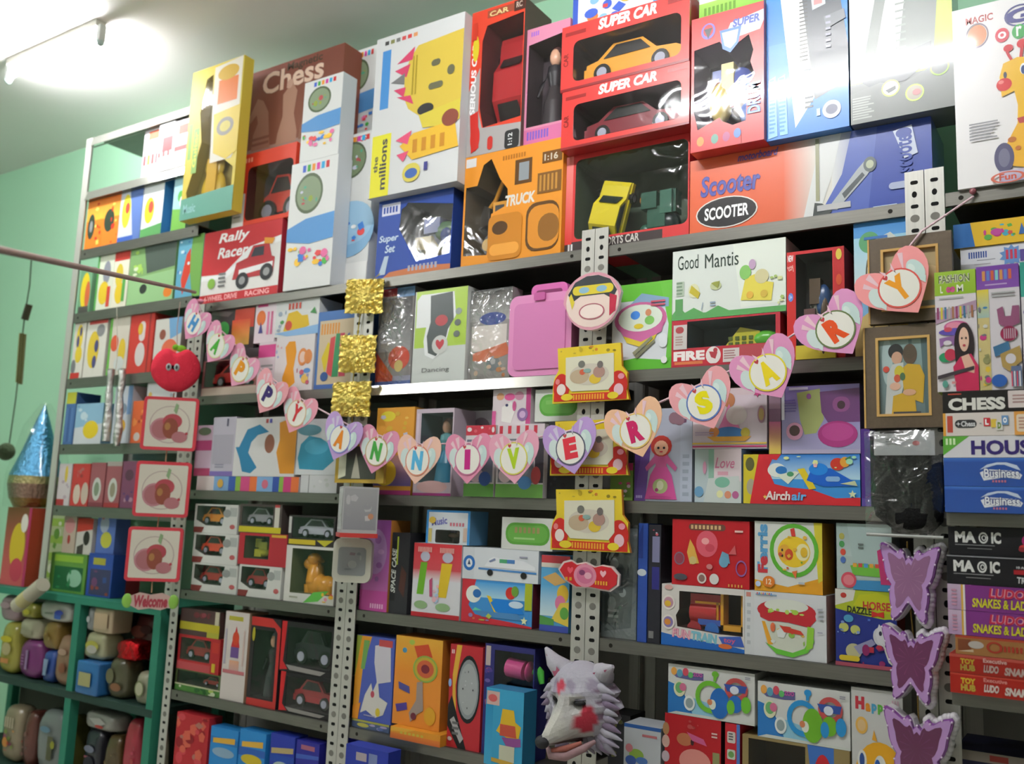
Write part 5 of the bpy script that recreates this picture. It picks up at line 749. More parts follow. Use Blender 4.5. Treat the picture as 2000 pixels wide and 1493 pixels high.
for q in ((.044, .05, .052, .16), (.1, .05, .108, .16)): m.box(q[0], .02, q[1], q[2], .06, q[3], 'e0a028', 'plastic')
m.box(.044, .02, .152, .108, .06, .162, 'e8ac30', 'plastic'); m.box(.044, .02, .05, .108, .06, .064, 'e0a028', 'plastic'); m.build('toy_train', ft)
B('toy_box', 1313, 1014, 1464, 1128, ft, .12, 'b81e26', 'q .22 .06 .7 .16 .3 #6c4438;k .25 .08 .66 .14 8 .6 #c8a878;e .46 .36 .14 .2 #d85c6c;e .44 .32 .05 .05 #e8a0a0;e .5 .42 .06 .06 #c84858;p .2 .5 .24 .3 .3 .42 .36 .66 .24 .68 #d8a84c;e .1 .6 .06 .08 #8c3c4c;o .1 .6 .07 .1 .2 #7c6474;e .28 .62 .05 .06 #c8b474;p .62 .6 .66 .46 .74 .5 .76 .64 #6c9cb4;e .68 .62 .06 .08 #6ca0bc;o .9 .7 .07 .12 .2 #8c5c9c;p .74 .5 .82 .36 .84 .5 #c85c60;e .4 .88 .06 .08 #d8ccc4;e .4 .88 .04 .055 #8c6c64;e .56 .88 .06 .08 #d8d4d0;e .12 .88 .09 .05 #4c4c54;l .82 .14 .96 .2 1 #e8c0b8;k .74 .94 .94 .98 5 .4 #d8a850;e .5 .7 .04 .04 #c87c7c', 'bright red carton with a pink animal and bicycles picture', 'toy box', side='8c1c24')
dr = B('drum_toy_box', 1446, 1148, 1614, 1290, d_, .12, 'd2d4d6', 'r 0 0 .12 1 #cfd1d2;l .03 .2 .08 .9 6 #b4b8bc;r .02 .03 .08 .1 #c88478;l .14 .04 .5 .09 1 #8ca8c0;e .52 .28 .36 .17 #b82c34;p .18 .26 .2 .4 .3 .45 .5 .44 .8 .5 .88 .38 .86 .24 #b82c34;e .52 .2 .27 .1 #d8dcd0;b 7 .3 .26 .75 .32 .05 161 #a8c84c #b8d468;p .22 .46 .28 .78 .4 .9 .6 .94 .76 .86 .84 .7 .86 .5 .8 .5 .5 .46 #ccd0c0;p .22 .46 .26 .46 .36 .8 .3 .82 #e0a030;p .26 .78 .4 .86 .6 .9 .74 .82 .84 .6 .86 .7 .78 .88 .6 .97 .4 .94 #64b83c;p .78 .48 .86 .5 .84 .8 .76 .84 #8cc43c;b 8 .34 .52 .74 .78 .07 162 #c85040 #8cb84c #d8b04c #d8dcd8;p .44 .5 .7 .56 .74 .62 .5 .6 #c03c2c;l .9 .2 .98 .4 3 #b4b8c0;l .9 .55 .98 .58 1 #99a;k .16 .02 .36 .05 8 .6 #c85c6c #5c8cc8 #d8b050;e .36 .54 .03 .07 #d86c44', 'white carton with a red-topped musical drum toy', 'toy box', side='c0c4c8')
B('rattle_toy_box', 1474, 1018, 1606, 1136, dr, .12, 'd4d6d0', 'p 0 .84 .5 .92 1 .76 1 1 0 1 #dc9c28;p .88 0 1 0 1 .8 .94 .84 #d4c83c;t Ferris .04 .04 .2 .72 #5a9cc8 90 0 .05;t Fe .05 .5 .2 .74 #c83c44 90 0 .06;e .59 .4 .36 .38 #5cac34;e .59 .4 .3 .32 #d8dccc;e .59 .42 .24 .22 #e8c430;e .45 .44 .09 .12 #e0a83c;e .72 .42 .1 .12 #e8e0a8;e .52 .46 .06 .08 #c8502c;e .42 .4 .014 .02 #333;e .42 .48 .014 .02 #333;p .54 .1 .6 .08 .62 .2 .56 .2 #c83c34;p .56 .7 .64 .68 .62 .8 #d8703c;e .74 .42 .05 .07 #d8b030;b 8 .34 .14 .84 .68 .04 163 #c85c3c #e0b040 #5cac44;e .22 .86 .09 .08 #dc7c2c;t 12 .18 .82 .26 .9 #f0d8b8;e .06 .9 .04 .04 #b8c8e8;l .66 .84 .78 .9 1 #aab4c0', 'white, yellow and green carton with a round yellow rattle wheel', 'toy box', side='c08c28')
hs = B('craft_toy_box', 1632, 1150, 1752, 1300, d_, .1, '23307c', 'p 0 0 1 0 1 .34 .8 .36 .4 .32 0 .26 #a8b42c;p 0 0 .34 0 .3 .14 0 .22 #d0cec4;p .3 .2 .4 .06 .7 .02 1 .08 1 .3 .7 .26 #b8bc24;e .14 .08 .05 .035 #b83c34;t HORSE .46 .14 .9 .25 #b83c34 0 0 .03;t DAZZLE .2 .22 .6 .31 #2c3424 -3 0 .03;p .6 .26 .7 .28 .8 .26 .8 .34 .7 .32 .6 .34 #b82c24;e .22 .38 .08 .05 #4c94b8;e .14 .5 .08 .06 #b4b864;e .33 .52 .08 .06 #b4b864;b 10 .04 .36 .9 .6 .03 164 #4c6cb8 #7c94c8;e .3 .8 .13 .1 #b4b088;p .3 .74 .6 .62 .66 .68 .4 .84 #8c8cac;e .74 .58 .12 .12 #c4c4c8;p .66 .56 .72 .42 .78 .48 .84 .6 .8 .72 .7 .66 #d0d0d4;e .74 .54 .025 .03 #334;p .76 .66 .92 .8 1 .98 .86 .9 #c8c4bc;b 6 .45 .7 .8 .95 .1 165 #84285c #a82c3c #5c1c54;q .06 .86 .4 .93 .2 #c8b02c;r 0 .95 1 1 #a04c5c', 'dark blue craft carton with a white horse and yellow-green title band', 'toy box', side='a84c3c')
B('toy_box', 1634, 1022, 1742, 1142, hs, .1, 'a8b8b4', 'g 0 0 1 .5 #94a8a4 #b0c0bc;p .2 .0 1 0 1 .6 .3 .6 #a4b8b4;e .1 .2 .05 .05 #a8a454;e .1 .32 .05 .05 #4c9454;e .12 .44 .05 .05 #c84c3c;e .12 .56 .05 .05 #4c6cac;p .25 .64 .5 .6 .9 .66 1 .7 1 .8 .3 .78 #6cb040;k .3 .6 .8 .66 5 .7 #d8a040 #c85044 #4c8cc0;p .3 .86 1 .84 1 1 .3 1 #3c84b4;e .22 .86 .14 .12 #c84c5c;e .22 .86 .1 .08 #d87c84;p .74 .4 .95 .3 .98 .9 .8 .9 #b8386c;l .4 .3 .5 .4 2 #66706c', 'pale grey-green carton above the craft carton, partly behind the top butterfly', 'toy box')
# ---- E
e_ = Zs['E']
rb = B('toy_box', 1298, 1392, 1408, 1560, e_, .11, 'b01c24', 'e .02 .2 .06 .08 #a87c54;e .02 .36 .07 .08 #c8a498;e .02 .55 .07 .07 #b8a8b0;e .36 .3 .14 .08 #b8704c;e .5 .32 .03 .04 #3c1c24;p .4 .2 .7 .26 .76 .34 .5 .3 #c85c8c;e .55 .56 .28 .16 #d88c84;r .86 .4 .98 .9 #8c8c5c;l .84 .16 .94 .24 2 #e0c0b8;b 5 .2 .05 .6 .2 .05 171 #b84c4c #a03c3c', 'red carton with a pink character picture below the left snail box', 'toy box', side='3a2c34')
B('toy_box', 1416, 1412, 1445, 1560, e_, .11, 'b8202c', 'r .78 0 1 1 #4c74b8;q .15 .1 .7 .24 .1 #c8c0b8;l .25 .12 .6 .22 3 #555;q .15 .32 .7 .44 .1 #c0c8b8;e .42 .38 .2 .04 #6c9c54', 'narrow red carton with two white squares and a blue edge', 'toy box')
wt = B('animal_toy_box', 1450, 1434, 1660, 1580, e_, .14, '8c7a50', 'p .62 .0 .86 0 .86 1 .7 1 #3c6cb4;e .76 .5 .09 .4 #b8242c', 'wide windowed carton with a green dinosaur toy at the bottom edge', 'toy box', win='.06 .04 .6 .04 .6 .9 .06 .9', wc='4c3c20')
m = MB(); m.ell(-.02, .07, .08, .035, .03, .03, '3cb03c'); m.tube([(0, .07, .08), (.02, .07, .13), (.035, .06, .14)], [.022, .016, .018], '3cb83c', n=12); m.tube([(-.02, .07, .08), (-.07, .07, .06)], [.02, .006], '3cb03c')
for x in (-.03, .0): m.tube([(x, .05, .07), (x, .05, .02)], [.014, .012], '34a034')
m.ell(-.09, .06, .07, .02, .02, .025, 'c04c3c'); m.ell(.03, .05, .05, .02, .02, .03, 'd8a838'); m.build('toy_dinosaur', wt)
def snail(x0, y0, x1, y1, on, a_, b2, label):
    return B('snail_toy_box', x0, y0, x1, y1, on, .12, 'cfd0cc', 'p 0 .36 .12 .42 .2 .6 .3 .9 .3 1 0 1 #2c74b8;p .22 .6 .5 .7 .66 .95 .3 .98 #8cc0d4;p .1 .94 1 .96 1 1 0 1 #c8ccc4;p .04 .18 .1 .26 .3 .28 .42 .26 .42 .12 .3 .14 #5c5c8c;e .07 .14 .035 .08 #e0a04c;e .14 .17 .035 .08 #5c9cb4;e .21 .13 .035 .08 #c84c5c;e .27 .18 .03 .06 #5cb064;t zoo .3 .12 .41 .2 #b8549c;e .14 .48 .07 .16 #d8d8b4;e .14 .46 .05 .11 #6cac6c;e .18 .44 .04 .08 #c86c8c;e .26 .74 .065 .15 #dce0dc;e .26 .74 .045 .1 #8c9c9c;o .5 .56 .17 .32 .3 #%s;e .56 .1 .04 .06 #%s;p .54 .14 .58 .14 .57 .24 .54 .24 #%s;e .61 .66 .11 .3 #%s;e .53 .7 .04 .1 #d8dccc;e .5 .66 .03 .06 #c87c54;o .8 .34 .13 .22 .4 #b84c4c;p .66 .26 .92 .26 .9 .4 .7 .4 #34509c;e .78 .36 .05 .08 #d8dce8;q .72 .46 .86 .8 .3 #%s;e .74 .7 .045 .14 #%s;e .91 .62 .055 .16 #%s;l .9 .08 .96 .14 2 #778' % (a_, a_, a_, b2, b2, a_, a_), label, 'toy box', 'pair of white cartons with a snail toy')
snail(1305, 1296, 1474, 1400, rb, '6cb434', '2468b4', 'white carton with green and blue snail toy, left one of the pair')
snail(1480, 1330, 1660, 1432, wt, '2c8cc8', '6cac2c', 'white carton with blue and green snail toy, right one of the pair')
B('caterpillar_toy_box', 1664, 1342, 1765, 1580, e_, .11, 'c4c4c0', 't H .08 .06 .26 .15 #b83440 0 0 .08;t a .28 .1 .38 .16 #d88c2c 0 0 .06;t p .4 .1 .5 .17 #4c9cc0 0 0 .06;t p .52 .1 .62 .17 #5ca83c 0 0 .06;t y .64 .1 .74 .17 #b8447c 0 0 .06;e .2 .26 .12 .06 #dcac54;e .2 .26 .08 .04 #d8b884;p .4 .35 .44 .28 .5 .36 #d89c30;e .55 .62 .5 .26 #e0a424;e .2 .5 .09 .07 #dcdcd4;e .2 .5 .05 .05 #2c4c8c;e .55 .54 .12 .09 #dcdcd4;e .5 .54 .06 .06 #2c5cac;e .5 .53 .02 .02 #fff;p .1 .66 .3 .7 .4 .66 .3 .72 .1 .69 #b86c24;p 0 .85 .3 .8 .5 1 0 1 #2c6ca0;k .8 .06 .95 .1 3 .5 #c8a0b0', 'white carton with a big yellow smiling caterpillar face', 'toy box')
B('toy_box', 1218, 1412, 1290, 1560, e_, .1, 'b8bcc0', 'r 0 0 1 .06 #2c5ca0;r .5 .14 .9 .18 #b86c70;e .35 .5 .2 .1 #8cac44;e .2 .6 .15 .08 #3c5ca4;e .5 .58 .16 .06 #4c74b4;e .15 .4 .1 .07 #c87c84;e .6 .75 .2 .08 #b8b840', 'white and blue carton at the bottom right of the wolf mask', 'toy box')
B('boot_box', 1190, 1300, 1232, 1410, None, .1, '3a3a3c', 'b 8 .05 .05 .95 .95 .2 181 #4a4c4c #6c7468 #2c2c30 #7c7c4c', 'dark grey packet behind the right ear of the wolf mask', 'toy packet', yf=.14, z=e_+.0008)
B('toy_packet', 1236, 1320, 1290, 1404, None, .1, '3c4448', 'p 0 .2 .5 0 .7 .6 .4 1 0 1 #5c6468;p .6 .3 .9 .1 1 .8 .7 .9 #24242c', 'grey and black packet standing behind the white and blue carton', 'toy packet', yf=.14, z=e_+.0008)
# ================================================================ the stack of board games at the right edge
def bg(y0, y1, on, col, pr, label, cat='board game box', x0=1840, x1=2132, yf=-.15, dep=.3, **k):
    return B('board_game_box', x0, y0, x1, y1, on, dep, col, pr, label, cat, 'board games stacked at the right edge', yf=yf, **k)
lo, mi, lm = ZR['low'], ZR['mid'], ZR['loom']
r2 = bg(1313, 1346, lo, 'a82418', 'r 0 0 1 .08 #c04434;t TOY .08 .2 .19 .5 #d0b030 0 0 .06;t HUB .08 .52 .19 .85 #b8a03c 0 0 .06;t Executive .25 .1 .42 .3 #dc9088;t LUDO .25 .42 .36 .8 #d8c8c0 0 .2 .05;t SNAKES .4 .45 .62 .85 #d8c8c0 0 .2 .05', 'red board game box at the bottom of its stack, duller lettering', x0=1853)
r1 = bg(1276, 1312, r2, '9c2418', 'r 0 0 1 .16 #b85044;t TOY .08 .2 .19 .5 #c0a030 0 0 .06;t HUB .08 .52 .19 .85 #a8903c 0 0 .06;t Executive .25 .1 .42 .32 #dcb0a8;t LUDO .25 .44 .36 .84 #b8a098 0 .2 .05;t SNAKES .4 .46 .62 .88 #b8a098 0 .2 .05', 'dark red board game box directly under the brown one', x0=1853)
br = bg(1240, 1274, r1, '9c6c3c', 'r 0 0 1 .12 #a8402c;r .02 .2 .12 .8 #7c4428;e .16 .45 .06 .2 #b8b0a8;p .02 .85 .14 .7 .14 .85 #c8b090;o .3 .5 .06 .3 .3 #a83828;k .34 .38 .52 .68 6 .6 #a83424', 'tan brown game box between the purple and the red ones', x0=1866)
LU = 'g 0 0 .1 1 #c8b0c8 #b090b4;r .1 0 .115 1 #d8a840;r .115 0 .13 1 #e0d8d8;t LUDO .3 .08 .56 .46 #e8a8b0 0 .15 .07;t LUDO .3 .08 .56 .46 #c02848 0 .15 .03;t SNAKES_&_LADDERS .18 .5 .7 .86 #d0c82c 0 .1 .03;l .03 .2 .07 .9 5 #c890a8'
l2_ = bg(1190, 1234, br, '7c3480', LU, 'purple game box with red and yellow lettering, lower of the pair', x0=1849)
l1_ = bg(1140, 1188, l2_, '7c3480', LU, 'purple game box with red and yellow lettering, upper of the pair under the black ones', x0=1847)
MG = 't MA .05 .16 .205 .56 #dcdcd8 0 0 .05;o .258 .37 .034 .2 .3 #dcdcd8;o .262 .37 .017 .1 .4 #dcdcd8;t IC .315 .16 .385 .56 #dcdcd8 0 0 .05;l .05 .62 .44 .68 1 #888;l .14 .74 .38 .8 1 #777;'
m2 = bg(1084, 1137, l1_, '17161a', MG+'r 0 0 1 .04 #8c8c90;t 10_AMAZING .5 .28 .66 .36 #ccc;r .48 .4 .7 .56 #9c1c24;t TRICKS .5 .66 .66 .88 #ccc -4 0 .03', 'black magic trick box with a red bar, lower of the two', x0=1848)
m1 = bg(1028, 1082, m2, '1a191d', MG+'e .62 .42 .09 .3 #b02870;e .6 .4 .04 .16 #cc4c8c;e .54 .66 .03 .1 #c83c3c;e .53 .72 .025 .08 #8c2c34;e .6 .74 .012 .05 #ddd', 'black magic trick box with pink balls, upper of the two', x0=1846)
BS = 'g 0 0 1 .14 #3f74c8 #1e50ac;p .3 .42 .36 .24 .44 .16 .52 .16 .6 .26 .63 .44 .6 .4 .5 .24 .44 .24 .36 .34 #c8d4e8;p .3 .52 .36 .4 .6 .46 .64 .6 .62 .74 .5 .68 .33 .8 #e4e6ee;t Business .33 .36 .62 .72 #16307c 0 0 .09;t Business .335 .38 .615 .7 #f2f4f8 0 0 .02;k .4 .78 .52 .86 5 .6 #c87088;e .97 .38 .05 .22 #dc3c8c;e .95 .62 .03 .2 #d8502c;e .92 .48 .02 .1 #e06cac'
b2_ = bg(950, 1000, mi, '1c4ca0', BS, 'blue board game box with white arched lettering, lower of the pair', x0=1836, x1=2030+60, mat='gloss_card')
b1_ = bg(895, 946, b2_, '1c4ca0', BS, 'blue board game box with white arched lettering, upper of the pair', x0=1834, x1=2088, mat='gloss_card')
ho = bg(853, 892, b1_, 'd8d6da', 'p 0 0 .19 0 0 .9 #5ca43c;k .02 .1 .1 .4 3 .6 #d0e8b8;t HOUSIE .2 .2 .72 .88 #34266c 0 0 .04', 'white board game box with dark purple capitals and a green corner', x0=1839)
cl = bg(808, 850, ho, 'd8cfc8', 'r 0 0 .02 1 #d89c3c;r .03 .12 .07 .85 #b84c3c;q .085 .3 .24 .66 .4 #343434;t Chess .13 .36 .23 .6 #d8d8d8 0 0 .03;s .11 .48 .02 4 #d8d8d8 .3;r .26 .45 .275 .5 #999;r .29 .24 .335 .6 #c8343c;t L .3 .3 .325 .54 #fff 0 0 .05;r .34 .3 .38 .66 #e0c04c;r .375 .38 .42 .78 #d8d8d0;t D .385 .44 .41 .72 #6c8c3c 0 0 .06;r .415 .16 .46 .56 #6c94c0;t O .425 .24 .45 .48 #fff 0 0 .05;r .5 0 1 1 #dc9c4c;q .515 .12 .8 .86 .1 #e0d0b8;l .53 .25 .7 .8 4 #b88c7c', 'cream board game box with small coloured letter tiles', x0=1842)
ch = bg(766, 806, cl, '1a1715', 't CHESS .04 .32 .44 .9 #dcdad2 0 0 .05;l .04 .1 .17 .22 1 #b04838;q .46 .06 1 .84 .04 #d8ccc8;l .49 .25 .62 .7 3 #a88884', 'black board game box with big white capitals under the white bead kit boxes', x0=1841)
f1 = B('craft_kit_box', 1828, 533, 1909, 764, ch, .055, 'd6cfd2', 'g 0 0 1 .2 #96b838 #8cb02c;t FASHION .1 .03 .86 .1 #e0dcc8 0 0 .07;t FASHION .1 .032 .86 .098 #5c6c3c 0 0 .02;t L .14 .12 .2 .18 #e8e8d8;t oo .28 .13 .5 .18 #c84c84 0 0 .08;t M .54 .12 .7 .18 #e8e8d8;l .1 .22 .9 .25 1 #aaa;p 0 .34 1 .26 1 .34 0 .44 #a88ca0;k .04 .3 .96 .4 10 .55 #8c3c64 #c8b83c #3c6c8c #a8a8a0 #9c6c4c;e .5 .47 .3 .05 #c05c8c;e .46 .46 .2 .03 #d888a0;e .45 .51 .38 .03 #5c4ca4;e .3 .49 .1 .02 #c04c5c;p .08 .56 .5 .54 .46 .64 .36 .6 .22 .6 .1 .64 #8c6498;e .28 .6 .1 .02 #d6cfd2;e .22 .72 .16 .04 #2c8c5c;e .34 .7 .14 .05 #b8344c;e .68 .62 .24 .18 #241a1c;p .44 .62 .6 .6 .56 .9 .48 .88 #2c1f22;p .4 .8 .58 .72 .84 .7 1 .8 1 1 .46 1 #c02c54;p .6 .72 .78 .7 .92 .8 .9 .86 .7 .84 #dcae98;e .68 .58 .12 .1 #e0b8a0;e .63 .57 .02 .01 #322;e .73 .57 .02 .01 #322;e .68 .63 .035 .01 #b03c4c;p .02 .87 .9 .8 .9 .83 .02 .9 #3c3438;e .2 .94 .07 .03 #5c9c8c;l .36 .92 .5 .96 1 #c88', 'white craft kit box with a green title band and a woman in a red dress', 'craft kit box', yf=-.145, side='8ca83c')
f2 = B('craft_kit_box', 1910, 522, 1994, 752, ch, .055, 'd2ccd0', 'g 0 0 1 .19 #6c3c94 #7c4ca0;k .14 .04 .86 .12 7 .7 #c88c4c #5c7cc0 #c8603c #7cc0c0;l .2 .15 .9 .17 1 #b8a0c8;r 0 .19 .28 1 #c8b87c;g 0 .19 .28 .42 #d8c43c #9cb8b0;b 16 .02 .3 .26 .98 .12 191 #c03c7c #d8b83c #6c6c74 #3c7cac #8c8c5c #c8c8c0;l .34 .22 .9 .27 2 #aaa;p .46 .36 .6 .34 .64 .42 .78 .42 .82 .34 .98 .34 .98 .48 .7 .52 .5 .48 #8c5070;e .72 .56 .2 .06 #8c1c44;k .6 .52 .9 .6 6 .5 #b8a0ac;p .34 .66 .7 .62 .74 .7 .38 .74 #3c6c90;p .5 .72 .96 .66 1 .78 .7 .86 .54 .82 #a88c50;e .74 .76 .12 .04 #d2ccd0;e .46 .93 .18 .05 #2c5ca8;r .74 .82 .98 .98 #5c6c8c;k .74 .86 .98 .98 4 .5 #c84c5c #d8d8d8', 'white craft kit box with a purple title band and bracelet pictures', 'craft kit box', yf=-.145, side='6c3c94')
B('craft_kit_box', 1996, 512, 2080, 740, ch, .055, 'd2ccd0', 'g 0 0 1 .28 #2c8c7c #3c9c8c;b 8 .05 .3 .95 .95 .12 193 #c83c5c #8cb83c #5c4c94', 'white craft kit box with a teal title band cut by the right edge', 'craft kit box', yf=-.145)
mz = B('puzzle_box', 1876, 487, 2160, 522, lm, .2, 'e2e2e8', 'k .06 .2 .2 .48 8 .6 #2c4c94;l .12 .56 .3 .64 1 #a8a8b0;l .1 .74 .26 .8 1 #b8b0b8;s .37 .5 .09 10 #6c94cc .7;k .33 .26 .42 .66 3 .6 #c83c58;r .43 .3 1 .8 #5c4c94', 'white puzzle box with a blue starburst, under the yellow and blue one', 'board game box', yf=.035)
B('puzzle_box', 1862, 440, 2160, 478, mz, .2, 'e8bc2c', 'p 0 0 .12 0 .15 1 0 1 #2c6cb0;b 12 .22 .2 .42 .8 .03 195 #c83c8c #4cacc0 #5cac4c #d85c4c;e .3 .5 .04 .14 #c04c9c;p .45 .7 .47 .25 .5 .7 #3c6cac;k .55 .25 .8 .75 6 .6 #3c6cac', 'yellow box with a blue end at the top of the board game stack', 'board game box', yf=.03)
B('toy_box', 1868, 1462, 2100, 1600, None, .2, '2c2c4c', 'g 0 0 1 .2 #8c8478 #a89c90;r .3 .04 .46 .16 #a03c34;p .6 .1 1 .05 1 .2 .6 .24 #c8c8d0;l .1 .4 .3 .46 1 #777790', 'dark blue box in the shade at the bottom right corner', 'board game box', yf=.06)
m = MB(); m.box(-.2, -.1, 0, .2, .1, .004, '33322f', 'steel')

# ================================================================ hanging things
def proj(P):
    v = Vector(P)-Vector((CX, CY, CZ)); d = v.dot(_f); return 1000+FPX*v.dot(_r)/d, 746.5-FPX*v.dot(_u)/d
def hang(x0, y0, x1, y1, Y, yaw=0):
    c = at((x0+x1)/2, (y0+y1)/2, Y); t = math.radians(yaw); d = Vector((math.cos(t), math.sin(t), 0))*.02
    a, b_ = proj(c-d), proj(c+d); u, l = proj(c+Vector((0, 0, .02))), proj(c-Vector((0, 0, .02)))
    return c, (x1-x0)/(b_[0]-a[0])*.04, (y1-y0)/(l[1]-u[1])*.04, t
def norm(pts, Wd, H): return [((u-.5)*Wd, (.5-v)*H) for u, v in pts]
def cord(pts, r, c, label, cat, name='cord', mat='fabric', grp=None):
    m = MB(); o = Vector(pts[0]); m.tube([Vector(p)-o for p in pts], r, c, mat, 6); q = m.build(name, None, o); return tag(q, label, cat, grp)
# gold foil squares
for i, (x0, y0, x1, y1, lb) in enumerate([(675, 545, 748, 612, 'square of crinkled gold foil on the slotted post, top one of three'), (663, 655, 733, 728, 'square of crinkled gold foil on the slotted post, middle one of three'), (648, 746, 722, 814, 'square of crinkled gold foil on the slotted post, lowest one of three')]):
    c, Wd, H, t = hang(x0, y0, x1, y1, -.042, 8 if i == 2 else 22); rg = random.Random(i+3); N = 18; V = []; F = []
    for a in range(N+1):
        for b_ in range(N+1):
            u, v = b_/N-.5, a/N-.5; rr = math.hypot(u, v); an = math.atan2(v, u)
            y = -.010*math.exp(-rr*rr*9)+.0035*math.sin(an*17)*min(1, rr*3)+rg.uniform(-.002, .002)
            e = 1+(rg.uniform(-.03, .03) if a in (0, N) or b_ in (0, N) else 0); V.append((u*Wd*e, y, v*H*e))
    F = [(a*(N+1)+b_, a*(N+1)+b_+1, (a+1)*(N+1)+b_+1, (a+1)*(N+1)+b_) for a in range(N) for b_ in range(N)]
    m = MB(); m.mesh(V, F, 'e8d070', 'foil'); W2 = [(p[0], p[1]+.006, p[2]) for p in V]; m.mesh(W2, [f[::-1] for f in F], 'e0c45c', 'foil')
    E_ = [k for k in range(N+1)]+[(k)*(N+1)+N for k in range(1, N+1)]+[N*(N+1)+k for k in range(N-1, -1, -1)]+[k*(N+1) for k in range(N-1, 0, -1)]
    for k in range(len(E_)): p, q = E_[k], E_[(k+1) % len(E_)]; m.face([V[p], W2[p], W2[q], V[q]], 'e8d070', 'foil')
    m.build('gold_foil_square', None, c, (0, 0, t)); tag(bpy.data.objects[-1] if 0 else [o for o in COL.objects if o.name.startswith('gold_foil_square')][-1], lb, 'decoration', 'gold foil squares')
cord([at(742, 535, -.012), at(712, 560, -.012), at(700, 640, -.012), at(690, 740, -.012), at(684, 960, -.012)], .002, 'c8b050', 'thin golden string behind the three gold foil squares', 'string')
# photo cube and clear frame below
c, Wd, H, t = hang(650, 952, 748, 1046, -.092, 0); s = .115
r = empty('photo_cube', c, 'grey photo cube with a red lower edge hanging below the gold foil squares', 'photo cube', None, (0, 0, math.radians(50)))
m = MB(); m.box(-s/2, -s/2, -H/2, s/2, s/2, H/2, 'b4b4b4', 'gloss_card')
art(m, -s/2, H/2, s, H, 'g .04 .04 .96 .88 #a4a4a4 #8f8f93;b 7 .1 .1 .9 .85 .14 201 #b8b8b8 #9a9a9c #c4c0c0;e .8 .6 .08 .06 #c89070', -s/2)
L_S = len(m.v)
m.build('cube', r)
m = MB(); art(m, -s/2, H/2, s, H, 'r .04 .04 .96 .88 #bcbebc;b 9 .1 .1 .9 .85 .1 203 #a8aaa8 #c8c8c8 #989c98', 0); o = m.build('photo', r, (-s/2-.0004, 0, 0), (0, 0, math.radians(-90)))
m = MB(); m.box(-s/2-.003, -s/2-.003, -H/2-.006, s/2+.003, s/2+.003, -H/2+.008, 'c8403c', 'plastic'); m.build('red_rim', r)
c, Wd, H, t = hang(652, 1052, 727, 1138, -.06, 25)
r = empty('clear_frame', c, 'milky clear plastic photo frame hanging below the grey photo cube', 'photo frame', None, (0, 0, t))
m = MB(); m.prism(rrect(-Wd/2, -H/2, Wd/2, H/2, .025, 5), -.012, .012, 'bdbdae', 'plastic'); m.build('frame', r)
m = MB(); m.face([(x, -.0126, z) for x, z in rrect(-Wd*.36, -H*.34, Wd*.36, H*.3, .012, 4)], '85898a', 'gloss_card'); art(m, -Wd*.3, H*.24, Wd*.6, H*.5, 'b 6 .1 .1 .9 .9 .2 205 #74787c #989a98 #7c6c74', -.0128); m.build('picture', r)
# plaque (plain stand-in)
c, Wd, H, t = hang(1100, 532, 1214, 645, -.05, 0)
pl = [(.5+.5*math.cos(a)*(1 if math.sin(a) > 0 else .92), .5-.5*math.sin(a)) for a in [2*PI*i/28 for i in range(28)]]
r = empty('wall_plaque', c, 'round cream plaque with pink rim and yellow band on the middle post', 'plaque')
m = MB(); m.prism(norm(pl, Wd, H), -.002, .012, 'd89aa8', 'plastic', side='e8e0e0'); m.build('board', r)
m = MB(); art(m, -Wd/2, H/2, Wd, H, 'e .5 .5 .45 .45 #e6cfc4;p .08 .35 .2 .15 .4 .06 .6 .06 .8 .15 .92 .35 .85 .5 .7 .4 .3 .4 .15 .5 #33373a;q .16 .22 .86 .38 .3 #d8c43c;e .36 .3 .09 .055 #8cb4c8;e .66 .3 .09 .055 #8cb4c8;p .1 .4 .14 .34 .2 .5 .16 .62 #d8c43c;p .8 .4 .92 .45 .9 .7 .8 .78 #b82c44;e .5 .68 .2 .12 #efdcd2;o .5 .68 .22 .14 .1 #b05c6c', -.0022); m.build('painted_face', r)
# yellow frames (plain stand-ins for the printed characters)
YO = [(.05, .02), (.88, 0), (.9, .4), (.97, .52), (.97, .8), (1, .98), (0, 1), (0, .72), (.02, .55), (.07, .42)]
def yframe(x0, y0, x1, y1, lb, Y=-.03):
    c, Wd, H, t = hang(x0, y0, x1, y1, Y); r = empty('framed_photo', c, lb, 'photo frame', 'yellow and red photo frames on the middle post')
    m = MB(); m.prism(norm(YO, Wd, H), -.004, .008, 'e0c42c', 'plastic', side='d88c2c')
    art(m, -Wd/2, H/2, Wd, H, 'b 10 .1 .03 .86 .13 .03 211 #8c7c1c #c87c2c #b8a024;r .02 .84 .97 .97 #c8301f;k .28 .86 .7 .95 12 .6 #e0a030;e .12 .72 .11 .24 #c02820;e .86 .72 .12 .24 #c02820;e .12 .76 .06 .1 #e8d8d0;e .2 .9 .08 .06 #e0c830;e .87 .8 .06 .1 #e0b8c0;e .8 .9 .07 .06 #e0c830;e .07 .62 .03 .05 #e08080;e .9 .58 .04 .05 #e090a0', -.0042); m.build('frame', r)
    m = MB(); P = [(.17, .2), (.8, .17), (.81, .68), (.74, .8), (.26, .8), (.18, .68)]
    m.prism(norm(P, Wd, H), -.0065, -.0045, 'd8d4bc', 'gloss_card')
    art(m, -Wd/2+.17*Wd, H/2-.17*H, Wd*.64, H*.63, 'e .5 .55 .4 .3 #c8c0b0;e .3 .6 .2 .2 #b8a488;e .62 .68 .12 .14 #d8b83c;e .36 .48 .06 .08 #c85c40;e .7 .5 .12 .16 #a88478;e .34 .26 .07 .1 #6c6c64;e .72 .3 .06 .1 #6c6460;e .46 .45 .08 .06 #8ca8a0', -.0067); m.build('picture', r)
yframe(1080, 674, 1229, 786, 'yellow and red photo frame under the round plaque, topmost of three')
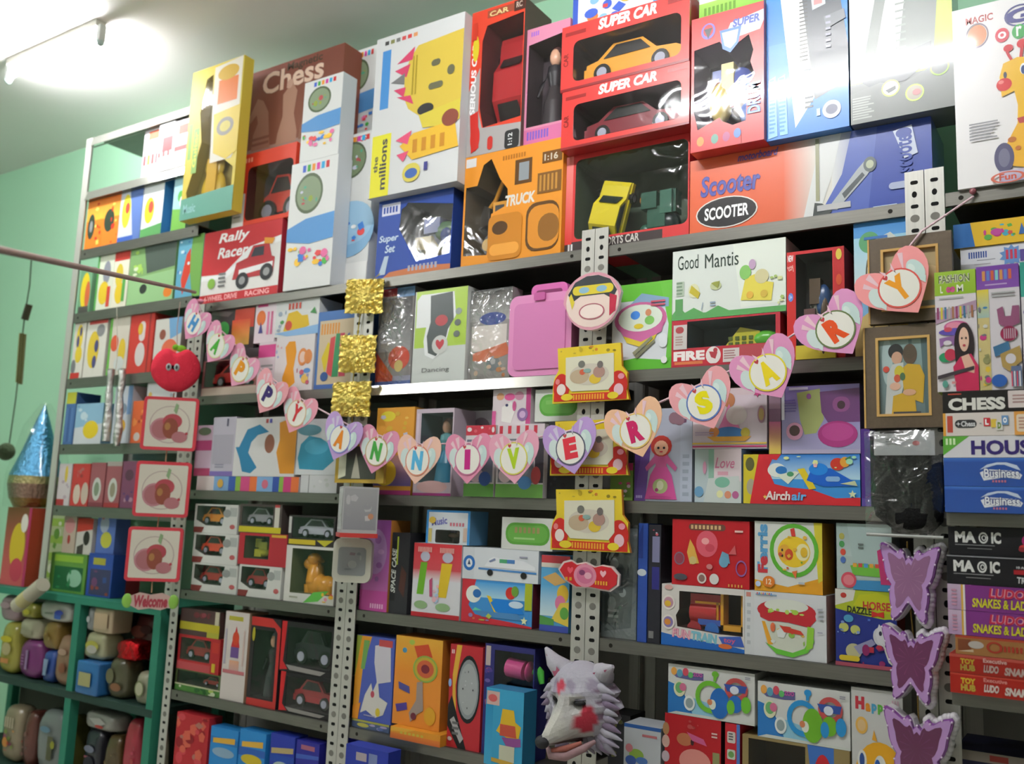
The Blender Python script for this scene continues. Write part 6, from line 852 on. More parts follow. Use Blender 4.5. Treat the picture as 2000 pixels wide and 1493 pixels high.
yframe(1075, 820, 1228, 930, 'yellow and red photo frame half covered by the lilac E heart, middle of three')
yframe(1076, 955, 1231, 1078, 'yellow and red photo frame above the small red plaque, lowest of three')
c, Wd, H, t = hang(1091, 1098, 1208, 1152, -.03)
r = empty('name_plaque', c, 'small red plaque with rounded lobes and a pink centre on the middle post', 'plaque')
m = MB(); P = [(0, .35), (.08, .08), (.2, .0), (.3, .12), (.45, .04), (.6, .18), (.72, .1), (.88, .14), (.99, .4), (.98, .75), (.85, .98), (.7, .96), (.55, .92), (.3, .94), (.12, .72)]
m.prism(norm(P, Wd*1.04, H*1.08), 0, .008, 'd8c8c4', 'plastic'); m.prism(norm(P, Wd*.97, H*.95), -.003, 0, 'c8202c', 'plastic')
art(m, -Wd/2, H/2, Wd, H, 'e .45 .5 .19 .42 #d888a0;e .45 .5 .14 .3 #c86c8c;e .4 .4 .05 .1 #7c3c64;e .5 .5 .06 .12 #e0a8b8;h .2 .35 .05 #e05060;h .75 .4 .05 #e8b0b8;k .12 .6 .26 .72 2 .6 #e0a030;k .62 .66 .84 .8 5 .6 #e0a030', -.0032); m.build('board', r)
# brown picture frames at the fourth post
def bframe(x0, y0, x1, y1, lb, pr, Y=-.045):
    c, Wd, H, t = hang(x0, y0, x1, y1, Y); r = empty('picture_frame', c, lb, 'picture frame', 'brown picture frames on the right post')
    b_ = .155*Wd; a, d = Wd/2, H/2; m = MB()
    for q in ((-a, -d, a, -d+b_), (-a, d-b_, a, d), (-a, -d+b_, -a+b_, d-b_), (a-b_, -d+b_, a, d-b_)): m.box(q[0], -.014, q[1], q[2], .008, q[3], '5c4c38', 'wood')
    m.build('frame', r); m = MB(); g = .006; i_, j = a-b_, d-b_
    for q in ((-i_, -j, i_, -j+g), (-i_, j-g, i_, j), (-i_, -j+g, -i_+g, j-g), (i_-g, -j+g, i_, j-g)): m.box(q[0], -.0155, q[1], q[2], .0, q[3], 'c8a060', 'foil' if 0 else 'plastic')
    m.box(-a-.001, -.016, -d, -a+.003, -.012, d, 'c8a060', 'plastic')
    m.build('gold_edge', r); m = MB(); m.box(-i_, -.004, -j, i_, -.002, j, 'b0a080', 'gloss_card'); art(m, -i_, j, 2*i_, 2*j, pr, -.0042, 'gloss_card'); m.build('picture', r)
bframe(1697, 462, 1860, 630, 'brown picture frame behind the last pink heart, upper one on the right post', 'g 0 0 1 1 #a8946c #c0b088;e .8 .6 .3 .3 #c8b488;r 0 .86 1 1 #8c9490')
bframe(1689, 637, 1843, 836, 'brown picture frame with a photo of a couple, lower one on the right post', 'g 0 0 1 1 #8ca4a4 #5c7074;p .6 0 .66 0 .64 1 .58 1 #6c8484;p .82 0 1 0 1 1 .88 1 #4c6468;e .2 .3 .1 .3 #a8bcbc;e .36 .18 .14 .1 #2c2c2e;e .38 .26 .1 .08 #c89c84;e .62 .22 .13 .13 #5c4a3c;e .62 .2 .12 .08 #54483a;p .16 .8 .2 .45 .3 .34 .5 .32 .5 .6 .4 .85 .3 1 .14 1 #c0c4c0;p .46 .4 .58 .34 .8 .36 .88 .5 .84 .84 .7 .8 .72 .96 .26 1 .3 .74 .5 .7 #c8a02c;e .42 .44 .09 .08 #c8b838;e .38 .52 .06 .05 #c8583c;e .48 .5 .05 .05 #4c6c4c;e .18 .4 .06 .04 #c84c3c;e .34 .62 .1 .05 #d8ac94;e .6 .7 .12 .04 #d0a080;r .3 .94 .8 1 #3c3c44')
# black wig in a clear bag
c, Wd, H, t = hang(1694, 842, 1842, 1046, -.06)
r = empty('wig_bag', c, 'black hair piece in a shiny clear bag with a pale card top', 'bagged wig')
m = MB(); m.prism(norm([(.14, .22), (.98, .24), (1, .6), (.96, .86), (.8, .98), (.4, .97), (.12, .82), (.06, .6)], Wd, H), -.02, .02, '1a1b1b', 'fabric')
m.ell(.02, -.02, -H*.32, Wd*.36, .025, H*.14, '161616', 'fabric'); m.ell(.0, -.018, -.02, Wd*.36, .02, H*.25, '1d1e1e', 'fabric'); m.build('wig', r)
m = MB(); m.box(-Wd*.38, -.024, H*.26, Wd*.42, -.022, H*.49, 'a9adad', 'card'); art(m, -Wd*.38, H*.49, Wd*.8, H*.23, 'r .1 .0 .5 .08 #333;e .7 .5 .06 .1 #b06c6c;l .2 .3 .5 .6 3 #8c9090', -.0241); m.build('header_card', r)
m = MB(); rg = random.Random(4); nx, nz = 12, 18; V = []
for j in range(nz+1):
    for i in range(nx+1):
        u, v = i/nx, j/nz; e = min(1, min(u, 1-u, v, 1-v)*7); V.append(((u-.5)*Wd*1.02, -.022-.016*e-rg.uniform(0, .006), (v-.5)*H))
m.mesh(V, [(j*(nx+1)+i, j*(nx+1)+i+1, (j+1)*(nx+1)+i+1, (j+1)*(nx+1)+i) for j in range(nz) for i in range(nx)], 'fff', 'crumpled', True)
m.tube([(-Wd*.5, -.025, -H*.5), (Wd*.5, -.025, -H*.505)], .004, 'a8aaa4', 'plastic'); m.build('clear_bag', r)
# butterflies
BL = [(.5, .15), (.44, .2), (.4, .1), (.35, .06), (.31, .1), (.26, .1), (.14, .03), (.03, 0), (0, .03), (.02, .12), (.06, .22), (.09, .36), (.14, .46), (.2, .52), (.17, .6), (.18, .72), (.21, .82), (.2, .92), (.24, .97), (.31, .93), (.38, .86), (.45, .77), (.5, .73)]
BT = BL+[(1-u, v) for u, v in BL[-2:0:-1]]
def sc(P, k, cx=.5, cy=.45): return [(cx+(u-cx)*k, cy+(v-cy)*k) for u, v in P]
def butterfly(x0, y0, x1, y1, lb, ic, rc):
    c, Wd, H, t = hang(x0, y0, x1, y1, -.06); r = empty('butterfly_frame', c, lb, 'butterfly decoration', 'purple butterfly frames on the right post', (0, math.radians(2), math.radians(-8)))
    m = MB(); m.prism(norm(sc(BT, 1.0), Wd, H), 0, .03, 'cfc8cf', 'plastic', side='d8d4d8')
    for k in range(2, 20):
        p, q = BT[-k], BT[-k-1]
        for s_ in (0, .5): x, z = (p[0]*(1-s_)+q[0]*s_-.5)*Wd, (.5-p[1]*(1-s_)-q[1]*s_)*H; m.ell(x-.004, .012, z, .0095, .014, .0095, 'd4d0d4', nu=10, nv=6)
    m.build('foam_back', r).location.x = .003
    m = MB(); m.prism(norm(sc(BT, .985), Wd, H), -.01, 0, '8a4c9c', 'plastic')
    P = norm(sc(BT, .93), Wd, H); m.prism(P, -.013, -.01, 'b58cc4', 'plastic')
    for (u, v) in sc(BT, .955)[::2]: m.ell((u-.5)*Wd, -.0125, (.5-v)*H, .0028, .002, .0028, 'd8c0dc', nu=6, nv=4)
    m.build('frame', r)
    m = MB(); P = norm(sc(BT, .7, .5, .42), Wd, H); m.face([(x, -.0134, z) for x, z in P], ic, 'gloss_card')
    for k in range(14):
        a = 2*PI*k/14+.2; L1, L2 = .05, .24
        q = [(.5+L1*math.cos(a), .42+L1*math.sin(a)*.9), (.5+L2*math.cos(a+.03), .42+L2*math.sin(a+.03)*.9), (.5+L2*math.cos(a-.03), .42+L2*math.sin(a-.03)*.9)]
        if abs(q[1][0]-.5) > .04: m.face([(x, -.0137, z) for x, z in norm(q, Wd, H)], rc, 'gloss_card')
    m.build('picture', r)
butterfly(1716, 1062, 1840, 1222, 'purple butterfly frame with a pinkish mirror centre, topmost of three', '8c5c84', '9c6c90')
butterfly(1719, 1224, 1846, 1378, 'purple butterfly frame with a deep plum centre, middle of three', '621c50', '7c3066')
butterfly(1722, 1388, 1866, 1562, 'purple butterfly frame cut by the bottom edge, lowest of three', '5c1c48', '6c2c5c')
cord([at(1772, 1058, -.02), at(1772, 1130, -.02), at(1790, 1300, -.02), at(1797, 1480, -.02)], .0018, 'a88848', 'thin string linking the purple butterflies down the right post', 'string')
# ---- apple cushion, cherry pictures, welcome sign on the first post
cY = -.11
c, Wd, H, t = hang(295, 672, 392, 770, cY, 42)
r = empty('apple_cushion', c, 'pink-red apple-shaped hanging cushion with two small grey eyes and a green leaf', 'cushion', None, (0, 0, t))
m = MB(); N = 40; K = 7; V = []; prof = []
for k in range(N):
    tt = 2*PI*k/N; ax, az = math.sin(tt), math.cos(tt)*.95
    az = az-.3*math.exp(-(ax/.28)**2) if az > 0 else az*(1-.12*abs(ax))+.06*math.exp(-(ax/.15)**2)
    prof.append((ax, az*1.08))
for j in range(K+1):
    s_ = math.cos((j/K-.5)*PI); y = math.sin((j/K-.5)*PI)*.045; s_ = max(.02, s_)**.6
    for px, pz in prof: V.append((px*Wd/2*s_, y, (pz*.92-.02)*H/2*s_))
m.mesh(V, [(j*N+i, j*N+(i+1) % N, (j+1)*N+(i+1) % N, (j+1)*N+i) for j in range(K) for i in range(N)], 'e0384c', 'fabric', True); m.build('cushion', r)
m = MB()
for x in (-.03, .0): m.ell(x+.012, -.044, .0, .011, .006, .015, 'a8b0b0'); m.ell(x+.012, -.049, .0, .005, .003, .008, '3c3c40')
m.build('eye', r)
m = MB(); m.ell(.015, -.01, H*.4, .02, .008, .014, '8cc83c', 'fabric'); m.ell(-.005, -.01, H*.42, .014, .008, .012, '7cb834', 'fabric'); m.build('leaf', r)
for i, (x0, y0, x1, y1, lb) in enumerate([(278, 776, 386, 880, 'red-framed cherry picture under the apple cushion, topmost of three'), (263, 902, 371, 1010, 'red-framed cherry picture, middle of three'), (247, 1030, 355, 1136, 'red-framed cherry picture above the leafy sign, lowest of three')]):
    c, Wd, H, t = hang(x0, y0, x1, y1, cY, 40); r = empty('cherry_picture', c, lb, 'hanging picture', 'cherry pictures hung one below the other', (0, 0, t))
    m = MB(); m.prism(rrect(-Wd/2, -H/2, Wd/2, H/2, .014, 4), -.002, .006, 'd0404c', 'plastic'); m.build('frame', r)
    m = MB(); m.face([(x, -.0024, z) for x, z in rrect(-Wd*.44, -H*.44, Wd*.44, H*.44, .006, 3)], 'd6d0c0', 'card')
    art(m, -Wd*.44, H*.44, Wd*.88, H*.88, 'o .5 .52 .42 .4 .05 #b8a8a0;e .34 .62 .24 .24 #b8848a;e .34 .62 .2 .2 #a86c70;e .55 .45 .2 .16 #b04c54;e .52 .6 .16 .22 #8c4c3c;e .72 .78 .16 .12 #b07478;e .46 .56 .06 .08 #a87848;p .6 .06 .66 .1 .62 .3 .56 .22 #8ca87c;e .86 .7 .03 .03 #a84048', -.0026); m.build('picture', r)
cord([at(340, 768, cY+.015), at(332, 828, cY+.015), at(317, 956, cY+.015), at(301, 1083, cY+.015), at(296, 1158, cY+.01)], .0025, 'c8a080', 'thin cord on which the three cherry pictures hang', 'cord')
cord([at(352, 590, -.012), at(346, 640, -.05), at(346, 684, cY+.01)], .0018, 'a89088', 'thin cord from the shelf down to the apple cushion', 'cord')
c, Wd, H, t = hang(240, 1158, 347, 1192, cY, 40)
r = empty('leafy_sign', c, 'small pale red sign with green leaves at both ends under the cherry pictures', 'sign', None, (0, 0, t))
m = MB(); m.prism(norm([(.14, .2), (.3, .0), (.5, .12), (.7, 0), (.86, .2), (.86, .8), (.7, 1), (.5, .9), (.3, 1), (.14, .75)], Wd, H), -.003, .004, 'c8a8a0', 'plastic'); art(m, -Wd/2, H/2, Wd, H, 't Welcome .2 .15 .82 .85 #a8404c 0 .1 .05', -.0034); m.build('board', r)
for s_ in (-1, 1):
    m = MB(); m.ell(s_*Wd*.42, 0, 0, Wd*.1, .006, H*.42, '8cc050'); m.build('leaf', r)
# ================================================================ the heart banner
HB = [('H', 379, 632, '4c90c8', 'e59abc', 'e89cbc', 'pink heart with a blue letter H at the left end of the banner'),
 ('A', 423, 676, '4ca83c', 'e59cba', 'd8e0a8', 'pink heart with a green letter A, second from the left end'),
 ('P', 470, 722, 'e09428', 'e5a0ba', 'd8c880', 'pink heart with an orange letter P, third from the left end'),
 ('P', 524, 772, '40346c', 'e8a4ac', 'd88c90', 'pink heart with a dark violet letter P below the orange P'),
 ('Y', 580, 808, 'c83c40', 'e8a0b0', 'd8b890', 'pink heart with a thin red letter Y left of the lilac A heart'),
 ('A', 665, 858, 'e08830', 'c0a0d4', '8c90d0', 'lilac heart with an orange letter A'),
 ('N', 736, 882, '4ca048', 'dc94b0', 'b8a068', 'pink heart with a green letter N'),
 ('N', 816, 900, '5cb0d8', 'ecc0ac', 'd88c74', 'peach heart with a light blue letter N'),
 ('I', 914, 898, 'c03080', 'e090ac', 'c8789c', 'pink heart with a magenta letter I'),
 ('V', 1004, 896, 'b0cc30', 'e4a4b8', 'd8d060', 'pink heart with a yellow-green letter V'),
 ('E', 1115, 876, 'd83c48', 'bc9cd4', '5c5c6c', 'lilac heart with a red letter E over the middle yellow frame'),
 ('R', 1242, 842, 'c42860', 'ecbc98', 'e0c070', 'peach heart with a crimson letter R'),
 ('S', 1375, 787, 'e8dc20', 'e8a4a8', '5c78b8', 'salmon pink heart with a yellow letter S and blue ring'),
 ('A', 1500, 728, 'ecd42c', 'dc94bc', 'e0d040', 'mauve pink heart with a yellow letter A and yellow ring'),
 ('R', 1632, 644, 'e05428', 'dc98c4', '6c7c50', 'mauve pink heart with an orange-red letter R'),
 ('Y', 1757, 563, 'e89c30', 'f09c9c', 'd85c54', 'salmon pink heart with an orange letter Y at the right end of the banner')]
hp = [at(x, y, -.075) for _, x, y, *_r2 in HB]; ups = []
for i, (ch_, x, y, lc, hc, rc, lb) in enumerate(HB):
    a, b_ = hp[max(i-1, 0)], hp[min(i+1, len(hp)-1)]; ang = math.atan2(b_.z-a.z, b_.x-a.x)*1.05
    Y = -.075-(.012 if i % 2 else 0); c = at(x, y, Y)
    r = empty('heart_pennant', c, lb, 'heart pennant', 'hearts of the banner strung across the shelves', (0, -ang, 0))
    hw, hh = .089, .078; P = [(p*hw, q*hh+.003) for p, q in heart_pts(36)]
    m = MB(); m.prism(P, -.0008, .0008, hc, 'matte')
    lt = {'c0a0d4': 'cfc4dc', 'bc9cd4': 'cfc4dc'}.get(hc, 'e8c4cc')
    art(m, -hw, hh+.003, 2*hw, 2*hh, 'p .22 .1 .3 .06 .32 .4 #%s;p .12 .2 .17 .14 .3 .42 #%s;p .8 .08 .74 .04 .66 .36 #%s;e .2 .46 .1 .17 #cfdcd8;p .16 .6 .2 .7 .26 .6 #cfdcd8;e .8 .42 .1 .18 #c6dad6;p .76 .58 .8 .68 .86 .58 #c6dad6;e .77 .36 .04 .07 #d8e6e0;p .42 .12 .47 .2 .45 .3 #%s;p .6 .1 .56 .2 .58 .3 #%s' % ((lt,)*5), -.001, 'matte'); m.build('card', r)
    m = MB(); d = .049
    m.prism([(d*math.cos(2*PI*k/28), d*math.sin(2*PI*k/28)) for k in range(28)], -.0026, -.0016, rc, 'matte')
    m.face([(.045*math.cos(2*PI*k/28), -.0028, .045*math.sin(2*PI*k/28)) for k in range(28)], 'e9e6dc', 'matte'); m.build('disc', r)
    m = MB(); V, F = glyph(ch_, .07); lw = .022 if ch_ == 'I' else .043
    dk = .0
    m.mesh([((p-.5)*lw, -.0032, (q-.5)*.062-dk) for p, q in V], F, lc, 'matte'); m.face([(.006*p-.012, -.0031, .006*q+.038) for p, q in heart_pts(16)][::-1], 'b84448', 'matte'); m.build('letter', r)
    ups.append(c+Vector((-math.sin(ang)*.052, .002, math.cos(ang)*.052)))
e0 = at(388, 590, -.05); e1 = at(1901, 384, -.006)
pts = [e0]
for i, u in enumerate(ups):
    pts.append(Vector((u.x, -.0695 if abs(u.x+1.75) > .2 else -.0698, u.z)))
pts += [at(1800, 452, -.068), e1]
cord(pts, .003, 'e8c8d0', 'pale pink ribbon carrying the heart letters across the shelves', 'ribbon', 'banner_ribbon')
m = MB(); m.ell(0, 0, 0, .008, .006, .008, '8c5058'); tag(m.build('ribbon_knot', None, e1+Vector((0, -.004, .012))), 'small dark pink knot tying the ribbon to the shelf edge at right', 'knot')
m = MB(); m.ell(0, 0, 0, .03, .01, .012, 'd88ca0', 'fabric'); m.ell(-.02, 0, -.01, .018, .008, .012, 'c87890', 'fabric'); tag(m.build('ribbon_bow', None, e0), 'pink bow where the ribbon meets the pole at left', 'bow')
# ================================================================ pole, wind chime, party hat, tubes
p0 = atd(0, 488, 1.72); p1 = at(381, 571, -.012); d = (p0-p1)
m = MB(); m.tube([Vector((0, 0, 0)), d, d*1.28], [.0065, .0065, .0065], '8f7a72', 'wood', 10); tag(m.build('pole', None, p1), 'thin brownish pole slanting from the left edge to the shelf post', 'pole')
def onpole(x):
    lo_, hi_ = 0., 1.
    for _ in range(40):
        t = (lo_+hi_)/2
        if proj(p1+d*t)[0] > x: lo_ = t
        else: hi_ = t
    return p1+d*((lo_+hi_)/2)
c0 = onpole(62); D0 = (c0-Vector((CX, CY, CZ))).length
r = empty('wind_chime', c0, 'small wind chime with brass tubes hanging from the pole against the green wall', 'wind chime')
def dn(x, y): return atd(x, y, D0)-c0-Vector((0, 0, .016))
m = MB(); m.tube([dn(63, 492), dn(60, 540), dn(50, 600), dn(33, 760), dn(20, 850)], .0012, '5c6c58', 'fabric', 5); m.build('string', r)
m = MB(); m.tube([dn(59, 578), dn(50, 608)], .0065, '4c4c34', 'wood', 8); m.build('clapper', r)
for a, b_, c_2, d2 in ((42, 634, 35, 730), (46, 634, 39, 733), (51, 636, 43, 734)):
    m = MB(); m.tube([dn(a, b_), dn(c_2, d2)], .0026, 'a8a478', 'chrome', 8); m.build('chime_tube', r)
m = MB(); m.ell(*dn(14, 865), .018, .014, .016, '4c5c44', 'fabric'); m.ell(*dn(11, 868), .006, .016, .006, '8c4440', 'fabric'); m.build('tassel', r)
# party hat in a clear bag on the tall packet at the left end
c, Wd, H, t = hang(12, 788, 96, 988, .06, 20); base = TOP[gb[0].name]+.001
hH = at(50, 790, .06).z-base; R_ = .125
r = empty('party_hat', (at(52, 900, .06).x, .12, base), 'shiny blue foil cone party hat on a gold fringed base at the left edge', 'party hat')
m = MB(); z2 = hH*.3; m.lathe(0, 0, [(R_*.98, z2), (R_*.6, z2+(hH-z2)*.38), (R_*.28, z2+(hH-z2)*.75), (.004, hH)], '5c9cc4', 'foil', 28); m.build('cone', r)
m = MB(); m.lathe(0, 0, [(R_*.7, 0), (R_*.9, z2*.3), (R_*1.0, z2*.75), (R_*.97, z2*1.02)], 'a8884c', 'foil', 28, cols=['8c6c34', '9c7c6c', 'a89c6c']); m.build('fringe', r)
m = MB(); m.lathe(.01, 0, [(R_*1.12, 0), (R_*1.15, z2), (R_*.7, hH*.8), (.02, hH*1.02)], 'fff', 'film', 20); m.build('clear_bag', r)
for i, (x, y0, y1, w_) in enumerate(((215, 722, 862, 9), (237, 722, 872, 9))):
    a, b_ = at(x+2, y0, -.03), at(x-8, y1, -.03); m = MB(); rg = random.Random(i); P = [Vector((0, 0, 0))+(b_-a)*(k/9)+Vector((rg.uniform(-.004, .004), 0, 0)) for k in range(10)]
    m.tube(P, [.014+rg.uniform(-.003, .004) for _ in P], 'c8c8c4', 'foil', 10)
    tag(m.build('silver_tube', None, a), 'twisted silver foil tube hanging in front of the left rack, %s of two' % ('left one' if i == 0 else 'right one'), 'decoration', 'silver foil tubes')
cord([at(228, 600, -.01), at(229, 700, -.03), at(226, 722, -.03)], .0015, 'c8c4b4', 'short thread holding the silver foil tubes', 'thread')
# gold photo stand hanging beside the teal toy box
c, Wd, H, t = hang(657, 868, 752, 944, -.04, 0)
r = empty('framed_photo', c, 'gold-edged dark frame with a pale cone picture under the lilac A heart', 'photo frame')
m = MB(); m.box(-Wd/2, -.006, -H/2, Wd/2, .006, H/2, 'b8983c', 'plastic'); m.build('frame', r)
m = MB(); m.box(-Wd*.42, -.008, -H*.4, Wd*.34, -.0062, H*.44, '3c3a34', 'gloss_card'); art(m, -Wd*.42, H*.44, Wd*.76, H*.84, 'p .36 .98 .42 .5 .46 .2 .52 .5 .6 .98 #a8a494;p 0 .2 .2 .1 .2 .9 0 1 #c8c8b0', -.0081); m.build('picture', r)

# ================================================================ green rack with bagged goods, lower left
X0, X1, X2 = at(-95, 1300, 0).x, at(148, 1300, 0).x, at(304, 1340, 0).x
L2 = at(150, 1350, 0).z; L3 = at(150, 1540, 0).z
r = empty('green_rack', ((X0+X2)/2, 0, 0), 'green painted rack with bagged goods at the lower left', 'shelf rack'); cx = (X0+X2)/2
GC = '2c7a62'
for x in (X0, X1, X2):
    for y in (-.02, .3):
        m = MB(); m.box(x-cx-.022, y, 0, x-cx+.022, y+.04, GT-.03, GC, 'paint'); m.build('post', r)
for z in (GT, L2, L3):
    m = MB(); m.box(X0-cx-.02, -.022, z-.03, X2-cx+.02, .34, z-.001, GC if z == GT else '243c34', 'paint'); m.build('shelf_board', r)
m = MB(); m.box(X0-cx+.02, .342, .05, X2-cx-.02, .348, GT-.03, '4a4c44', 'matte'); m.build('back_panel', r)  # added dark sheet, darkens the open back where the pale wall showed
def sq(mb, rx, ry, rz, c, p=.45, mat='plastic', amp=.05, seed=0):
    rg = random.Random(seed); ph = [rg.uniform(0, 6) for _ in range(6)]
    f = lambda q: math.copysign(abs(q)**p, q)
    nu, nv = 20, 12; V = []
    for j in range(nv+1):
        a = PI*j/nv-PI/2
        for i in range(nu):
            b2 = 2*PI*i/nu; w_ = 1+amp*(math.sin(3*b2+ph[0])*math.sin(4*a+ph[1])+math.sin(5*b2+ph[2])*.6)
            V.append((rx*f(math.cos(a))*f(math.cos(b2))*w_, ry*f(math.cos(a))*f(math.sin(b2))*w_, rz*f(math.sin(a))))
    mb.mesh(V, [(j*nu+i, j*nu+(i+1) % nu, (j+1)*nu+(i+1) % nu, (j+1)*nu+i) for j in range(nv) for i in range(nu)], c, mat, True)
GOODS = []
def bag(name, x0, y0, x1, y1, on, col, pr, lb, ct='bagged goods', Y=.0, dep=.1, film_=True, p=.5, amp=.065):
    ym = (y0+y1)/2; a, b_ = at(x0, ym, Y).x, at(x1, ym, Y).x; zt = at(x0, y0, Y).z
    zb = (on if isinstance(on, float) else TOP[on.name])+.001 if on is not None else at(x0, y1, Y).z
    zt = min(zt, GT-.036) if zt > GT-.06 and zb < GT else zt; Wd, H = (b_-a)*.92, max(zt-zb, .03); m = MB(); k = len(GOODS)
    sq(m, Wd/2, dep/2, H/2, col, p, 'plastic', amp, k)
    if pr: art(m, -Wd*.34, H*.3, Wd*.68, H*.62, pr, -dep/2*1.08-.003)
    o = m.build(name, None, ((a+b_)/2, Y+dep/2, zb+H/2)); tag(o, lb, ct, None); TOP[o.name] = zb+H; GOODS.append(o); return o
g = {}
g[1] = bag('goods_bag', 33, 1246, 78, 1322, L2, '6c2c64', 'r .4 .1 .55 .9 #8c6c94;l .1 .3 .35 .8 4 #84447c', 'purple packet standing on the green rack')
g[2] = bag('goods_bag', 80, 1268, 104, 1330, L2, '2c4484', 'p .2 .1 .8 .1 .6 .9 .2 .9 #7c90ac', 'narrow dark blue packet beside the purple one')
g[3] = bag('goods_bag', 106, 1238, 140, 1336, L2, '8a6a54', 'e .5 .2 .4 .1 #a08470;e .6 .7 .3 .16 #7c4c34', 'tan brown paper bundle left of the middle green post')
g[4] = bag('goods_bag', -4, 1212, 31, 1312, L2, '9a9440', 'e .5 .2 .5 .1 #b8ac2c;e .6 .5 .4 .2 #a89c70;r .2 .8 .9 .95 #b87c44', 'yellow bag at the left edge on the green rack')
g[5] = bag('goods_box', 34, 1206, 76, 1244, g[1], 'a09c84', 'r .1 .5 .9 .9 #8c8870', 'pale jar lid stack standing on the purple packet')
g[6] = bag('goods_bag', 80, 1212, 112, 1264, g[2], '7c6430', 'b 5 .1 .1 .9 .9 .2 303 #8c7440 #6c5424', 'mustard brown bag on the dark blue packet')
g[7] = bag('goods_bag', 72, 1160, 136, 1212, g[6], 'b0b2a8', 'r .68 .5 1 1 #34549c;p .2 .6 .6 .55 .6 .7 .2 .72 #7c8878;e .9 .5 .2 .2 #2c3c8c', 'white bag with a blue corner below the green rack top')
g[8] = bag('goods_bag', -4, 1160, 34, 1208, g[4], '8a7478', 'e .4 .3 .4 .2 #9c8488', 'dull pink bag at the left edge under the green rack top')
g[9] = bag('goods_bag', 36, 1176, 70, 1205, g[5], '8c8838', 'e .6 .6 .3 .3 #a8a02c', 'olive yellow bag beside the white bag with a blue corner')
m = MB(); a, b_ = at(34, 1184, -.08), at(84, 1142, -.08); m.tube([Vector((0, 0, 0)), b_-a], .032, 'b4b09c', 'matte', 14); m.tube([(b_-a)*.2, (b_-a)*.5], .0325, 'b8b080', 'matte', 14)
tag(m.build('paper_roll', None, a), 'pale paper roll sticking out at a slant under the green rack top', 'paper roll')
g[10] = bag('goods_box', 146, 1288, 194, 1342, L2, '2c649c', 'r .08 .2 .86 .86 #a09c6c', 'blue box with a straw-coloured label on the green rack', Y=-.03, p=.12, amp=0)
g[11] = bag('goods_bag', 205, 1282, 246, 1354, L2, '54523c', 'e .7 .8 .4 .16 #7c5438;e .2 .4 .3 .3 #646448', 'olive grey bag right of the blue box')
g[12] = bag('goods_bag', 160, 1232, 206, 1286, g[10], 'a8a684', 'e .5 .45 .45 .3 #a8a448;e .5 .65 .35 .24 #aaa89c', 'pale yellow and white bag on the blue box')
g[13] = bag('goods_box', 180, 1168, 222, 1230, g[12], 'b8a488', 'g 0 0 1 1 #c0a888 #b09c80', 'cream carton on the pale yellow bag', p=.2, amp=.02)
g[14] = bag('goods_bag', 169, 1180, 182, 1232, g[12], '8c9090', 'e .5 .5 .4 .2 #a8acac', 'small grey-white bag beside the cream carton')
g[15] = bag('foil_bag', 222, 1248, 266, 1294, g[11], 'c81c24', '', 'shiny red foil bundle', 'foil bundle', Y=-.02, amp=.14)
for f_i in range(len(g[15].data.materials)): g[15].data.materials[f_i] = MATS['foil']
g[16] = bag('goods_bag', 262, 1310, 290, 1350, L2, '94927c', 'e .5 .5 .5 .4 #a8a68c;o .5 .5 .5 .4 .2 #6c7450', 'round whitish packet beside the right green post')
g[17] = bag('goods_bag', 250, 1194, 308, 1300, g[16], '5c2c2c', 'e .3 .3 .4 .2 #7c4438;e .7 .2 .3 .14 #44201e', 'dark red cloth bundle beside the right green post', Y=.13)
g[18] = bag('goods_bag', 222, 1190, 246, 1224, g[15], '3a4048', 'e .5 .6 .4 .3 #4c545c', 'dark grey packet above the red foil bundle', Y=.13)
for i, (x0, y0, x1, y1, c, pr, lb) in enumerate([
 (-3, 1372, 36, 1540, '8c8068', 'k .1 .0 .9 .3 4 .6 #a89c84;b 10 .05 .35 .95 .95 .2 321 #a8482c #6c7c34 #7c3c54 #b87c3c', 'beige and red bundle of small goods at the bottom left edge'),
 (38, 1385, 62, 1540, '5c342c', 'b 8 .05 .05 .95 .95 .25 323 #8c3c30 #6c4c44 #44302c', 'dark red-brown bundle beside the beige one at bottom left'),
 (64, 1380, 118, 1540, '747a78', 'e .4 .16 .3 .08 #5c7c8c;r .6 .3 .9 .9 #54543c;e .9 .5 .12 .1 #8c8c2c', 'grey-blue bag near the bottom left edge'),
 (119, 1396, 133, 1540, '5c5a2c', 'b 5 .1 .1 .9 .9 .3 325 #8c8c3c #7c3c2c', 'narrow olive bundle left of the middle green post'),
 (157, 1420, 196, 1540, '26262e', 'e .45 .2 .4 .1 #6c7080;r .1 .4 .6 .46 #84444c;e .5 .6 .4 .2 #22222c', 'navy and black cap bundle right of the middle green post'),
 (198, 1432, 232, 1540, '4c3c20', 'b 5 .1 .1 .9 .9 .2 327 #5c4824 #6c6454', 'brown bundle between the navy caps and the red one'),
 (236, 1400, 272, 1540, '9c2c3c', 'b 7 .05 .05 .95 .95 .22 329 #b83c54 #6c2428 #a84440', 'crimson cloth bundle at the bottom left'),
 (275, 1420, 292, 1540, 'a09c84', 'r .1 .0 .9 .1 #b8b49c', 'pale upright roll beside the right green post')]):
    g[20+i] = bag('goods_bundle', x0, y0, x1, y1, L3, c, pr, lb, Y=.02)
g[30] = bag('goods_bag', 160, 1384, 228, 1424, g[24], '8f8f88', 'p .1 .3 .6 .1 .9 .5 .5 .9 #a4a49c;e .6 .85 .2 .14 #9c3c34', 'crumpled grey-white bag on the navy caps', Y=.02)

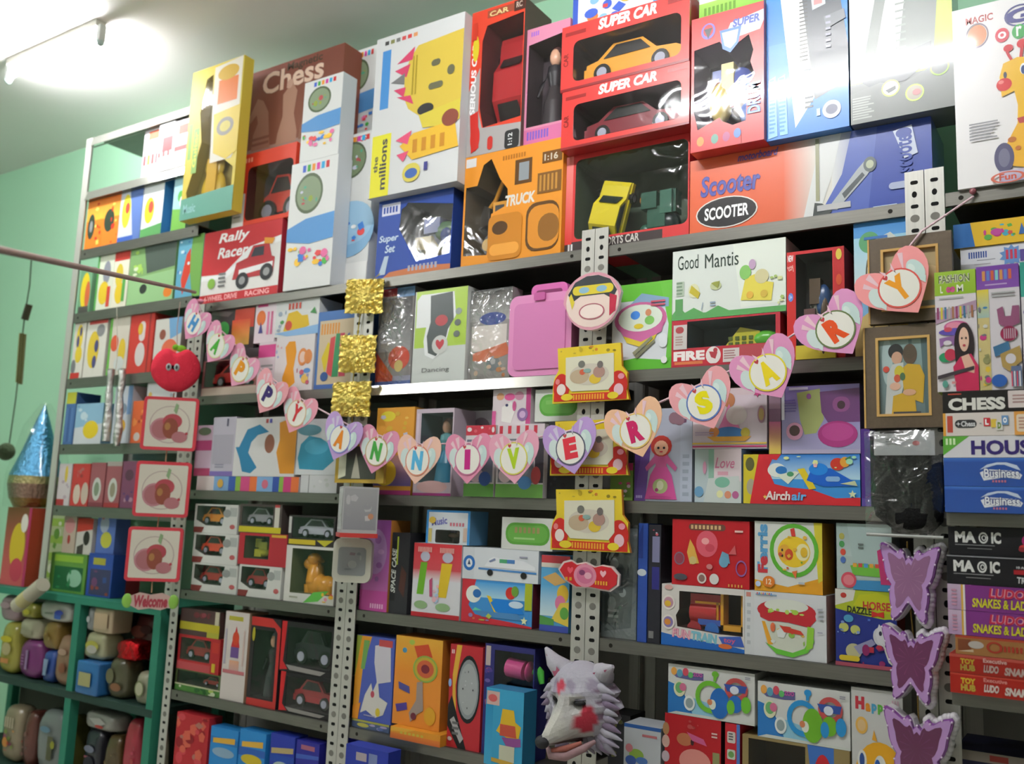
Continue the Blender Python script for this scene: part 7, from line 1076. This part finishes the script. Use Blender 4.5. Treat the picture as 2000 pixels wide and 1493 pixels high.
# ================================================================ the wolf mask
def wolf():
    c = at(1140, 1372, -.12); Wd, H = .25, .235
    r = empty('wolf_mask', c, 'grey and white rubber wolf mask with red patches hanging on the middle post', 'mask', None, (math.radians(4), math.radians(-6), math.radians(-6)))
    rg = random.Random(2); N, K = 56, 34; V = []; C = []
    for j in range(K+1):
        ph = PI*j/K
        for i in range(N):
            th = 2*PI*i/N; x = math.sin(ph)*math.cos(th); y = math.sin(ph)*math.sin(th); z = math.cos(ph)
            px, py, pz = x*.1, y*.075, z*.108
            if y < 0:
                s = math.exp(-((x+.12)/.32)**2-((z+.38)/.34)**2); px -= .028*s; py -= .078*s; pz -= .034*s      # muzzle
                s = math.exp(-((x+.1)/.14)**2-((z-.15)/.4)**2); py -= .012*s                        # bridge
                for ex, ez in ((-.46, .14), (.3, .08)): s = math.exp(-((x-ex)/.13)**2-((z-ez)/.1)**2); py += .024*s
                for ex, ez in ((-.42, .34), (.3, .32)): s = math.exp(-((x-ex)/.2)**2-((z-ez)/.1)**2); py -= .014*s
                s = math.exp(-((x-.1)/.3)**2-((z+.72)/.1)**2); py += .03*s                           # mouth line
            m_ = abs(x)
            if m_ > .6: w_ = (m_-.6)*2.2; rr = 1+w_*(.16*math.sin(z*19+x*3)+.1); px *= rr; py *= 1+.1*w_*math.sin(z*19)
            V.append((px, py, pz))
    def colr(x, y, z):
        if ((x+.022)/.017)**2+((z-.052)/.014)**2 < 1: return 'b8384c'
        if ((x-.05-.25*(z+.02))/.024)**2+((z+.03)/.034)**2 < 1 and y < -.02: return 'b02c40'
        if ((x+.046)/.013)**2+((z-.014)/.009)**2 < 1 or ((x-.031)/.018)**2+((z-.007)/.0075)**2 < 1: return '1a1a1c'
        if z < -.078 and abs(x-.01) < .035 and z > -.092: return '3c1a1c'
        if y < -.1 and z > -.06: return 'c9c8bf'
        if abs(x) < .05 and z < .03: return 'b9b7b4'
        if abs(x) > .075 and math.sin(z*190) > .55: return '6c5668'
        return 'a8a5b0' if math.sin(x*120+z*60)+math.sin(z*90) > -.9 else '8f8798'
    mb = MB()
    for j in range(K):
        for i in range(N):
            q = (j*N+i, (j+1)*N+i, (j+1)*N+(i+1) % N, j*N+(i+1) % N)
            P = [V[k] for k in q]; cc = [colr(*p) for p in P]; mb.face(P, cc, 'rubber', True)
    mb.build('face', r)
    for s, tip, b1, b2 in ((-1, (-.11, .0, .14), (-.088, -.012, .058), (-.03, -.012, .092)), (1, (.118, -.02, .098), (.03, -.012, .092), (.09, -.01, .045))):
        e = MB(); mid = ((b1[0]+b2[0])/2, .03, (b1[2]+b2[2])/2); up = tuple(.5*(a+b) for a, b in zip(tip, b2 if s < 0 else b1))
        e.tube([((b1[0]+b2[0])/2, .01, (b1[2]+b2[2])/2), tuple(.5*(((b1[k]+b2[k])/2)+tip[k]) for k in range(3)), tip], [.034, .022, .005], 'aeabb4', 'rubber', 14)
        q0 = Vector(((b1[0]+b2[0])/2, -.02, (b1[2]+b2[2])/2)); q1 = Vector(tip); q1 = q0+(q1-q0)*.8
        n_ = (q1-q0).normalized().cross(Vector((0, 1, 0)))*.014
        e.face([q0-n_+Vector((0, -.006, 0)), q0+n_+Vector((0, -.006, 0)), q1+Vector((0, -.012, 0))], 'a05068', 'rubber')
        e.build('ear', r)
    e = MB(); e.ell(-.043, -.139, -.074, .02, .017, .017, '26262a', 'rubber'); e.build('nose', r)
    for q in ((-.044, -.056, .02, .013, .012, .009), (.032, -.062, .012, .019, .012, .008)): e = MB(); e.ell(*q, '17171a', 'rubber'); e.ell(q[0], q[1]+.003, q[2]+.008, q[3]*1.15, .013, .005, '7c7884', 'rubber'); e.build('eye', r)
    e = MB(); e.tube([(-.06, -.095, -.1), (-.04, -.112, -.112), (-.005, -.1, -.116), (.04, -.075, -.098), (.06, -.05, -.085)], [.006, .011, .012, .01, .005], '9c7c80', 'rubber', 12)
    e.tube([(-.035, -.112, -.1), (0, -.1, -.096), (.035, -.075, -.085)], [.006, .008, .005], 'a05c50', 'rubber', 10); e.build('jaw', r)
    for s in (-1, 1):
        e = MB()
        for k in range(9):
            z = .04-.018*k; L = .04+.012*math.sin(k*1.3); x0 = s*(.085-.0008*(k-3)**2)
            e.tube([(x0*.8, -.02, z+.01), (x0*1.12, -.03, z), (x0*1.12+s*L*.7, -.02, z-.012-.006*(k > 4))], [.014, .012, .002], ('a9a6b2', '958d9f', '7c6c84')[k % 3], 'rubber', 8)
        if s > 0:
            for k in range(6): e.tube([(.07-.02*k, -.02, -.07-.004*k), (.08-.02*k, -.03, -.1), (.1-.022*k, -.02, -.125)], [.014, .012, .002], ('8c8894', '77707c')[k % 2], 'rubber', 8)
        e.build('fur', r)
    return r
wolf()
